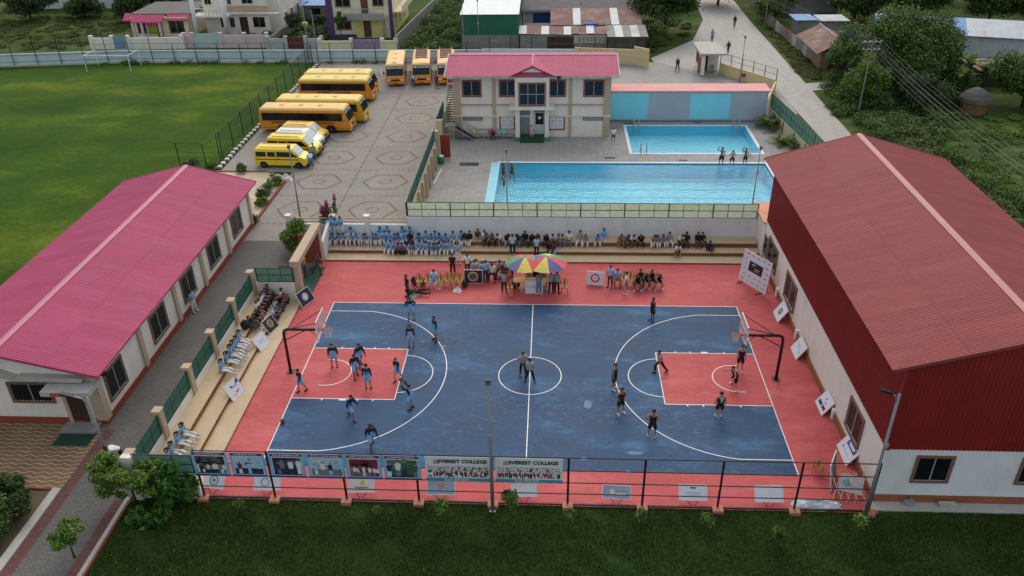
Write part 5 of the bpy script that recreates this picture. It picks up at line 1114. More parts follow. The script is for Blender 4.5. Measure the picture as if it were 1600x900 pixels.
for i in range(12):
    y = 34.2+i*3.05; MB().tube([(-30.3,y,0),(-30.3,y,2.5)],.05,6).build('post', M['green_steel'], pf)
    if i < 11:
        part('mesh_panel', M['mesh_net'], pf, -30.31,y+.06,.1,-30.295,y+2.99,2.45)
for z in (.1,1.25,2.45): MB().tube([(-30.3,34.2,z),(-30.3,67.75,z)],.02,4).build('rail', M['green_steel'], pf)
lg = thing('lattice_gate', (-32,31.2,0), 'dark green lattice frame behind the pink roofed hall', 'gate')
for x, y in ((-33.2,31.3),(-30.6,31.0),(-30.3,33.6)): MB().tube([(x,y,0),(x,y,2.5)],.05,6).build('post', M['green_steel'], lg)
for z in (.9,1.6,2.45): MB().tube([(-33.2,31.3,z),(-30.6,31.0,z)],.025,5).build('rail', M['green_steel'], lg)
MB().tube([(-30.6,31.0,2.45),(-30.3,33.6,2.45)],.025,5).build('rail', M['green_steel'], lg)
mat('kerb_black',(60,58,56),var=.2); mat('kerb_white',(206,204,198),var=.1)
kl = thing('painted_kerb', (-29.6,48,0), 'black and white painted kerb stones along the field fence', 'kerb')
km = {m_: MB().ext([(-.2,0),(.2,0),(.17,.2),(-.17,.2)],'y',-.2,.2).mesh('kerb_stone', M[m_]) for m_ in ('kerb_black','kerb_white')}
for i in range(82):
    y = 31.0+i*.45; o = put('kerb_stone', km['kerb_white' if i%2 else 'kerb_black'], kl); o.location = o.location+Vector((-29.55+random.uniform(-.04,.04),y,random.uniform(-.02,.02))); o.rotation_euler = (0,0,random.uniform(-.12,.12))
# ------------------------------------------------------------------ yard, guard house
yw = thing('yard_wall', (2.5,67,0), 'yellow boundary wall with black fence behind the pool house', 'wall')
wallseg(yw, (-8,68.3),(4,68.0), 1.7, M['pale_blue_wall']); wallseg(yw, (4,68.0),(11.5,66.9), 1.9, M['yellow_wall']); wallseg(yw, (11.5,66.9),(13.2,65.4), 2.3, M['yellow_wall'])
for i in range(8): x = -7+i*2.7; MB().tube([(x,68.2-max(0,x-3)*.1,0),(x,68.2-max(0,x-3)*.1,3.3)],.05,5).build('post', M['black_steel'], yw)
for z in (2.3,3.2): MB().tube([(-8,68.3,z),(3,68.2,z),(12,67.3,z)],.02,4).build('rail', M['black_steel'], yw)
gh = thing('guard_house', (20.6,64,0), 'small white guard house with flat concrete roof at the yard entrance', 'building')
part('wall', M['white_wall'], gh, 19.2,63.4,-.05,21.5,66.3,2.6); part('roof_slab', M['concrete'], gh, 18.8,61.0,2.6,21.9,67.0,2.82)
part('porch_column', M['white_wall'], gh, 19.15,61.4,-.05,19.55,61.8,2.6); part('porch_floor', M['grey_concrete'], gh, 19.0,61.2,-.05,21.8,63.4,.15)
part('door', M['dark_wood'], gh, 19.55,63.36,.15,20.2,63.42,2.1); window(gh,'x',19.2,-1,64.2,65.4,1.0,2.0,M['plinth_red'],M['aluminium'],M['dark_glass']); part('red_board', M['plinth_red'], gh, 19.0,61.9,.2,19.06,63.2,2.0)
c = thing('guard_chair', (20.7,62.6,.15), 'grey chair in the guard house porch', 'chair'); MB().box(-.2,-.2,.4,.2,.2,.45).build('seat', M['grey_concrete'], c, True); MB().box(-.2,.17,.45,.2,.2,.9).build('backrest', M['grey_concrete'], c, True)
for x in (-.18,.18):
    for y in (-.18,.18): MB().tube([(x,y,0),(x,y,.42)],.018,4).build('leg', M['black_steel'], c, True)
ew = thing('entrance_wall', (23,60,0), 'yellow wall with black railing beside the road near the guard house', 'wall')
wallseg(ew, (21.6,62.6),(26.6,55.2), 1.35, M['yellow_wall']); wallseg(ew, (26.6,55.2),(23.6,47), 1.2, M['yellow_wall'])
for i in range(6): q = Vector((21.6,62.6,0)).lerp(Vector((26.6,55.2,0)), i/5); MB().tube([q, q+Vector((0,0,2.6))],.045,5).build('post', M['black_steel'], ew)
for z in (1.9,2.55): MB().tube([(21.6,62.6,z),(26.6,55.2,z)],.02,4).build('rail', M['black_steel'], ew)
part('red_sign', M['plinth_red'], ew, 23.5,58.9,.6,24.3,59.0,1.0)
pole(23.3,58.6,5.2,'grey lamp pole behind the yellow entrance wall','flood',.06)
pole(-29.4,67.2,6.5,'tall thin pole at the far corner of the plaza fence','flood',.07); pole(-31.6,71,7,'concrete street pole behind the boundary wall near red gate',.5,.08)
pole(4.6,66.6,7.5,'thin tall pole at the yellow yard wall behind the pool house','flood',.05)
# ------------------------------------------------------------------ far houses
def houses_wall(name, label, pts, z, m, gate=None):
    t = thing(name, (*pts[0],0), label, 'wall')
    for i in range(len(pts)-1): wallseg(t, pts[i], pts[i+1], z, m)
    for p in pts: part('pillar', m, t, p[0]-.25,p[1]-.25,-.05,p[0]+.25,p[1]+.25,z+.35)
    if gate: part('gate', gate[2], t, gate[0],pts[0][1]-.16,.05,gate[1],pts[0][1]-.1,z+.25)
    return t
houses_wall('garden_wall','white garden wall with blue gate before the pink trimmed bungalow',[(-64,76),(-61,76),(-58.7,76),(-51,76.2)],1.5,M['white_wall'],(-61,-58.7,mat('gate_blue',(110,140,164))))
houses_wall('garden_wall','pinkish garden wall with pale gate before the white villa',[(-50.8,76.6),(-49.6,76.6),(-45.6,76.6),(-42.2,76.6),(-39,76.6)],1.7,mat('pinkish_wall',(196,176,178),stain=.3),(-49.6,-45.6,mat('gate_pale',(164,184,184))))
houses_wall('garden_wall','mossy grey garden wall with dark red gate',[(-38.6,75.6),(-36,75.6),(-33.2,75.6),(-31,75.6)],1.4,mat('mossy_wall',(166,172,172),stain=.6,sscale=1),(-36,-33.2,mat('gate_maroon',(92,44,46))))
houses_wall('garden_wall','cream garden wall with barred violet gate',[(-31,74.6),(-26.6,74.6),(-22.3,74.6),(-20.4,74.6)],1.3,M['cream_wall'],(-26.6,-22.3,mat('gate_lilac',(146,124,152))))
wt = thing('side_wall', (-19.5,84,0), 'long grey wall running back beside the cream and violet house', 'wall'); wallseg(wt, (-20.4,74.6),(-18.4,100), 1.9, M['grey_block'])
# bungalow
b1 = thing('bungalow', (-57,86,0), 'bungalow with pink sloping parapet, arches and a dark flat roof', 'building')
part('wall', M['cream_wall'], b1, -61,82.4,-.05,-52.5,92,2.9); part('flat_roof', mat('dark_roof',(84,84,82),var=.2,stain=.4), b1, -61.2,83.2,2.9,-52.3,92.2,3.3)
for (a, b, y) in ((-62,-59.4,82.2),(-60.2,-55.6,81.0),(-55.6,-52.2,82.2)):
    MB().ext([(y-.2,2.6),(y+1.2,3.35),(y+1.2,3.2),(y-.2,2.5)],'x',a,b).build('sloping_parapet', M['pink_sheet'], b1)
for x in (-60.2,-58.9,-56.2): part('porch_column', mat('column_pink',(206,178,186)), b1, x-.15,81.1,-.05,x+.15,81.4,2.55)
part('porch_wall', mat('lime_paint',(140,160,70)), b1, -58.6,82.34,.3,-56.4,82.41,1.6); part('porch_wall', mat('rose_paint',(190,110,120)), b1, -58.6,82.34,1.6,-56.4,82.41,2.5); part('door', M['dark_wood'], b1, -57.1,82.28,0,-56.4,82.36,2.1)
for x0, x1 in ((-60.0,-59.0),(-55.2,-53.2)): window(b1,'y',82.4,-1,x0,x1,.8,2.3,M['dark_wood'],M['aluminium'],M['dark_glass'],bars=4)
for k in range(12): part('fence_picket', M['white_sheet'], b1, -59+k*.22,80.4,0,-58.92+k*.22,80.46,.9)
# white villa
b2 = thing('white_villa', (-45,88,0), 'white two-storey villa with balconies and tall round columns', 'building')
part('wall', M['white_wall'], b2, -50.6,84.5,-.05,-41.0,97,6.8); part('side_wall', M['white_wall'], b2, -41.0,86,-.05,-39.6,99,6.8)
part('first_floor_band', M['beige_trim'], b2, -47.0,84.4,3.0,-40.9,84.52,4.1); part('balcony_slab', M['white_wall'], b2, -51.5,82.3,2.9,-46.2,84.5,3.15)
for x in (-51.3,-46.8): MB().lathe([(.32,0),(.3,6.8)],(x,82.4,0),12).build('column', M['cool_white_wall'], b2, smooth=True)
for k in range(9): part('balcony_baluster', M['aluminium'], b2, -51.2+k*.55,82.35,3.15,-51.16+k*.55,82.4,4.05)
part('balcony_rail', M['white_wall'], b2, -51.4,82.3,4.05,-46.3,82.45,4.15)
for x0, x1, z0, z1 in ((-48.3,-47.5,1,2.4),(-46.9,-46.2,1,2.4),(-43.4,-41.6,1.0,2.5),(-50.2,-49.2,4.3,5.7),(-46.8,-46.2,4.3,5.7),(-44.6,-43.0,4.4,5.8)): window(b2,'y',84.5,-1,x0,x1,z0,z1,M['white_wall'],M['aluminium'],M['dark_glass'])
part('door', M['dark_wood'], b2, -45.4,84.44,.1,-44.2,84.52,2.5)
for y in (88,91,94.5): window(b2,'x',-39.6,1,y,y+1,1.0,2.4,M['white_wall'],M['aluminium'],M['dark_glass'],1)
for y in (88,91,94.5): window(b2,'x',-39.6,1,y,y+1,4.2,5.5,M['white_wall'],M['aluminium'],M['dark_glass'],1)
part('eave_slab', M['white_wall'], b2, -47,83.9,3.0,-39.2,84.48,3.16)
wv = thing('side_wall', (-38.4,88,0), 'low grey wall beside the white villa', 'wall'); wallseg(wv, (-39,76.8),(-37.6,100), 1.2, M['grey_block'])
# blue roofed shed behind the red gate
b3 = thing('blue_shed', (-35.6,95,0), 'grey shed with bright blue sheet roof behind the maroon gate', 'building')
part('wall', M['grey_block'], b3, -38.5,93.5,-.05,-31.6,100,2.4)
for k in range(7): o = MB(); o.add([(-38.8+k*1.05,92.6,2.5),(-37.78+k*1.05,92.6,2.5),(-37.78+k*1.05,101,3.6),(-38.8+k*1.05,101,3.6)],[(0,1,2,3)]); o.build('roof_sheet', M['blue_sheet'], b3)
part('window', M['dark_glass'], b3, -37,93.44,1,-35.6,93.5,1.9); part('door', M['dark_wood'], b3, -34.4,93.44,0,-33.5,93.5,2)
tk = thing('water_drum', (-36.3,86.5,0), 'yellow drum standing in the weedy plot by the maroon gate', 'drum'); MB().lathe([(.45,0),(.48,.4),(.48,1.1),(.42,1.25),(.2,1.3)],n=12).build('drum', M['bag_yellow'], tk, True, True)
# cream and violet house
b4 = thing('violet_house', (-26.5,86,0), 'cream two-storey house with violet trim and a balcony', 'building')
part('wall', M['cream_wall'], b4, -31.2,82,-.05,-22.2,97,7.2); part('porch_wall', mat('lemon_wall',(206,200,130)), b4, -27.5,81.9,0,-23.0,82.02,3.0); part('door', mat('door_brown',(96,58,46)), b4, -26.3,81.84,.1,-25.2,81.92,2.4)
part('balcony_slab', M['cream_wall'], b4, -28.8,80.6,2.95,-22.8,82,3.2); part('balcony_front', mat('tile_grey',(150,146,150),var=.3,scale=6), b4, -28.8,80.55,2.75,-22.8,80.62,3.7)
for k in range(14): part('balcony_baluster', M['aluminium'], b4, -28.6+k*.43,80.58,3.7,-28.56+k*.43,80.62,4.3)
part('balcony_rail', M['aluminium'], b4, -28.8,80.56,4.28,-22.8,80.64,4.36)
for x0, x1 in ((-31.5,-30.6),(-22.4,-21.9)): part('violet_pier', M['purple_paint'], b4, x0,81.8,0,x1,82.1,7.2)
part('violet_band', M['purple_paint'], b4, -31.3,81.88,2.4,-27.9,81.98,2.9); part('violet_base', M['purple_paint'], b4, -31.3,81.9,0,-27.4,81.99,.5)
for x0, x1, z0, z1 in ((-30.2,-28.2,1.2,2.3),(-30.0,-28.0,4.4,6.0),(-24.6,-23.2,4.5,6.0)): window(b4,'y',82,-1,x0,x1,z0,z1,M['window_surround'],M['aluminium'],M['dark_glass'])
part('balcony_door', M['door_brown'], b4, -26.4,81.9,3.2,-25.4,82.01,5.6); part('porch_column', mat('column_brown',(150,126,118)), b4, -23.3,80.7,0,-22.95,81.05,2.95)
part('side_balcony', M['cream_wall'], b4, -22.2,84,3.0,-20.8,94,3.25); part('side_balcony_front', M['cream_wall'], b4, -20.85,84,3.25,-20.75,94,4.1)
for y in (84,88,92): window(b4,'x',-22.2,1,y+.6,y+1.6,1.0,2.3,M['window_surround'],M['aluminium'],M['dark_glass'],1)
part('side_lemon', M['lemon_wall'], b4, -22.21,83.2,0,-22.16,96,2.9)
# green warehouse
b5 = thing('green_warehouse', (-7,78,0), 'warehouse with green cladding on grey block wall and white roof', 'building')
part('block_wall', M['block_wall'], b5, -11.1,73.2,-.05,-3.4,90,2.35)
mb = corrugated(.96,(.0001,2.7),.24,.03); mb.v = [(y,-abs(x),z) for x,y,z in mb.v]; me = mb.mesh('cladding_sheet', M['shed_green'])
for k in range(8): o = put('cladding_sheet', me, b5); o.location = o.location+Vector((-11.1+k*.96,73.18,2.35))
part('inner_wall', M['shed_green'], b5, -11.08,73.22,2.35,-3.42,90,5.0)
rs = corrugated(.98,(16.5,1.5),.25); rs.v = [(y,x,z) for x,y,z in rs.v]; me = rs.mesh('roof_sheet', M['white_sheet'])
for k in range(8): o = put('roof_sheet', me, b5); o.location = o.location+Vector((-11.2+k*.98,72.9,5.05+.004*(k%2)))
for x, lb in ((-10.6,'thin steel pole at the left of the green warehouse'),(-8.6,'thin dark pole before the green warehouse')): pole(x,70.5,7.2,lb,'flood',.05)
# rusty sheds and the block wall
b6 = thing('rusty_shed', (2.5,75,0), 'long low shed with rusted sheet roof behind a grey block wall', 'building')
part('block_wall', M['block_wall'], b6, -3.2,72.4,-.05,8.4,72.7,2.5); part('inner_wall', M['dark_wood'], b6, -3.0,73.2,0,8.2,79,2.6); part('gap_shade', M['dark_wood'], b6, .4,72.34,0,3.9,72.42,2.3)  # dark slab on the block wall stands in for shade inside a gap
part('pattern_panel', M['concrete'], b6, 3.95,72.3,1.4,8.2,72.39,2.45)
for k in range(7): mb = MB(); mb.tube([(4.5+k*.55+.2*math.cos(a),72.28,1.9+.28*math.sin(a)) for a in np.linspace(-1.2,1.2,7)],.035,4); mb.build('crescent_mark', M['dark_wood'], b6)
for k in range(12):
    o = MB(); x = -3.4+k*1.0; j = random.uniform(-.05,.08); o.add([(x,72.2,2.62+j),(x+1.03,72.2,2.62+j),(x+1.03,75.3,3.0+j),(x,75.3,3.0+j)],[(0,1,2,3)]); o.build('roof_sheet', M['rust_sheet' if k%3 else 'zinc_sheet'], b6)
b7 = thing('rusty_roof_house', (7.4,79,0), 'house with red-brown rusted roof behind the low shed', 'building')
part('wall', M['dark_wood'], b7, 1.0,76.6,0,13,81.5,2.9)
for k in range(12): o = MB(); x = .8+k*1.04; j = random.uniform(-.05,.06); o.add([(x,76.0,2.95+j),(x+1.07,76.0,2.95+j),(x+1.07,82.2,3.9+j),(x,82.2,3.9+j)],[(0,1,2,3)]); o.build('roof_sheet', M['rust_sheet'] if k not in (3,8) else M['zinc_sheet'], b7)
part('blue_cover', mat('tarp_blue',(60,90,170)), b7, 5.4,75.3,2.9,7.2,75.9,3.3)
b8 = thing('dark_shed', (11,73.5,0), 'dark walled shed with grey sheet roof beside the yellow yard wall', 'building')
part('wall', mat('dark_wall',(72,70,70),var=.2,stain=.3), b8, 8.5,71.2,-.05,13.3,75.5,2.5)
for k in range(5): o = MB(); x = 8.3+k*1.06; o.add([(x,70.9,2.55),(x+1.08,70.9,2.55),(x+1.08,75.9,2.95),(x,75.9,2.95)],[(0,1,2,3)]); o.build('roof_sheet', M['zinc_sheet' if k%2 else 'grey_block'], b8)
b9 = thing('long_house', (4.5,88,0), 'long low white and yellow house with dark roof behind the sheds', 'building')
part('wall', M['cool_white_wall'], b9, -3.2,86.5,0,5.0,93,2.9); part('wall', M['yellow_wall'], b9, 5.0,86.6,0,12.2,93,2.9); part('verandah_beam', M['white_wall'], b9, -3.4,85.6,2.75,13.2,85.9,3.05)
MB().ext([(85.3,3.05),(89.5,4.4),(94,3.05)],'x',-3.8,13.4).build('roof', mat('slate_dark',(92,86,88),var=.2,stain=.3), b9)
part('blue_shutter', mat('shutter_blue',(40,70,140)), b9, -1.8,86.42,0,1.0,86.5,2.4)
for x in (5.6,7.4): window(b9,'y',86.6,-1,x,x+1.3,.9,2.3,M['window_surround'],M['aluminium'],M['dark_glass'],bars=3)
# ------------------------------------------------------------------ right of the road
b10 = thing('rust_hut', (36,70,0), 'thatched look hut with brown rusted gable roof across the road', 'building')
part('wall', mat('mud_wall',(128,110,84),var=.2,stain=.3), b10, 34.2,64.5,-.05,38.2,73,2.2)
for s_ in (-1,1):
    for k in range(9): o = MB(); y = 63.6+k*1.1; o.add([(36.2+s_*2.9,y,2.1),(36.2+s_*2.9,y+1.12,2.1),(36.2,y+1.12,3.5),(36.2,y,3.5)],[(0,1,2,3)]); o.build('roof_sheet', M['rust_sheet'], b10)
MB().tube([(36.2,63.5,3.52),(36.2,73.6,3.52)],.1,5).build('ridge_cap', M['concrete'], b10)
part('post', M['tier_tan'], b10, 38.0,63.8,0,38.12,63.92,2.2); part('opening_shade', M['dark_wood'], b10, 35.2,64.44,0,37.4,64.52,1.8)  # no hole in the hut wall: its inner shade is a dark slab
tf = thing('tin_fence', (33,74,0), 'patched rusty tin sheet fence along the right of the road', 'fence')
for k in range(15):
    q = Vector((33.4,90,0)).lerp(Vector((34.3,65.5,0)), k/15); q2 = Vector((33.4,90,0)).lerp(Vector((34.3,65.5,0)), (k+1)/15); o = MB(); h = 1.5+random.uniform(-.12,.12); o.add([(q.x,q.y,0),(q2.x,q2.y,0),(q2.x+.0,q2.y,h),(q.x,q.y,h),(q.x+.04,q.y,0),(q2.x+.04,q2.y,0),(q2.x+.04,q2.y,h),(q.x+.04,q.y,h)],[(0,1,2,3),(7,6,5,4),(3,2,6,7)]); o.build('tin_sheet', [M['grey_block'],M['rust_sheet'],M['concrete']][random.choice([0,0,1,0,2])], tf)
b11 = thing('long_tin_shed', (52,71,0), 'long tin shed with blue and grey sheet roof on the far right', 'building')
dirv = Vector((62,67.5,0))-Vector((43.3,73.2,0)); L_ = dirv.length; dirv.normalize(); nv = Vector((-dirv.y,dirv.x,0))
for k in range(36):
    p = Vector((43.3,73.2,0))+dirv*(k*1.0); q = p+dirv*1.03; o = MB()
    o.add([(p.x,p.y,2.7),(q.x,q.y,2.7),((q+nv*5).x,(q+nv*5).y,3.9),((p+nv*5).x,(p+nv*5).y,3.9)],[(0,1,2,3)]); o.build('roof_sheet', M['blue_sheet'] if k < 11 else M['zinc_sheet'], b11)
    o = MB(); p = p+nv*.5; q = q+nv*.5; o.add([(p.x,p.y,0),(q.x,q.y,0),(q.x,q.y,2.75),(p.x,p.y,2.75)],[(0,1,2,3)]); o.build('wall_sheet', M['zinc_sheet'] if k > 6 else M['dark_wood'], b11)
b12 = thing('blue_roof_shack', (37,84,0), 'small shack with blue sheet roof behind the rust hut', 'building'); part('wall', M['grey_block'], b12, 35.5,81,0,41.5,84,2.3); part('roof', M['blue_sheet'], b12, 35,80.4,2.4,38,84.5,2.5); part('roof', M['zinc_sheet'], b12, 38.5,80.4,2.3,42.5,84.5,2.4)
wl_ = thing('washing_line', (40.5,77,0), 'washing line with white cloth beside the rust hut', 'washing line'); MB().tube([(39,76,1.9),(42,78,1.9)],.012,4).build('line', M['aluminium'], wl_); MB().add([(40,76.7,1.9),(40.9,77.3,1.9),(41.1,77.3,1.0),(40.1,76.6,1.1)],[(0,1,2,3)]).build('cloth', M['white_sheet'], wl_)
b13 = thing('old_block_house', (38,99,0), 'grey block house with rusted roof at the top right', 'building'); part('wall', M['grey_block'], b13, 34,97,0,46,104,3.0)
for k in range(12): o = MB(); x = 33.5+k*1.1; o.add([(x,96,3.0),(x+1.12,96,3.0),(x+1.12,101,4.2),(x,101,4.2)],[(0,1,2,3)]); o.build('roof_sheet', M['rust_sheet'], b13)
b14 = thing('far_brown_shed', (52,54,0), 'low rust coloured shed roof behind the haystack', 'building'); part('wall', M['dark_wood'], b14, 50,57,0,58,61,1.9); part('roof', M['rust_sheet'], b14, 49.5,56.4,1.9,58.5,61.5,2.05)
b15 = thing('grey_house', (-80,104,0), 'pale grey house half hidden by trees at the top left', 'building'); part('wall', M['cool_white_wall'], b15, -90,104,0,-66,112,3.4); part('flat_roof', M['concrete'], b15, -90.5,103.5,3.4,-65.5,112.5,3.7)
for x in (-86,-80,-74,-69): window(b15,'y',104,-1,x,x+1.8,1.2,2.6,M['blue_sheet'],M['aluminium'],M['dark_glass'],bars=3)
hs_ = thing('haystack', (45.4,47.6,0), 'round straw stack with a dark thatched cap', 'haystack')
mb = MB(); mb.lathe([(1.25,0),(1.35,.6),(1.5,1.3),(1.2,1.5)],n=18); mb.v = [(x*random.uniform(.94,1.06),y*random.uniform(.94,1.06),z) for x,y,z in mb.v]; mb.build('straw', mat('straw',(120,94,60),var=.3,scale=6,bump=.5), hs_, True)
mb = MB(); mb.lathe([(1.75,1.35),(1.6,1.7),(1.1,2.2),(.5,2.55),(.1,2.7)],n=18); mb.v = [(x*random.uniform(.95,1.05),y*random.uniform(.95,1.05),z) for x,y,z in mb.v]; mb.build('thatch_cap', mat('thatch',(76,74,70),var=.3,scale=6,bump=.5), hs_, True)
# power poles and wires
def power_pole(x, y, h, lb):
    t = thing('power_pole', (x,y,0), lb, 'power pole', 'power poles'); MB().tube([(0,0,-.1),(0,0,h)],[.08,.055],8).build('pole', M['grey_block'], t, True)
    for z in (h-.25,h-1.0): MB().box(-.9,-.05,z,.9,.05,z+.09).build('crossarm', M['steel_pole'], t, True)
    for z in (h-.25,h-1.0):
        for x_ in (-.8,-.3,.3,.8): MB().lathe([(.04,z+.09),(.06,z+.16),(.03,z+.22)],(x_,0,0),6).build('insulator', M['bag_white'], t, True)
power_pole(33.4,47,7.7,'power pole beside the big trees right of the road'); power_pole(31.9,8,7.8,'power pole behind the red hall'); power_pole(24.0,100,8,'power pole far up the dirt road'); power_pole(32.7,88,6.5,'dark street pole by the tin fence')
mat('wire',(120,122,120))
k = 0
for z in (0,-.75):
    for x_ in (-.8,-.3,.3,.8):
        pts = []
        for (a, b) in (((24.0,100,8.05),(33.4,47,7.75)),((33.4,47,7.75),(31.9,8,7.85))):
            for i in range(9):
                t_ = i/8; pts.append((a[0]+(b[0]-a[0])*t_+x_, a[1]+(b[1]-a[1])*t_, a[2]+(b[2]-a[2])*t_+z-1.0*4*t_*(1-t_)*.6))
        k += 1; tag(MB().tube(pts,.013,3).build('power_line', M['wire']), 'power line right of the red hall, %s from the left on the %s crossarm' % (['first','second','third','fourth'][(k-1)%4], 'upper' if z == 0 else 'lower'), 'power line', 'power lines along the road')
# ------------------------------------------------------------------ vegetation
L1 = leafmat('leaf_dark',(38,58,26),(86,110,52),.5); L2 = leafmat('leaf_mid',(46,70,30),(108,132,60),.6); L3 = leafmat('leaf_light',(58,84,34),(124,150,62),.8); L4 = leafmat('leaf_grey',(38,54,34),(90,110,66),.7); L5 = leafmat('leaf_olive',(60,72,34),(116,122,62),.7)
BK = M['bark']
gT = 'large trees right of the road'
tree('big_tree','tall dense dark green tree in the middle of the right-hand trees','tree',40.5,55,9.0,5.2,4.2,46000,.3,L2,BK,gT,26,.28,11)
tree('big_tree','rounded dark tree left of the tallest right-hand tree','tree',36.4,57.5,7.2,3.6,3.2,24000,.28,L2,BK,gT,20,.22,12)
tree('big_tree','tree crown overlapping the long tin shed','tree',45.0,56.5,8.2,4.0,3.8,28000,.3,L1,BK,gT,20,.24,13)
tree('big_tree','mid green tree nearest the dirt road on the right','tree',35.2,50.5,5.6,2.6,2.5,14000,.26,L3,BK,gT,20,.18,16)
tree('big_tree','low spreading tree below the big right-hand trees','tree',40.2,48.6,4.2,2.8,1.9,12000,.26,L4,BK,gT,18,.16,17)
tree('big_tree','leafy tree at the right edge above the haystack','tree',51.5,49.5,6.5,4.0,3.2,24000,.3,L2,BK,gT,20,.22,14)
tree('big_tree','tree at the right edge below the haystack','tree',49.5,36,4.5,2.8,2.3,8000,.36,L3,BK,gT,14,.16,15)
for i,(x,y,h,r,lb) in enumerate(((28.5,104,7,4,'dark tree at the top left of the tin fence'),(34.8,92,6,3.6,'dark tree behind the tin fence'),(47,92,8,5,'dark tree at top right left of the shed'),(55,90,9,5,'broad dark tree behind the long tin shed'),(64,86,9,5.5,'dark tree at the top right corner'),(40,112,9,6,'far dark tree above the blue shack'),(50,114,9,6,'far dark tree at the top, third from right'),(61,110,9,6,'far dark tree at the top, second from right'),(72,104,10,6.5,'far dark tree at the very top right'),(72,86,9,6,'dark tree beyond the end of tin shed'))):
    tree('background_tree',lb,'tree',x,y,h,r,h*.45,15000,.45,[L1,L2][i%2 and i<4],BK,'background trees on the right',18,.25,20+i)
tree('street_tree','spreading dark tree standing by the dirt road bend','tree',17.4,83.5,8.5,6.0,3.0,17000,.45,L1,BK,None,22,.3,41)
tree('street_tree','small round bright tree beside the yard entrance','tree',15.3,75,3.6,1.4,1.3,3500,.28,L2,BK,None,10,.1,42)
tree('street_tree','dark tree at the top centre right above the road bend','tree',10,97,8,5,3.2,11000,.5,L1,BK,None,18,.25,43); tree('street_tree','tree left of the far dirt road','tree',21,106,8,4.5,3.4,11000,.5,L2,BK,None,18,.25,44)
for i,(x,y,h,r,lb) in enumerate(((-84,95,5,4.2,'broad dark bush in front of the grey house, left'),(-76,97,4.5,3.6,'broad dark bush in front of the grey house, right'),(-66,94,5.5,3.2,'dark tree left of the bungalow'),(-63,100,6,4,'tree behind the bungalow'),(-95,100,6,4.5,'tree at the top left corner'))):
    tree('garden_tree',lb,'tree',x,y,h,r,h*.46,9000,.45,L1 if i%2 else L4,BK,'trees behind the sports field',16,.2,50+i)
tree('young_tree','slender young tree before the violet house','tree',-28.9,78.5,4.6,1.1,1.3,1800,.28,L1,BK,None,8,.06,56); tree('young_tree','leafy young tree in the weedy plot by the villa','tree',-37.2,84,3.6,1.7,1.3,2500,.3,L4,BK,None,9,.07,57)
def shrub(x, y, r, h, label, m, n=900, size=.2, seed=0, group=None, cat='shrub', z0=0, name='shrub'):
    t = thing(name, (x,y,z0), label, cat, group); bl = crown_blobs(0,0,h*.52,r,h*.5,9,seed,(.3,.55)); put('foliage', leaf_mesh('foliage', bl, n, size, m, seed=seed), t, True)
    mb = MB(); g = random.Random(seed)
    for i in range(4): b = bl[i]; mb.tube([(g.uniform(-.06,.06),g.uniform(-.06,.06),-.05),(b[0]*.6,b[1]*.6,b[2]*.6),b[:3]],[.03,.022,.01],4)
    mb.build('stems', BK, t, True); return t
for i,(px,py,r,h,m,lb) in enumerate((((-26.95, 30.39),0,.7,.9,L2,'round green shrub on the far edge of tiled forecourt'),((-22.98, 25.93),0,.75,1.1,L3,'first leafy shrub of the forecourt edging from the vans'),((-22.8, 23.92),0,.8,1.3,L4,'second leafy shrub of the forecourt edging from the vans'),((-22.93, 27.47),0,.7,1.2,L3,'shrub at the far end of brick edging'),((-22.55, 19.6),0,.7,1.2,L2,'dark shrub at the far corner of pink roofed hall'),((-22.79, 23.02),0,.6,.9,L3,'low pale shrub between the edging shrubs'),((-30.04, 30.82),0,.6,.8,L3,'pale shrub at the foot of lattice frame'),((-32.02, 31.43),0,.8,.9,L1,'dark shrub behind the ridge end of the pink roof'))):
    shrub(px[0]-.15,px[1],r,h,lb,m,900,.17,60+i,'shrubs around the tiled forecourt')
tree('round_tree','dense round green bush tree beside the court gate','tree',-17.6,14.6,2.7,1.35,1.15,7000,.2,L3,BK,None,16,.08,71)
t = thing('bougainvillea', (-15.9,16.95,0), 'bougainvillea with magenta flower spikes at the low wall corner', 'plant'); mg = leafmat('leaf_magenta',(110,20,80),(190,50,130),2)
put('foliage', leaf_mesh('foliage',[(.0,.0,1.6,.45,.4,.9),(.3,.1,2.2,.3,.25,.6),(.75,.3,2.6,.18,.18,.7)],1500,.16,L2,seed=72),t,True); put('flowers', leaf_mesh('flowers',[(-.1,0,2.5,.25,.22,.45),(.25,.05,2.9,.2,.2,.5),(.85,.35,3.3,.13,.13,.5),(.1,-.1,2.2,.3,.2,.3)],900,.12,mg,seed=73),t,True); MB().tube([(0,0,0),(.1,0,1.4),(.3,.1,2.4),(.8,.3,3.0)],[.05,.04,.03,.015],5).build('stem', BK, t, True)
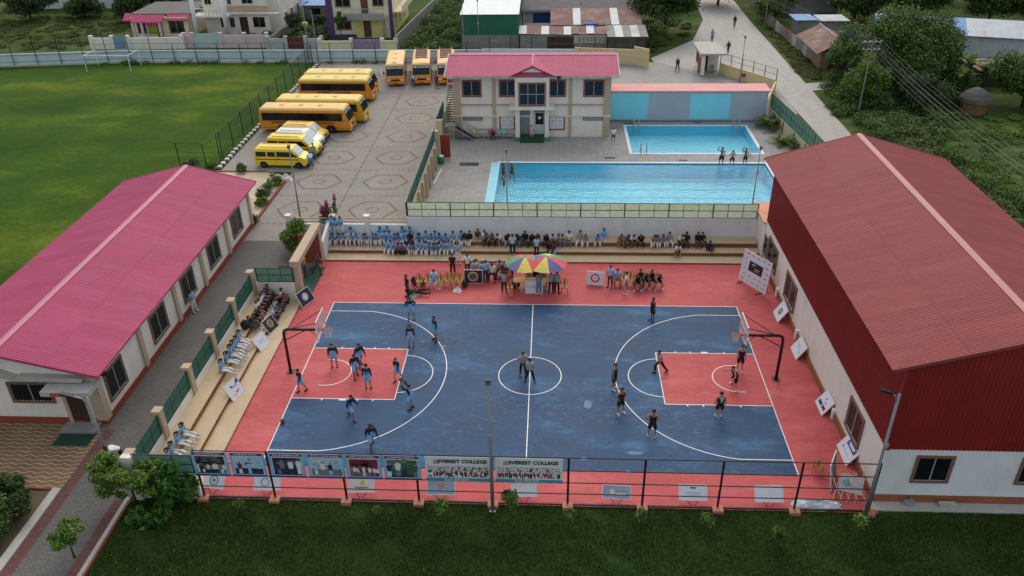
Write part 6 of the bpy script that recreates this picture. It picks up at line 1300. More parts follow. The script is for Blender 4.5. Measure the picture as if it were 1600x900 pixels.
def palm(x, y, n, r, h, label, m, seed, name='palm_shrub', grp='palm shrubs by the pool'):
    t = thing(name, (x,y,0), label, 'plant', grp); g = random.Random(seed); mb = MB()
    for i in range(n):
        a = g.uniform(0,6.28); e = g.uniform(.15,1.25); L = r*g.uniform(.8,1.15); pts = []
        for k in range(5): u = k/4; pts.append((math.cos(a)*L*u*math.cos(e), math.sin(a)*L*u*math.cos(e), h*.15+L*u*math.sin(e)-L*.45*u*u))
        px, py = -math.sin(a), math.cos(a)
        for k in range(4):
            for s_ in (-1,1):
                for q in range(3):
                    u = (k+q/3)/4; b = Vector(pts[k]).lerp(Vector(pts[k+1]), q/3); l = .45*r*.5*(1-.6*u); tip = b+Vector((px*s_*l+math.cos(a)*l*.5, py*s_*l+math.sin(a)*l*.5, -l*.25)); d = Vector((math.cos(a),math.sin(a),0))*.05*r
                    mb.add([tuple(b),tuple(b.lerp(tip,.5)+d),tuple(tip)],[(0,1,2)])
    mb.build('fronds', m, t, True); MB().lathe([(.14,-.05),(.16,h*.15),(.1,h*.3)],n=8).build('stump', BK, t, True); return t
palm(*(23.44, 42.61),60,2.2,2.4,'large palm shrub in the corner by the blue wall',L2,81); palm(*(23.36, 37.99),48,1.7,1.6,'palm shrub along the road fence, farther one',L3,82); palm(*(24.33, 36.78),48,1.7,1.6,'palm shrub along the road fence beside the red roof',L2,83)
def banana(x, y, h, label, seed):
    t = thing('banana_plant', (x,y,0), label, 'plant', 'banana plants'); g = random.Random(seed); MB().tube([(0,0,-.1),(0,0,h*.6)],[.16,.1],7).build('stem', L4, t, True)
    for i in range(9):
        a = g.uniform(0,6.28); e = g.uniform(.5,1.2); L = h*.55*g.uniform(.8,1.1); vs = []; fs = []
        for k in range(6):
            u = k/5; c = Vector((math.cos(a)*L*u*math.cos(e), math.sin(a)*L*u*math.cos(e), h*.55+L*u*math.sin(e)-L*.55*u*u)); w_ = .32*math.sin(math.pi*(.12+.85*u))*1.1; s_ = Vector((-math.sin(a),math.cos(a),0))*w_
            vs += [tuple(c-s_-Vector((0,0,w_*.3))),tuple(c),tuple(c+s_-Vector((0,0,w_*.3)))]
        for k in range(5): fs += [(3*k,3*k+1,3*k+4,3*k+3),(3*k+1,3*k+2,3*k+5,3*k+4)]
        MB().add(vs, fs).build('leaf', L3 if i%3 else L4, t, True)
banana(47.2,54,5.8,'tall banana plant right of the big tree',91); banana(48.6,53,5.0,'banana plant nearest the haystack',92); banana(46.2,52.4,4.4,'short banana plant at the foot of big tree',93)
# foreground planting
tree('foreground_tree','spreading feathery tree at the near corner of the green fence','tree',-18.2,-10.8,3.2,2.6,1.2,11000,.18,L3,BK,None,42,.08,101,ry=1.5,limbs=24,br=(.11,.23))
tree('foreground_tree','broad leaved dark tree against the corner fence','tree',-16.4,-10.75,2.8,1.6,1.3,2200,.4,leafmat('leaf_broad',(40,72,26),(86,134,48),1.2),BK,None,18,.06,102,ry=.8,br=(.18,.34))
tree('foreground_tree','small feathery tree over the paved path at bottom left','tree',-19.6,-13.9,2.2,1.05,.75,3600,.14,L3,BK,None,18,.05,103,lean=(-.2,.2),limbs=9,br=(.14,.3))
shrub(-17.2,-11.6,1.0,.8,'low broad leaved plant on the lawn under the corner trees',M['leaf_broad'],420,.38,104)
for i,(x,y,r,h,m,lb) in enumerate(((-23.4,-11.4,.9,1.5,L1,'dark clipped shrub beside the path kerb, upper'),(-24.4,-12.4,1.0,2.2,L2,'tall pale green shrub at the left edge of the picture'),(-23.6,-13.2,.9,1.4,L1,'dark clipped shrub beside the path kerb, lower'),(-24.7,-10.5,.9,1.4,L1,'dark shrub at the corner of the brown courtyard'),(-25.6,-11.4,1.0,2.4,L2,'tall feathery shrub behind the hedge at the left edge'),(-24.6,-14.6,1.0,1.3,L1,'dark shrub at the bottom left corner'))):
    shrub(x,y,r,h,lb,m,2600,.15,110+i,'shrubs in the left planting bed')
SAP = [((-13.26, -10.87),.55),((-3.76, -11.17),1.2),((-0.63, -10.83),1.5),((2.1, -11.37),1.0),((5.29, -11.11),.8),((8.19, -11.48),1.0),((11.17, -12.05),.9),((14.81, -11.49),1.2),((-6.77, -10.91),.45)]
SL = ['tiny sapling at the left end of the lawn','palm-like sapling left of the middle lamp pole','tall bushy sapling just right of the middle lamp pole','wispy sapling below the empty fence bay','low bushy sapling before the third easel board','bright slender sapling before the white easel board','dark round sapling in the right lawn','bright yellow-green sapling by the right lamp pole','tiny seedling below the fifth photo banner']
for i,((p,h),lb) in enumerate(zip(SAP,SL)):
    t = thing('sapling', (*p,-.05), lb, 'sapling', 'saplings along the court fence'); MB().tube([(0,0,0),(.03,.02,h*.5),(0,.03,h*.85)],[.02,.015,.008],5).build('stem', L5, t, True)
    put('leaves', leaf_mesh('leaves',[(0,.0,h*.85,.32*h**.5,.28*h**.5,.22*h),(0.05,0,h*.6,.22*h**.5,.2*h**.5,.2*h)],int(110+170*h),.2,L3 if i in (1,5,7) else L2,seed=130+i),t,True)
# ------------------------------------------------------------------ uncountable ground cover
def cover(name, label, poly, n, size, hmax, m, seed, dens=1, cat='undergrowth'):
    g = np.random.default_rng(seed); P = np.array(poly); bl = []
    lo, hi = P.min(0), P.max(0)
    def inside(x, y):
        c = False; j = len(P)-1
        for i in range(len(P)):
            if (P[i][1] > y) != (P[j][1] > y) and x < (P[j][0]-P[i][0])*(y-P[i][1])/(P[j][1]-P[i][1])+P[i][0]: c = not c
            j = i
        return c
    while len(bl) < dens:
        x, y = g.uniform(lo[0],hi[0]), g.uniform(lo[1],hi[1])
        if inside(x, y): h = hmax*g.uniform(.25,1); r = g.uniform(.7,1.6)*max(.6,hmax*.5); bl.append((x,y,h*.35,r,r,h*.65))
    o = put(name, leaf_mesh(name, bl, n, size, m, seed=seed)); tag(o, label, cat, kind='stuff')
cover('undergrowth','tangled green undergrowth right of the dirt road',[(31.6,18),(31.4,48),(33,57),(40,60),(43,46),(38,38),(38.5,26),(44,18)],90000,.23,1.6,L2,201,170)
cover('meadow_grass','grassy clearing around the haystack',[(38,26),(38,39),(43,46),(52,47),(60,30),(56,18),(44,18)],60000,.2,.35,L3,210,260)
cover('reeds','pale tall weeds behind the red hall roof',[(32,20),(31.8,34),(36,40),(37,28),(36,18)],20000,.26,1.9,L5,211,40)
cover('undergrowth','dark bushes at the foot of the right-hand trees',[(33,46),(34,60),(50,58),(47,50),(40,46)],46000,.26,2.4,L1,202,70)
cover('undergrowth','overgrown green plot between the violet house and the warehouse',[(-19,72),(-11.6,72),(-11.6,110),(-17.5,112)],60000,.25,2.0,L2,203,130)
cover('verge_grass','weedy verge between the road and tin fence',[(31.3,62),(33.2,90),(34,66),(33,60)],12000,.2,.35,L5,204,90)
cover('verge_grass','grassy triangle under the street tree',[(13.5,72),(20.5,81),(22,92),(12,92)],12000,.3,.5,L2,205,70)
cover('weeds','weedy overgrown plot left of the bungalow',[(-110,73),(-65,76.5),(-65,96),(-110,100)],60000,.26,.28,L5,206,420)
cover('weeds','weeds in the plot by the blue roofed shed',[(-38,77),(-31.8,77),(-32,93),(-37.6,93)],12000,.32,1.2,L4,207,60)
cover('weeds','dark shrubs in front of the white villa and violet house',[(-50,78),(-40,78.5),(-40,83.5),(-50,82)],6000,.3,1.1,L2,208,26)
cover('weeds','weeds along the foot of the boundary wall',[(-60,67.9),(-10,67.6),(-10,68.2),(-56,68.4)],2200,.22,.5,L2,209,30)
# mown grass blades on the near lawn and tufts over the field
def blades(name, label, x0, y0, x1, y1, n, h, m, seed, z=-.05):
    g = np.random.default_rng(seed); P = np.stack([g.uniform(x0,x1,n), g.uniform(y0,y1,n), np.full(n,z)],1); a = g.uniform(0,6.28,n); L = h*(.5+g.random(n)); wd = .018+.02*g.random(n)
    f_ = np.sin(P[:,0]*.9+1.3*np.sin(P[:,1]*.8))*np.sin(P[:,1]*1.3+P[:,0]*.33+2)+.5*np.sin(P[:,0]*2.7+P[:,1]*3.1); L *= np.clip(1.0-.75*np.clip(f_-.35,0,1),.12,1)
    t = np.stack([np.cos(a),np.sin(a),np.zeros(n)],1); le = g.normal(size=(n,2))*.45*L[:,None]
    V = np.stack([P-t*wd[:,None], P+t*wd[:,None], P+np.stack([le[:,0],le[:,1],L],1)],1).reshape(-1,3)
    me = bpy.data.meshes.new(name); me.vertices.add(3*n); me.vertices.foreach_set('co', V.ravel()); me.loops.add(3*n); me.loops.foreach_set('vertex_index', np.arange(3*n)); me.polygons.add(n)
    me.polygons.foreach_set('loop_start', np.arange(0,3*n,3)); me.polygons.foreach_set('loop_total', np.full(n,3)); me.materials.append(m); me.update(calc_edges=True)
    tag(put(name, me), label, 'grass', kind='stuff')
LG = leafmat('blade_lawn',(40,68,24),(98,116,54),.3,.8)
blades('grass','short dark lawn grass in front of the court fence',-18.6,-16.5,34,-10.0,230000,.08,LG,301)

# ------------------------------------------------------------------ people
SKIN = [mat('skin_brown',(146,104,82),rough=.6,var=.04), mat('skin_tan',(170,124,98),rough=.6,var=.04), mat('skin_dark',(120,84,66),rough=.6,var=.04)]
HAIR = mat('hair_black',(20,17,16),rough=.5,var=.1); EYE = mat('eye_dark',(20,16,14))
def cl(n, c): return mat('cloth_'+n, c, rough=.85, var=.08, scale=6)
CLO = dict(sky=cl('sky',(92,150,196)), skylight=cl('skylight',(120,172,214)), navy=cl('navy',(28,34,58)), white=cl('white',(214,214,214)), black=cl('black',(24,24,28)), grey=cl('grey',(138,142,146)), blue=cl('blue',(104,166,208)), paleblue=cl('paleblue',(150,190,214)), lightblue=cl('lightblue',(136,172,212)), violet=cl('violet',(124,140,206)), green=cl('green',(44,140,120)), maroon=cl('maroon',(92,36,46)), brown=cl('brown',(88,66,54)), khaki=cl('khaki',(150,122,86)), teal=cl('teal',(64,92,104)), aqua=cl('aqua',(90,176,190)), yellow=cl('yellow',(206,166,50)), denim=cl('denim',(92,116,146)), palejean=cl('palejean',(150,172,194)), pattern=cl('pattern',(70,66,84)), tan=cl('tan',(166,142,112)), olive=cl('olive',(52,58,44)), pink=cl('pink',(206,160,166)), check=cl('check',(118,116,124)), red=cl('red',(120,44,54)), shoeblk=cl('shoeblk',(26,26,28)), shoewht=cl('shoewht',(206,206,208)), shoeblu=cl('shoeblu',(40,90,170)), darkgrey=cl('darkgrey',(62,62,68)))
# outfit: top kind, top colour, bottom kind, bottom colour, shoes, extra layer under a jersey, long hair
OUT = {'blue':('jersey','skylight','shorts','skylight','shoeblk','navy'),'black':('jersey','black','shorts','black','shoewht',None),'ref':('shirt','grey','trousers','black','shoeblk',None),'uniform':('shirt','blue','trousers','white','shoewht',None),'girl':('shirt','blue','trousers','white','shoewht',None),'blacktee':('shirt','black','trousers','black','shoeblk',None),'paleblue':('shirt','paleblue','trousers','paleblue','shoewht',None),'whitedark':('shirt','white','trousers','black','shoeblk',None),'lightblueshirt':('shirt','lightblue','trousers','darkgrey','shoeblk',None),'greenshirt':('shirt','green','trousers','darkgrey','shoeblk',None),'greytee':('shirt','grey','trousers','darkgrey','shoeblk',None),'maroon':('shirt','maroon','trousers','darkgrey','shoeblk',None),'greyjeans':('shirt','grey','trousers','denim','shoewht',None),'darkmix':('long','black','trousers','darkgrey','shoeblk',None),'khaki':('shirt','lightblue','shorts','khaki','shoeblk',None),'whitegrey':('shirt','white','trousers','grey','shoewht',None),'navy':('long','navy','trousers','darkgrey','shoewht',None),'violet':('shirt','violet','trousers','black','shoeblk',None),'darkwhite':('long','black','trousers','white','shoewht',None),'brown':('long','brown','trousers','tan','shoeblk',None),'whiteshort':('shirt','white','shorts','black','shoewht',None),'greyblack':('long','check','trousers','black','shoeblk',None),'blackjeans':('long','black','trousers','palejean','shoewht',None),'darkjeans':('shirt','darkgrey','trousers','denim','shoewht',None),'brownshort':('shirt','brown','shorts','black','shoewht',None),'bluejeans':('shirt','paleblue','trousers','denim','shoewht',None),'yellowjeans':('shirt','yellow','trousers','denim','shoewht',None),'whitejeans':('shirt','white','trousers','denim','shoewht',None),'greywhite':('shirt','grey','trousers','white','shoewht',None),'checkshort':('shirt','check','shorts','brown','shoeblk',None),'tealdark':('shirt','teal','trousers','darkgrey','shoeblk',None),'bluewhite':('shirt','sky','trousers','white','shoewht',None),'tanwhite':('shirt','tan','trousers','white','shoewht',None),'blueblack':('shirt','paleblue','trousers','black','shoewht',None),'redjeans':('shirt','red','trousers','palejean','shoewht',None),'paleblueblack':('shirt','paleblue','trousers','black','shoeblk',None),'yellowdark':('shirt','yellow','trousers','darkgrey','shoeblk',None),'darkpattern':('shirt','pattern','trousers','darkgrey','shoeblk',None),'tealdark2':('shirt','aqua','trousers','darkgrey','shoeblk',None),'maroonblack':('shirt','maroon','trousers','black','shoeblk',None),'swim':('none',None,'shorts','black',None,None),'whitebrown':('shirt','white','shorts','brown',None,None),'pink':('shirt','pink','shorts','pink','shoewht',None),'olive':('long','olive','trousers','olive','shoeblk',None),'bluedark':('shirt','sky','trousers','darkgrey','shoeblk',None)}
V3 = Vector
def U(*a): v = V3(a); return v.normalized()
# pose: lean deg, head tilt deg, arms ((upper),(fore)) left/right, legs ((thigh),(shin)); forward is -y
DN = (0,.02,-1)
POSES = {
 'stand': (2,4,((.18,.02,-1),(.1,-.15,-1)),((-.18,.02,-1),(-.1,-.15,-1)),((.08,0,-1),(.02,.03,-1)),((-.08,0,-1),(-.02,.03,-1))),
 'stand_wide': (2,8,((.3,.05,-1),(-.2,-.6,-.6)),((-.3,.05,-1),(.2,-.6,-.6)),((.24,-.05,-1),(.2,.05,-1)),((-.24,-.05,-1),(-.2,.05,-1))),
 'stand_hips': (2,6,((.6,.25,-.8),(-.6,-.35,-.5)),((-.6,.25,-.8),(.6,-.35,-.5)),((.14,-.02,-1),(.08,.05,-1)),((-.14,-.02,-1),(-.08,.05,-1))),
 'stand_cross': (1,8,((.25,-.1,-1),(-.8,-.6,.1)),((-.25,-.1,-1),(.8,-.6,.05)),((.07,0,-1),(.02,.02,-1)),((-.07,0,-1),(-.02,.02,-1))),
 'stand_wave': (2,0,((.9,-.1,.25),(-.5,-.1,.85)),((-.18,.02,-1),(-.1,-.3,-1)),((.1,0,-1),(.04,.03,-1)),((-.1,0,-1),(-.04,.03,-1))),
 'walk': (4,6,((.15,-.35,-1),(.05,-.6,-1)),((-.15,.35,-1),(-.05,.1,-1)),((.06,.3,-1),(.02,.35,-1)),((-.06,-.35,-1),(-.02,.05,-1))),
 'stride': (8,8,((.2,-.5,-1),(.05,-.9,-.6)),((-.2,.45,-1),(-.05,.0,-1)),((.08,.5,-1),(.02,.6,-.9)),((-.08,-.6,-1),(-.02,.05,-1))),
 'shoot': (8,-12,((.25,-.75,.55),(-.1,-.35,1)),((-.25,-.75,.55),(.1,-.35,1)),((.12,-.35,-1),(.02,.4,-1)),((-.12,-.2,-1),(-.02,.35,-1))),
 'lunge': (30,-10,((.7,-.4,-.6),(.3,-.8,.1)),((-.7,-.5,-.5),(-.3,-.8,.1)),((.45,-.5,-.9),(.25,.35,-1)),((-.5,.1,-1),(-.35,.4,-1))),
 'bend': (62,20,((.1,-.35,-1),(0,-.35,-1)),((-.1,-.35,-1),(0,-.35,-1)),((.08,.18,-1),(.02,-.05,-1)),((-.08,.18,-1),(-.02,-.05,-1))),
 'sit': (6,12,((.2,-.25,-1),(-.15,-.95,-.1)),((-.2,-.25,-1),(.15,-.95,-.1)),((.24,-1,-.08),(.04,.05,-1)),((-.24,-1,-.08),(-.04,.05,-1))),
 'sit_hunch': (30,28,((.12,-.35,-1),(-.2,-.9,.1)),((-.12,-.35,-1),(.2,-.9,.1)),((.22,-1,-.02),(.02,-.02,-1)),((-.3,-1,-.06),(-.04,.12,-1))),
 'sit_wave': (4,6,((.8,-.3,.45),(-.75,.0,.55)),((-.2,-.25,-1),(.15,-.95,-.1)),((.24,-1,-.08),(.04,-.1,-1)),((-.24,-1,-.08),(-.04,.05,-1))),
 'sit_floor': (10,12,((.2,-.3,-1),(-.2,-.9,-.05)),((-.2,-.3,-1),(.2,-.9,-.05)),((.25,-.75,.7),(.0,-.25,-1)),((-.25,-.75,.7),(.0,-.25,-1))),
 'sit_legs': (8,14,((.15,-.2,-1),(-.1,-.9,-.3)),((-.15,.2,-1),(-.1,-.2,-1)),((.14,-1,.02),(.05,-.8,-.62)),((-.12,-1,.06),(-.03,-.85,-.58))),
}
POSES['sit_stand'] = POSES['stand_hips']; POSES['lie'] = POSES['stand_wide']
def joints(pose):
    lean, ht, aL, aR, lL, lR = POSES[pose]; lean = R(lean); t = V3((0,-math.sin(lean),math.cos(lean))); h = R(math.degrees(lean)*.55+ht); hd = V3((0,-math.sin(h),math.cos(h))); fwd = V3((0,-math.cos(h),-math.sin(h)))
    J = {}; sit = pose.startswith('sit_') and pose != 'sit_stand' or pose == 'sit'
    p = V3((0,0,0)); J['pel'] = p; J['waist'] = p+t*.15; J['chest'] = p+t*.36; J['neck'] = p+t*.49; J['hl'] = J['neck']+hd*.08+fwd*.015; J['hm'] = J['neck']+hd*.155+fwd*.012; J['ht'] = J['neck']+hd*.215
    J['hd'] = hd; J['fwd'] = fwd; J['t'] = t
    for s_, k, a, l in ((1,'L',aL,lL),(-1,'R',aR,lR)):
        J['sh'+k] = p+t*.435+V3((s_*.165,0,0)); J['el'+k] = J['sh'+k]+U(*a[0])*.275; J['wr'+k] = J['el'+k]+U(*a[1])*.235; J['ha'+k] = J['wr'+k]+U(*a[1])*.075; J['fd'+k] = U(*a[1])
        J['hip'+k] = p+V3((s_*.088,0,-.035)); J['kn'+k] = J['hip'+k]+U(*l[0])*.425; J['an'+k] = J['kn'+k]+U(*l[1])*.415
        f = V3((s_*.12,-1,-.12)).normalized() if pose != 'sit_legs' else V3((0,-.75,.45)).normalized(); J['toe'+k] = J['an'+k]+f*.17+V3((0,0,-.035)); J['heel'+k] = J['an'+k]-f*.03+V3((0,0,-.04))
    if sit: dz = .1
    else: dz = .085-min(J['anL'].z, J['anR'].z)
    for k in J:
        if k not in ('hd','fwd','t','fdL','fdR'): J[k] = J[k]+V3((0,0,dz))
    return J
_tmp = []
def skin_obj(verts, radii, edges, root):
    me = bpy.data.meshes.new('sk'); me.from_pydata([tuple(v) for v in verts], edges, []); o = bpy.data.objects.new('sk', me); COL.objects.link(o); o.modifiers.new('s','SKIN'); d = me.skin_vertices[0].data
    for i, r_ in enumerate(radii): d[i].radius = r_ if isinstance(r_, tuple) else (r_, r_); d[i].use_root = (i == root)
    m = o.modifiers.new('u','SUBSURF'); m.levels = 1; m.render_levels = 1; _tmp.append(o); return o
def chain(J, spec):
    names = list(spec); return [J[n] for n in names], [spec[n] for n in names], names
BE = [('pel','waist'),('waist','chest'),('chest','neck'),('neck','hl'),('hl','hm'),('hm','ht')]+[e for k in 'LR' for e in (('chest','sh'+k),('sh'+k,'el'+k),('el'+k,'wr'+k),('wr'+k,'ha'+k),('pel','hip'+k),('hip'+k,'kn'+k),('kn'+k,'an'+k),('an'+k,'toe'+k))]
BR = {'pel':(.12,.1),'waist':(.112,.088),'chest':(.13,.1),'neck':.052,'hl':.072,'hm':.092,'ht':.066}
for k in 'LR': BR.update({'sh'+k:.06,'el'+k:.043,'wr'+k:.03,'ha'+k:(.036,.022),'hip'+k:.085,'kn'+k:.056,'an'+k:.038,'toe'+k:.036})
def sub_skel(J, extra, spec, edges, root):
    JJ = dict(J); JJ.update(extra); n = list(spec); return skin_obj([JJ[a] for a in n], [spec[a] for a in n], [(n.index(a), n.index(b)) for a, b in edges], n.index(root))
PM = {}
for pose in POSES:
    J = joints(pose); P = {}; P['J'] = J
    P['body'] = sub_skel(J, {}, BR, BE, 'pel')
    t = J['t']; low = J['pel']-t*.07; ex = {'low':low, 'slL':J['shL'].lerp(J['elL'],.75), 'slR':J['shR'].lerp(J['elR'],.75), 'nb':J['neck']-t*.035, 'ekL':J['elL'], 'ekR':J['elR']}
    SP = {'low':(.165,.14),'waist':(.155,.132),'chest':(.178,.145),'nb':(.092,.088),'shL':.088,'shR':.088,'slL':.075,'slR':.075}; SE = [('low','waist'),('waist','chest'),('chest','nb'),('chest','shL'),('chest','shR'),('shL','slL'),('shR','slR')]
    P['shirt'] = sub_skel(J, ex, SP, SE, 'waist')
    LP = dict(SP); LP.update({'slL':.068,'slR':.068,'elL':.06,'elR':.06,'wrL':.044,'wrR':.044}); P['long'] = sub_skel(J, ex, LP, SE+[('slL','elL'),('slR','elR'),('elL','wrL'),('elR','wrR')], 'waist')
    JP = {'low':(.18,.155),'waist':(.17,.145),'chest':(.186,.156),'nb':(.09,.085),'shL':.07,'shR':.07}; P['jersey'] = sub_skel(J, ex, JP, SE[:5], 'waist')
    tr = {}; te = [('wb','pel')]; ex2 = {'wb':J['pel']+t*.09}
    for k in 'LR': ex2['cf'+k] = J['kn'+k].lerp(J['an'+k],.88); ex2['md'+k] = J['hip'+k].lerp(J['kn'+k],.5)
    TP = {'wb':(.132,.108),'pel':(.138,.116)}
    for k in 'LR': TP.update({'hip'+k:.106,'md'+k:.092,'kn'+k:.078,'cf'+k:.066}); te += [('pel','hip'+k),('hip'+k,'md'+k),('md'+k,'kn'+k),('kn'+k,'cf'+k)]
    P['trousers'] = sub_skel(J, ex2, TP, te, 'pel')
    TS = {'wb':(.134,.11),'pel':(.142,.12)}; se = [('wb','pel')]
    for k in 'LR': ex2['se'+k] = J['hip'+k].lerp(J['kn'+k],1.0); TS.update({'hip'+k:.122,'md'+k:.118,'se'+k:.116}); se += [('pel','hip'+k),('hip'+k,'md'+k),('md'+k,'se'+k)]
    P['shorts'] = sub_skel(J, ex2, TS, se, 'pel'); PM[pose] = P
bpy.context.view_layer.update(); dg = bpy.context.evaluated_depsgraph_get()
def finish(o, nm, extra=None):
    me = bpy.data.meshes.new_from_object(o.evaluated_get(dg)); me.name = nm
    if extra:
        vs = [tuple(v.co) for v in me.vertices]; fs = [tuple(p.vertices) for p in me.polygons]; n0 = len(fs); mb = MB(); mb.v = vs; mb.f = fs; mb.m = [0]*n0; extra(mb); me = mb.mesh(nm, [SKIN[0], EYE])
    else: me.materials.clear(); me.materials.append(SKIN[0])
    me.polygons.foreach_set('use_smooth', [True]*len(me.polygons)); return me
for pose, P in PM.items():
    J = P['J']
    def face_hands(mb, J=J):
        hm, hd, f = J['hm'], J['hd'], J['fwd']; sx = V3((1,0,0))
        c = hm+f*.088-hd*.015; mb.add([tuple(c+hd*.03),tuple(c+sx*.016-hd*.02),tuple(c-sx*.016-hd*.02),tuple(c+f*.028-hd*.012)],[(0,1,3),(0,3,2),(1,2,3)])
        for s_ in (-1,1):
            e = hm+f*.086+sx*s_*.034+hd*.012; mb.add([tuple(e-sx*.014),tuple(e+sx*.014),tuple(e+sx*.012+hd*.012),tuple(e-sx*.012+hd*.012)],[(0,1,2,3)],1)
            a = hm+sx*s_*.09-hd*.005; mb.ball(a,.022,6,4,0,(.5,.9,1.3))
        m_ = hm+f*.086-hd*.052; mb.add([tuple(m_-sx*.022),tuple(m_+sx*.022),tuple(m_+sx*.018+hd*.007),tuple(m_-sx*.018+hd*.007)],[(0,1,2,3)],1)
        for k in 'LR':
            h, d = J['ha'+k], J['fd'+k]; s_ = 1 if k == 'L' else -1; side = d.cross(V3((0,0,1))); side = side.normalized() if side.length > .2 else V3((0,1,0)); pn = side.cross(d)
            for i, L in enumerate((.062,.074,.07,.055)):
                b = h+side*(-.026+i*.0175)-d*.01; mb.tube([b, b+d*L*.55, b+d*L*.95-pn*.018],[.0095,.009,.007],4)
            mb.tube([h-d*.05+side*.03, h-d*.015+side*.055, h+d*.02+side*.06-pn*.012],[.011,.01,.008],4)
    for k in ('body','shirt','long','jersey','trousers','shorts'): P[k] = finish(P[k], k, face_hands if k == 'body' else None)
    hm, hd, f = J['hm'], J['hd'], J['fwd']; mb = MB(); mb.ball((0,0,0),1,10,8); Mx = Matrix((V3((1,0,0)), -f, hd)).transposed(); vs = []
    keep = []
    for i, fc in enumerate(mb.f):
        c = sum((V3(mb.v[q]) for q in fc), V3())/len(fc)
        if c.z > -.12+(.55 if c.y < -.2 else 0) or (c.y > .15 and c.z > -.55): keep.append(fc)
    mb.v = [tuple(hm+hd*.025-f*.012+(Mx @ V3((x*.1,y*.11,z*.1)))) for x, y, z in mb.v]; mb.f = keep; mb.m = [0]*len(keep); P['hair'] = mb.mesh('hair', HAIR, True)
    mb2 = MB(); mb2.v, mb2.f, mb2.m = list(mb.v), list(keep), [0]*len(keep); b = hm-f*.11; mb2.tube([b+hd*.03, b-f*.05-hd*.04, b-f*.03-hd*.2, b-hd*.3],[.04,.045,.035,.015],6); P['long_hair'] = mb2.mesh('hair', HAIR, True)
    for k in 'LR':
        mb = MB(); an, to, he = J['an'+k], J['toe'+k], J['heel'+k]; d = (to-he).normalized(); s_ = V3((1,0,0))*.042; u = s_.cross(d).normalized()
        if u.z < 0: u = -u
        a0 = he-d*.02-u*.03; a1 = to+d*.03-u*.032; mb.add([tuple(a0-s_*.8),tuple(a0+s_*.8),tuple(a0.lerp(a1,.6)+s_*1.1),tuple(a1+s_*.7),tuple(a1-s_*.7),tuple(a0.lerp(a1,.6)-s_*1.1),
            tuple(a0-s_*.75+u*.095),tuple(a0+s_*.75+u*.095),tuple(a0.lerp(a1,.5)+s_*.9+u*.085),tuple(a1+s_*.55+u*.045),tuple(a1-s_*.55+u*.045),tuple(a0.lerp(a1,.5)-s_*.9+u*.085)],
            [(5,4,3,2,1,0),(6,7,8,11),(11,8,9,10),(0,1,7,6),(1,2,8,7),(2,3,9,8),(3,4,10,9),(4,5,11,10),(5,0,6,11)]); P['shoe'+k] = mb.mesh('shoe', CLO['shoeblk'])
for o in _tmp: bpy.data.objects.remove(o)
def wear(o, m): o.material_slots[0].link = 'OBJECT'; o.material_slots[0].material = m; return o
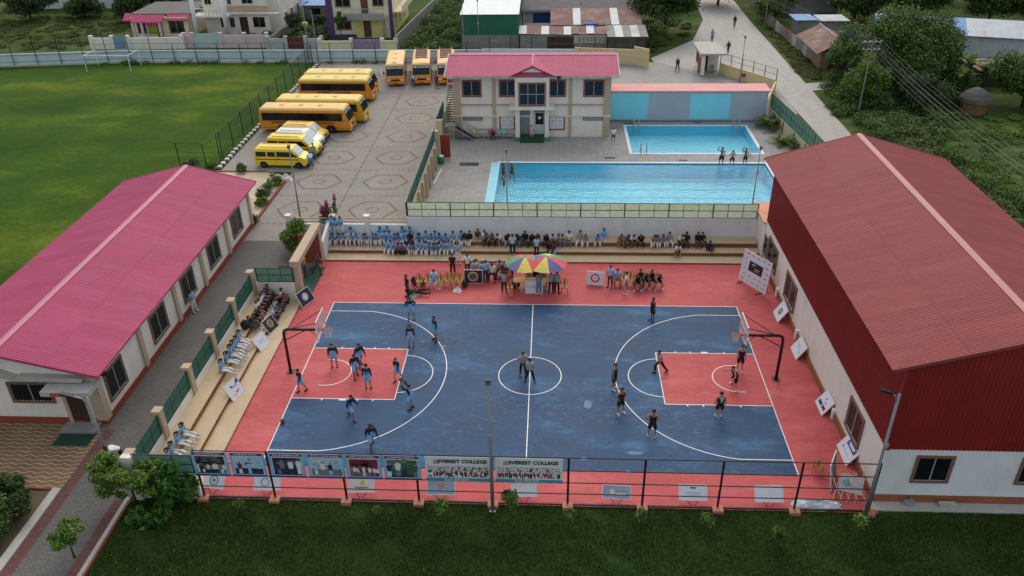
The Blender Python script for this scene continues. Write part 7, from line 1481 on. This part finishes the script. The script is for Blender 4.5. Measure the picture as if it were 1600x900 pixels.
PEOPLE = [
(-7.75, 5.81, 0, 10, 'stand_hips', 'blue', 'player in light blue kit and black leggings by the far sideline', 'players in light blue kit', 1.00),
(-5.88, 3.44, 0, -60, 'stand', 'blue', 'player in light blue kit standing on the three point arc', 'players in light blue kit', 1.00),
(-7.27, 2.71, 0, 0, 'stand', 'blue', 'player in light blue kit facing camera inside the three point arc', 'players in light blue kit', 1.00),
(-11.49, 0.56, 0, 15, 'stand', 'blue', 'player in light blue kit facing camera near the left hoop', 'players in light blue kit', 1.00),
(-9.94, 0.6, 0, 40, 'walk', 'blue', 'player in light blue kit behind another on the left key', 'players in light blue kit', 1.00),
(-9.98, -0.47, 0, 30, 'walk', 'blue', 'player in light blue kit walking in the middle of the left key', 'players in light blue kit', 1.00),
(-9.06, -1.53, 0, 180, 'stand', 'blue', 'player in light blue kit with back and number turned to camera', 'players in light blue kit', 1.00),
(-7.52, -0.71, 0, -20, 'walk', 'blue', 'player in light blue kit at the left free throw line', 'players in light blue kit', 1.00),
(-6.36, -3.22, 0, -100, 'shoot', 'blue', 'player in light blue kit raising a ball to shoot', 'players in light blue kit', 1.00),
(-12.77, -1.86, 0, -40, 'walk', 'blue', 'player in light blue kit on the left baseline under the hoop', 'players in light blue kit', 0.95),
(-9.4, -4.17, 0, 60, 'stride', 'blue', 'player in light blue kit striding below the left key', 'players in light blue kit', 1.00),
(-7.88, -6.42, 0, 30, 'stride', 'blue', 'player in light blue kit nearest the photo banners', 'players in light blue kit', 1.00),
(7.6, 6.01, 0, -60, 'stand', 'black', 'player in black kit and blue shoes by the far sideline', 'players in black kit', 1.00),
(12.03, 0.71, 0, -15, 'stand', 'black', 'tall player in black kit standing under the right hoop', 'players in black kit', 1.05),
(11.44, -0.87, 0, -60, 'lunge', 'black', 'crouching player in black kit in front of the right hoop', 'players in black kit', 1.00),
(10.15, -3.42, 0, 180, 'stand', 'black', 'player in black kit with number on back on the right key edge', 'players in black kit', 1.00),
(4.73, -1.17, 0, 60, 'stand', 'black', 'player in black kit on the right three point arc beside another', 'players in black kit', 1.00),
(4.94, -3.3, 0, 30, 'stand_hips', 'black', 'player in black kit with white shoes facing the right arc', 'players in black kit', 1.00),
(6.42, -5.17, 0, 170, 'stand_hips', 'black', 'player in black kit nearest the front fence on the right arc', 'players in black kit', 1.00),
(-0.4, -0.04, 0, 20, 'stand_hips', 'ref', 'referee in grey shirt standing behind the other at centre circle', 'referees', 1.00),
(0.02, -0.7, 0, 180, 'stand_wide', 'ref', 'referee in grey shirt with back to camera at centre circle', 'referees', 1.00),
(7.43, 0.41, 0, -70, 'stride', 'ref', 'referee in grey shirt walking at the right free throw line', 'referees', 1.00),
(-5.7, 11.62, 0, 0, 'stand', 'blacktee', 'man in black printed shirt standing behind the row of chairs', None, 1.00),
(-8.38, 8.51, 0, -60, 'stand', 'blacktee', 'man in black standing over the person lying on the court', None, 1.00),
(-7.72, 9.03, 0.0, 100, 'lie', 'blacktee', 'person in black lying on the red court beside the chairs', None, 1.00),
(-6.82, 10.22, 0.45, 0, 'sit', 'paleblue', 'man in pale blue seated with arms spread along the chairs', None, 1.00),
(-4.66, 11.64, 0, 10, 'stand', 'whitedark', 'man in white shirt standing behind the purple banner', None, 1.00),
(-4.16, 11.56, 0.45, 0, 'sit', 'lightblueshirt', 'person in blue shirt seated behind the purple banner', None, 1.00),
(-3.62, 11.48, 0.45, 20, 'sit', 'greenshirt', 'person in green shirt seated beside the purple banner', None, 1.00),
(-3.34, 10.85, 0, 30, 'stand', 'lightblueshirt', 'man in blue shirt standing at the right edge of the purple banner', None, 1.00),
(-2.92, 11.13, 0.45, 0, 'sit_wave', 'whitedark', 'man in white shirt seated with one arm raised to his head', None, 1.00),
(-2.42, 11.68, 0.45, 0, 'sit', 'greytee', 'person in pale grey shirt seated left of the umbrellas', None, 1.00),
(-1.75, 11.88, 0.45, 0, 'sit', 'whitedark', 'man in white shirt and lanyard seated by the umbrella edge', None, 1.00),
(-1.95, 11.33, 0.45, -30, 'sit_hunch', 'maroon', 'person in maroon seated in front of the lanyard man', None, 1.00),
(-1.97, 9.23, 0, 170, 'stand_wave', 'ref', 'man in grey shirt and black trousers with back turned left of table', None, 1.00),
(0.36, 9.11, 0, 180, 'bend', 'greyjeans', 'person in grey shirt and jeans leaning over the white table board', None, 1.00),
(1.18, 9.3, 0, 190, 'stand', 'ref', 'man in grey shirt standing right of the white table board', None, 1.00),
(1.56, 9.22, 0, 160, 'stand', 'ref', 'man in grey shirt standing nearest the lone chair by the umbrellas', None, 1.00),
(-0.36, 10.5, 0.45, 0, 'sit', 'ref', 'person in grey seated at the left of the scoring table', None, 1.00),
(0.17, 10.51, 0.45, 0, 'sit', 'darkmix', 'person in dark clothes seated at the scoring table middle', None, 1.00),
(0.65, 10.52, 0.45, 0, 'sit', 'ref', 'person in grey seated at the right of the scoring table', None, 1.00),
(5.17, 10.15, 0, -30, 'stand', 'lightblueshirt', 'man in light blue shirt and dark trousers resting a hand on the white banner', None, 1.00),
(5.67, 10.5, 0.45, 0, 'sit', 'khaki', 'man in blue shirt and khaki shorts seated on the sideline', None, 1.00),
(6.15, 9.32, 0, 80, 'stand', 'whitegrey', 'boy in white shirt standing before the seated substitutes', None, 1.00),
(6.94, 10.1, 0.45, 10, 'sit_hunch', 'black', 'first seated substitute in black kit, counted from the left', 'seated substitutes in black', 1.00),
(7.2, 10.54, 0.45, 10, 'sit', 'black', 'second seated substitute in black kit, counted from the left', 'seated substitutes in black', 1.00),
(7.53, 10.37, 0.45, 10, 'sit_hunch', 'black', 'third seated substitute in black kit, counted from the left', 'seated substitutes in black', 1.00),
(7.97, 10.46, 0.45, 10, 'sit', 'black', 'fourth seated substitute in black kit, counted from the left', 'seated substitutes in black', 1.00),
(8.39, 10.3, 0.45, 10, 'sit_hunch', 'black', 'fifth seated substitute in black kit, counted from the left', 'seated substitutes in black', 1.00),
(-15.26, 15.57, 0.75, -17, 'sit', 'uniform', 'first student in blue and white uniform from the left in upper row', 'uniformed students seated on the back stand', 0.95),
(-14.86, 15.55, 0.75, -21, 'sit_hunch', 'uniform', 'second student in blue and white uniform from the left in upper row', 'uniformed students seated on the back stand', 0.98),
(-14.47, 15.65, 0.75, -12, 'sit_hunch', 'uniform', 'third student in blue and white uniform from the left in upper row', 'uniformed students seated on the back stand', 0.93),
(-14.08, 15.56, 0.75, -17, 'sit_hunch', 'uniform', 'fourth student in blue and white uniform from the left in upper row', 'uniformed students seated on the back stand', 0.99),
(-13.58, 15.54, 0.75, 6, 'sit_hunch', 'uniform', 'fifth student in blue and white uniform from the left in upper row', 'uniformed students seated on the back stand', 0.98),
(-13.17, 15.57, 0.75, -8, 'sit_hunch', 'uniform', 'sixth student in blue and white uniform from the left in upper row', 'uniformed students seated on the back stand', 0.91),
(-12.72, 15.62, 0.75, 8, 'sit_hunch', 'uniform', 'seventh student in blue and white uniform from the left in upper row', 'uniformed students seated on the back stand', 0.92),
(-12.41, 15.61, 0.75, -18, 'sit_hunch', 'uniform', 'eighth student in blue and white uniform from the left in upper row', 'uniformed students seated on the back stand', 0.90),
(-12.03, 15.58, 0.75, 9, 'sit_hunch', 'uniform', 'ninth student in blue and white uniform from the left in upper row', 'uniformed students seated on the back stand', 0.98),
(-11.71, 15.61, 0.75, -4, 'sit_hunch', 'uniform', 'tenth student in blue and white uniform from the left in upper row', 'uniformed students seated on the back stand', 0.94),
(-11.53, 15.56, 0.75, -9, 'sit', 'uniform', 'eleventh student in blue and white uniform from the left in upper row', 'uniformed students seated on the back stand', 0.91),
(-11.17, 15.6, 0.75, 22, 'sit', 'uniform', 'twelfth student in blue and white uniform from the left in upper row', 'uniformed students seated on the back stand', 0.97),
(-10.81, 15.56, 0.75, 8, 'sit', 'uniform', 'thirteenth student in blue and white uniform from the left in upper row', 'uniformed students seated on the back stand', 0.94),
(-10.39, 15.57, 0.75, 6, 'sit_hunch', 'uniform', 'fourteenth student in blue and white uniform from the left in upper row', 'uniformed students seated on the back stand', 0.92),
(-10.17, 15.6, 0.75, 4, 'sit_hunch', 'uniform', 'fifteenth student in blue and white uniform from the left in upper row', 'uniformed students seated on the back stand', 0.99),
(-9.94, 15.55, 0.75, -19, 'sit_hunch', 'uniform', 'sixteenth student in blue and white uniform from the left in upper row', 'uniformed students seated on the back stand', 0.93),
(-9.71, 15.62, 0.75, 16, 'sit', 'uniform', 'seventeenth student in blue and white uniform from the left in upper row', 'uniformed students seated on the back stand', 0.93),
(-9.25, 15.56, 0.75, -2, 'sit', 'navy', 'person in dark navy seated among the uniformed upper row', 'uniformed students seated on the back stand', 0.94),
(-8.73, 15.55, 0.75, 20, 'sit_hunch', 'uniform', 'nineteenth student in blue and white uniform from the left in upper row', 'uniformed students seated on the back stand', 0.97),
(-8.43, 15.67, 0.75, -21, 'sit_hunch', 'uniform', 'twentieth student in blue and white uniform from the left in upper row', 'uniformed students seated on the back stand', 0.93),
(-8.09, 15.56, 0.75, 7, 'sit', 'uniform', 'twenty-first student in blue and white uniform from the left in upper row', 'uniformed students seated on the back stand', 0.93),
(-7.65, 15.57, 0.75, -2, 'sit_hunch', 'uniform', 'twenty-second student in blue and white uniform from the left in upper row', 'uniformed students seated on the back stand', 0.93),
(-7.38, 15.62, 0.75, -15, 'sit', 'uniform', 'twenty-third student in blue and white uniform from the left in upper row', 'uniformed students seated on the back stand', 0.94),
(-7.02, 15.6, 0.75, -6, 'sit_hunch', 'uniform', 'twenty-fourth student in blue and white uniform from the left in upper row', 'uniformed students seated on the back stand', 1.00),
(-6.57, 15.62, 0.75, -3, 'sit_hunch', 'uniform', 'twenty-fifth student in blue and white uniform from the left in upper row', 'uniformed students seated on the back stand', 0.94),
(-6.05, 15.57, 0.75, -19, 'sit', 'uniform', 'twenty-sixth student in blue and white uniform from the left in upper row', 'uniformed students seated on the back stand', 0.97),
(-5.49, 15.62, 0.75, 21, 'sit', 'uniform', 'twenty-seventh student in blue and white uniform from the left in upper row', 'uniformed students seated on the back stand', 0.95),
(-13.81, 16.2, 0.75, 2, 'sit_floor', 'uniform', 'first uniformed student from the left against the back wall behind others', 'uniformed students seated on the back stand', 0.98),
(-11.59, 16.2, 0.75, -5, 'sit_floor', 'uniform', 'second uniformed student from the left against the back wall behind others', 'uniformed students seated on the back stand', 0.98),
(-11.03, 16.2, 0.75, -14, 'sit_floor', 'uniform', 'third uniformed student from the left against the back wall behind others', 'uniformed students seated on the back stand', 0.98),
(-9.95, 16.2, 0.75, 10, 'sit_floor', 'uniform', 'fourth uniformed student from the left against the back wall behind others', 'uniformed students seated on the back stand', 0.98),
(-9.34, 16.2, 0.75, -6, 'sit_floor', 'uniform', 'fifth uniformed student from the left against the back wall behind others', 'uniformed students seated on the back stand', 0.98),
(-15.37, 16.0, 0.75, 10, 'stand_cross', 'uniform', 'first from the left of four uniformed students standing in the corner', 'uniformed students standing in the corner', 0.97),
(-15.17, 16.2, 0.75, -10, 'stand', 'uniform', 'second from the left of four uniformed students standing in the corner', 'uniformed students standing in the corner', 0.97),
(-14.88, 16.0, 0.75, 5, 'stand_cross', 'uniform', 'third from the left of four uniformed students standing in the corner', 'uniformed students standing in the corner', 0.97),
(-14.47, 16.0, 0.75, -15, 'stand_cross', 'uniform', 'fourth from the left of four uniformed students standing in the corner', 'uniformed students standing in the corner', 0.97),
(-10.91, 14.78, 0.4, 6, 'sit', 'uniform', 'first student in blue and white uniform from the left in lower row', 'uniformed students seated on the back stand', 0.96),
(-10.55, 14.69, 0.4, -4, 'sit', 'uniform', 'second student in blue and white uniform from the left in lower row', 'uniformed students seated on the back stand', 0.94),
(-10.02, 14.71, 0.4, 6, 'sit_hunch', 'violet', 'person in violet shirt and black trousers, left of the pair', 'uniformed students seated on the back stand', 0.99),
(-9.62, 14.72, 0.4, -19, 'sit_hunch', 'violet', 'person in violet shirt and black trousers, right of the pair', 'uniformed students seated on the back stand', 0.94),
(-9.1, 14.72, 0.4, 11, 'sit_hunch', 'uniform', 'fifth student in blue and white uniform from the left in lower row', 'uniformed students seated on the back stand', 0.99),
(-8.75, 14.68, 0.4, -18, 'sit_hunch', 'uniform', 'sixth student in blue and white uniform from the left in lower row', 'uniformed students seated on the back stand', 0.97),
(-8.43, 14.78, 0.4, -4, 'sit', 'uniform', 'seventh student in blue and white uniform from the left in lower row', 'uniformed students seated on the back stand', 0.96),
(-8.09, 14.67, 0.4, -12, 'sit', 'uniform', 'eighth student in blue and white uniform from the left in lower row', 'uniformed students seated on the back stand', 0.95),
(-7.76, 14.74, 0.4, 12, 'sit_hunch', 'uniform', 'ninth student in blue and white uniform from the left in lower row', 'uniformed students seated on the back stand', 0.99),
(-7.42, 14.72, 0.4, 6, 'sit_hunch', 'uniform', 'tenth student in blue and white uniform from the left in lower row', 'uniformed students seated on the back stand', 0.95),
(-7.12, 14.71, 0.4, 0, 'sit_hunch', 'uniform', 'eleventh student in blue and white uniform from the left in lower row', 'uniformed students seated on the back stand', 1.00),
(-6.7, 14.74, 0.4, -18, 'sit', 'uniform', 'twelfth student in blue and white uniform from the left in lower row', 'uniformed students seated on the back stand', 0.98),
(-6.31, 14.69, 0.4, 14, 'sit', 'uniform', 'thirteenth student in blue and white uniform from the left in lower row', 'uniformed students seated on the back stand', 0.98),
(-5.49, 13.23, 0.1, 5, 'stand', 'uniform', 'uniformed student standing on the lowest step of back stand', None, 0.97),
(-5.15, 15.61, 0.75, -1, 'sit_hunch', 'darkwhite', 'first spectator in black top and white trousers from the left, mixed upper row', 'mixed spectators seated on the back stand', 1.03),
(-4.8, 15.57, 0.75, -25, 'sit', 'darkwhite', 'second spectator in black top and white trousers from the left, mixed upper row', 'mixed spectators seated on the back stand', 0.95),
(-4.3, 15.95, 0.75, 19, 'sit', 'brown', 'seated spectator in brown top in the mixed upper row', 'mixed spectators seated on the back stand', 0.96),
(-3.77, 15.65, 0.75, 14, 'sit', 'whiteshort', 'first spectator in white shirt and shorts from the left, mixed upper row', 'mixed spectators seated on the back stand', 1.00),
(-3.49, 15.66, 0.75, -15, 'sit_hunch', 'greyblack', 'first spectator in grey shirt and black trousers from the left, mixed upper row', 'mixed spectators seated on the back stand', 1.00),
(-3.19, 15.65, 0.75, 3, 'sit_hunch', 'greyblack', 'second spectator in grey shirt and black trousers from the left, mixed upper row', 'mixed spectators seated on the back stand', 1.03),
(-2.65, 15.6, 0.75, -21, 'sit_hunch', 'whiteshort', 'second spectator in white shirt and shorts from the left, mixed upper row', 'mixed spectators seated on the back stand', 1.00),
(-2.12, 15.61, 0.75, 18, 'sit_hunch', 'blackjeans', 'seated spectator in black top and pale jeans in the mixed upper row', 'mixed spectators seated on the back stand', 1.02),
(-1.19, 15.55, 0.75, -21, 'sit_hunch', 'darkjeans', 'seated spectator in dark top and jeans in the mixed upper row', 'mixed spectators seated on the back stand', 1.03),
(-0.76, 15.58, 0.75, -8, 'sit', 'darkmix', 'first spectator in dark clothes from the left, mixed upper row', 'mixed spectators seated on the back stand', 0.96),
(-0.19, 15.62, 0.75, -6, 'sit_hunch', 'darkmix', 'second spectator in dark clothes from the left, mixed upper row', 'mixed spectators seated on the back stand', 0.98),
(0.06, 15.65, 0.75, 18, 'sit_hunch', 'brownshort', 'seated spectator in brown shirt and shorts in the mixed upper row', 'mixed spectators seated on the back stand', 0.96),
(0.77, 15.56, 0.75, 6, 'sit_hunch', 'darkmix', 'third spectator in dark clothes from the left, mixed upper row', 'mixed spectators seated on the back stand', 1.00),
(1.15, 15.6, 0.75, 18, 'sit_hunch', 'whitedark', 'first spectator in white shirt and dark trousers from the left, mixed upper row', 'mixed spectators seated on the back stand', 0.96),
(1.79, 15.66, 0.75, -15, 'sit_hunch', 'bluejeans', 'seated spectator in pale blue shirt and jeans in the mixed upper row', 'mixed spectators seated on the back stand', 1.03),
(2.08, 15.61, 0.75, -19, 'sit_hunch', 'yellowjeans', 'seated spectator in yellow top and jeans in the mixed upper row', 'mixed spectators seated on the back stand', 0.97),
(2.48, 15.66, 0.75, -16, 'sit', 'whitejeans', 'seated spectator in white top and jeans in the mixed upper row', 'mixed spectators seated on the back stand', 0.98),
(3.3, 15.66, 0.75, -12, 'sit', 'greywhite', 'first spectator in grey shirt and white trousers from the left, mixed upper row', 'mixed spectators seated on the back stand', 1.01),
(3.71, 15.54, 0.75, -9, 'sit_hunch', 'greywhite', 'second spectator in grey shirt and white trousers from the left, mixed upper row', 'mixed spectators seated on the back stand', 0.96),
(4.52, 15.65, 0.75, 5, 'sit_hunch', 'uniform', 'first spectator in blue and white uniform from the left, mixed upper row', 'mixed spectators seated on the back stand', 0.96),
(5.03, 15.95, 0.75, -13, 'sit', 'uniform', 'second spectator in blue and white uniform from the left, mixed upper row', 'mixed spectators seated on the back stand', 1.03),
(6.18, 15.59, 0.75, 13, 'sit_hunch', 'checkshort', 'seated spectator in checked shirt and brown shorts in the mixed upper row', 'mixed spectators seated on the back stand', 0.95),
(6.65, 15.55, 0.75, 20, 'sit_hunch', 'tealdark', 'seated spectator in dark teal shirt in the mixed upper row', 'mixed spectators seated on the back stand', 1.03),
(7.03, 15.61, 0.75, 21, 'sit_hunch', 'whiteshort', 'third spectator in white shirt and shorts from the left, mixed upper row', 'mixed spectators seated on the back stand', 1.03),
(7.7, 15.61, 0.75, -3, 'sit_hunch', 'blacktee', 'seated spectator in black shirt in the mixed upper row', 'mixed spectators seated on the back stand', 0.99),
(8.57, 15.56, 0.75, 14, 'sit_hunch', 'greywhite', 'third spectator in grey shirt and white trousers from the left, mixed upper row', 'mixed spectators seated on the back stand', 1.04),
(8.88, 15.59, 0.75, -3, 'sit_hunch', 'bluewhite', 'seated spectator in blue and white shirt and white trousers in the mixed upper row', 'mixed spectators seated on the back stand', 0.96),
(9.38, 15.65, 0.75, -16, 'sit_hunch', 'tanwhite', 'seated spectator in tan shirt and white trousers in the mixed upper row', 'mixed spectators seated on the back stand', 0.97),
(9.75, 15.65, 0.75, 9, 'sit', 'greywhite', 'fourth spectator in grey shirt and white trousers from the left, mixed upper row', 'mixed spectators seated on the back stand', 0.96),
(10.52, 15.63, 0.75, 20, 'sit_hunch', 'whitedark', 'second spectator in white shirt and dark trousers from the left, mixed upper row', 'mixed spectators seated on the back stand', 1.01),
(10.99, 15.59, 0.75, -10, 'sit', 'navy', 'seated spectator in navy jacket in the mixed upper row', 'mixed spectators seated on the back stand', 1.00),
(11.78, 15.61, 0.75, 13, 'sit', 'darkmix', 'fourth spectator in dark clothes from the left, mixed upper row', 'mixed spectators seated on the back stand', 1.02),
(12.1, 15.65, 0.75, 23, 'sit', 'darkmix', 'fifth spectator in dark clothes from the left, mixed upper row', 'mixed spectators seated on the back stand', 0.97),
(-1.64, 14.52, 0.1, 0, 'stand', 'blueblack', 'man in pale blue shirt and black trousers standing on the lowest step', None, 1.00),
(1.04, 14.72, 0.4, 10, 'sit', 'darkmix', 'woman in dark top seated on the lower step right of umbrellas', 'mixed spectators seated on the back stand', 1.00),
(1.31, 14.72, 0.4, -12, 'sit', 'redjeans', 'person in red top and pale jeans seated on the lower step', 'mixed spectators seated on the back stand', 1.00),
(10.28, 14.72, 0.4, 0, 'sit_hunch', 'whiteshort', 'man in white shirt seated alone on the lower step', 'mixed spectators seated on the back stand', 1.00),
(12.48, 14.95, 0.4, 60, 'sit_floor', 'darkmix', 'person in black sitting low at the right end of crowd', 'mixed spectators seated on the back stand', 1.00),
(0.11, 14.2, 0.1, 180, 'stand', 'blueblack', 'person half hidden behind the two umbrellas', None, 1.00),
(-16.65, 7.45, 0.4, 102, 'sit', 'whitedark', 'man in white shirt nearest the green bin', 'spectators seated on the left stand', 0.98),
(-16.65, 7.02, 0.4, 102, 'sit_hunch', 'maroon', 'person in maroon on the lower left step near the bin', 'spectators seated on the left stand', 0.94),
(-16.65, 6.59, 0.4, 100, 'sit', 'darkmix', 'person in dark clothes on the lower left step near the bin', 'spectators seated on the left stand', 1.00),
(-16.65, 6.16, 0.4, 82, 'sit', 'lightblueshirt', 'first man in light blue shirt on the lower left step from the gate', 'spectators seated on the left stand', 0.96),
(-16.65, 5.73, 0.4, 99, 'sit_hunch', 'lightblueshirt', 'second man in light blue shirt on the lower left step from gate', 'spectators seated on the left stand', 0.95),
(-16.65, 5.3, 0.4, 97, 'sit_hunch', 'paleblueblack', 'man in pale blue shirt at the near end of the lower group', 'spectators seated on the left stand', 0.98),
(-17.55, 7.45, 0.75, 98, 'sit', 'maroon', 'person in maroon at the top of the left stand by the gate', 'spectators seated on the left stand', 0.98),
(-17.55, 7.02, 0.75, 99, 'sit', 'maroon', 'second person in maroon high on the left stand', 'spectators seated on the left stand', 0.95),
(-17.55, 6.59, 0.75, 90, 'sit', 'lightblueshirt', 'man in light blue shirt on the upper left step near the gate', 'spectators seated on the left stand', 0.95),
(-17.55, 6.16, 0.75, 87, 'sit', 'whitedark', 'man in white shirt on the upper left step, nearer the gate', 'spectators seated on the left stand', 0.98),
(-17.55, 5.73, 0.75, 91, 'sit', 'whitedark', 'man in white shirt on the upper left step, farther from the gate', 'spectators seated on the left stand', 0.97),
(-17.55, 5.3, 0.75, 89, 'sit', 'whiteshort', 'man in white shirt and shorts on the upper left step', 'spectators seated on the left stand', 0.99),
(-17.55, 4.87, 0.75, 90, 'sit_hunch', 'brownshort', 'person in brown shorts on the upper left step', 'spectators seated on the left stand', 1.00),
(-17.55, 4.44, 0.75, 86, 'sit_hunch', 'darkmix', 'large person in black leaning forward on the upper left step', 'spectators seated on the left stand', 0.96),
(-17.55, 4.01, 0.75, 92, 'sit_hunch', 'brown', 'person in brown top beside the black backpack', 'spectators seated on the left stand', 0.95),
(-17.55, 3.58, 0.75, 100, 'sit_legs', 'navy', 'person in navy with legs stretched beside the backpack', 'spectators seated on the left stand', 0.96),
(-17.55, 1.94, 0.75, 91, 'sit_legs', 'girl', 'first girl from the gate in blue and white, middle left stand', 'spectators seated on the left stand', 0.99),
(-17.55, 1.44, 0.75, 88, 'sit_legs', 'girl', 'second girl from the gate in blue and white, middle left stand', 'spectators seated on the left stand', 0.96),
(-17.55, 0.9, 0.75, 79, 'sit_legs', 'girl', 'third girl from the gate in blue and white, middle left stand', 'spectators seated on the left stand', 0.97),
(-17.55, 0.47, 0.75, 89, 'sit_legs', 'girl', 'fourth girl from the gate in blue and white, middle left stand', 'spectators seated on the left stand', 1.00),
(-17.55, -0.18, 0.75, 93, 'sit_legs', 'girl', 'fifth girl from the gate in blue and white, middle left stand', 'spectators seated on the left stand', 0.95),
(-17.55, -1.03, 0.75, 97, 'sit_legs', 'girl', 'sixth girl from the gate in blue and white, middle left stand', 'spectators seated on the left stand', 0.99),
(-17.55, -6.58, 0.75, 96, 'sit_legs', 'girl', 'first girl from the gate in blue and white, near end of stand', 'spectators seated on the left stand', 0.96),
(-17.55, -7.21, 0.75, 93, 'sit_legs', 'girl', 'second girl from the gate in blue and white, near end of stand', 'spectators seated on the left stand', 0.96),
(-17.55, -7.94, 0.75, 92, 'sit_legs', 'girl', 'third girl from the gate in blue and white, near end of stand', 'spectators seated on the left stand', 0.93),
(-17.55, -8.37, 0.75, 100, 'sit_legs', 'girl', 'fourth girl from the gate in blue and white, near end of stand', 'spectators seated on the left stand', 0.93),
(-22.14, 6.43, 0, 70, 'stand', 'girl', 'girl in blue and white uniform leaning on the left building wall', None, 1.00),
(-20.22, -7.92, 0, -60, 'bend', 'whitedark', 'man in white shirt bending over at the corner of the green fence', None, 1.00),
(-16.1, 11.3, 0, 90, 'stand', 'yellowdark', 'person in yellow shirt standing in the gateway', None, 1.00),
(-15.3, 11.62, 0, 90, 'stride', 'darkpattern', 'person in dark patterned shirt stepping through the gateway', None, 1.00),
(-20.97, 31.53, 0, 200, 'bend', 'bluejeans', 'person in pale blue bending at the front of the nearest van', None, 1.00),
(-21.08, 33.12, 0, 200, 'stand', 'greyjeans', 'person in grey standing between the two nearest yellow vans', None, 1.00),
(-15.38, 57.08, 0, 180, 'bend', 'tealdark2', 'man in teal shirt bending at the front of the middle bus', None, 1.00),
(-12.45, 56.29, 0, 170, 'stand', 'maroonblack', 'man in maroon shirt and black trousers beside the third bus', None, 1.00),
(16.5, 32.32, 0, 170, 'stand_wave', 'swim', 'first swimmer from the left standing between the pools', 'swimmers standing between the pools', 1.00),
(17.48, 32.33, 0, 170, 'stand_hips', 'swim', 'second swimmer from the left standing between the pools', 'swimmers standing between the pools', 0.85),
(18.63, 32.34, 0, 170, 'stand_wave', 'swim', 'third swimmer from the left standing between the pools', 'swimmers standing between the pools', 0.95),
(7.14, 38.43, 0, 20, 'sit_stand', 'whitebrown', 'boy in white shirt standing at the small pool corner', None, 0.90),
(-0.84, 38.94, 0, 0, 'stand', 'pink', 'girl in pink standing on the green entrance steps', None, 0.90),
(-4.67, 39.28, 0.3, 0, 'sit_hunch', 'darkpattern', 'person sitting on the low bench by the pool building', None, 1.00),
(-3.29, 31.68, -1.25, 60, 'stand_wide', 'swim', 'swimmer in the pool corner nearest the blue strip', 'swimmers in the main pool', 1.00),
(-2.47, 31.69, -1.25, -40, 'stand_wide', 'swim', 'swimmer at the far pool edge by the lamp pole', 'swimmers in the main pool', 1.00),
(-3.11, 29.42, -1.25, 90, 'stand_wide', 'swim', 'swimmer out in the open water near the corner', 'swimmers in the main pool', 1.00),
(16.6, 63.49, 0, -30, 'walk', 'olive', 'guard in dark uniform walking on the concrete yard', None, 1.00),
(23.31, 78.4, 0, 180, 'walk', 'bluedark', 'person in blue shirt walking up the dirt road', None, 1.00),
(24.37, 72.09, 0, 200, 'walk', 'navy', 'person in dark clothes on the road by the guard house', None, 1.00),
(28.09, 87.33, 0, 180, 'walk', 'darkmix', 'person in black far up the dirt road', None, 1.00),
]
rg_ = random.Random(21); PO = {}
for (x,y,z,rot,pose,fit,label,group,s_) in PEOPLE:
    P = PM[pose]; tk, tc, bk, bc, sh, under = OUT[fit]; sk = rg_.choice(SKIN)
    o = put('person', P['body']); wear(o, sk); o.location = (x,y,z+.012); o.rotation_euler = (0,0,R(rot)); fx = rg_.uniform(.9,1.14); o.scale = (s_*fx,s_*rg_.uniform(.94,1.1),s_*rg_.uniform(.95,1.04)); tag(o, label, 'person', group)
    if pose == 'lie': o.rotation_euler = (R(-84),0,R(rot)); o.location = (x+.75,y,.17)
    def kid(nm, me, m):
        k = put(nm, me, o, True); wear(k, m); return k
    kid('hair', P['long_hair' if fit in ('girl','pink') else 'hair'], HAIR)
    if under: kid('undershirt', P['long'], CLO[under])
    if tk != 'none': kid({'shirt':'shirt','long':'long_sleeved_top','jersey':'jersey'}[tk], P[tk], CLO[tc])
    if 'number' in label:
        dk = CLO['navy'] if fit == 'blue' else CLO['white']
        write('2' if fit == 'blue' else '7', .26, dk, o, (0,.168,1.2), (R(90),0,R(180)), True, .008, name='number'); part('name_strip', dk, o, -.1,.15,1.35,.1,.17,1.38, True)
    kid(bk, P[bk], CLO[bc])
    if sh:
        if fit == 'black' and 'blue shoes' in label: sh = 'shoeblu'
        for k in 'LR': kid('shoe', P['shoe'+k], CLO[sh])
    PO[label] = o
    if z == .45 and 'pale blue seated' not in label:
        c = copy_tree(SEATED_CHAIR); c.location = (x,y,.012); c.rotation_euler = (0,0,R(rot)); c['label'] = ('chair under the '+label.replace(', counted from the left',''))
# ball held by the shooting player
o = PO['player in light blue kit raising a ball to shoot']; J = PM['shoot']['J']; h = (J['haL']+J['haR'])/2+V3((0,-.06,.12)); wp = Matrix.Rotation(o.rotation_euler.z,3,'Z') @ h
ball(o.location.x+wp.x, o.location.y+wp.y, o.location.z+wp.z, 'basketball held up by the shooting player')
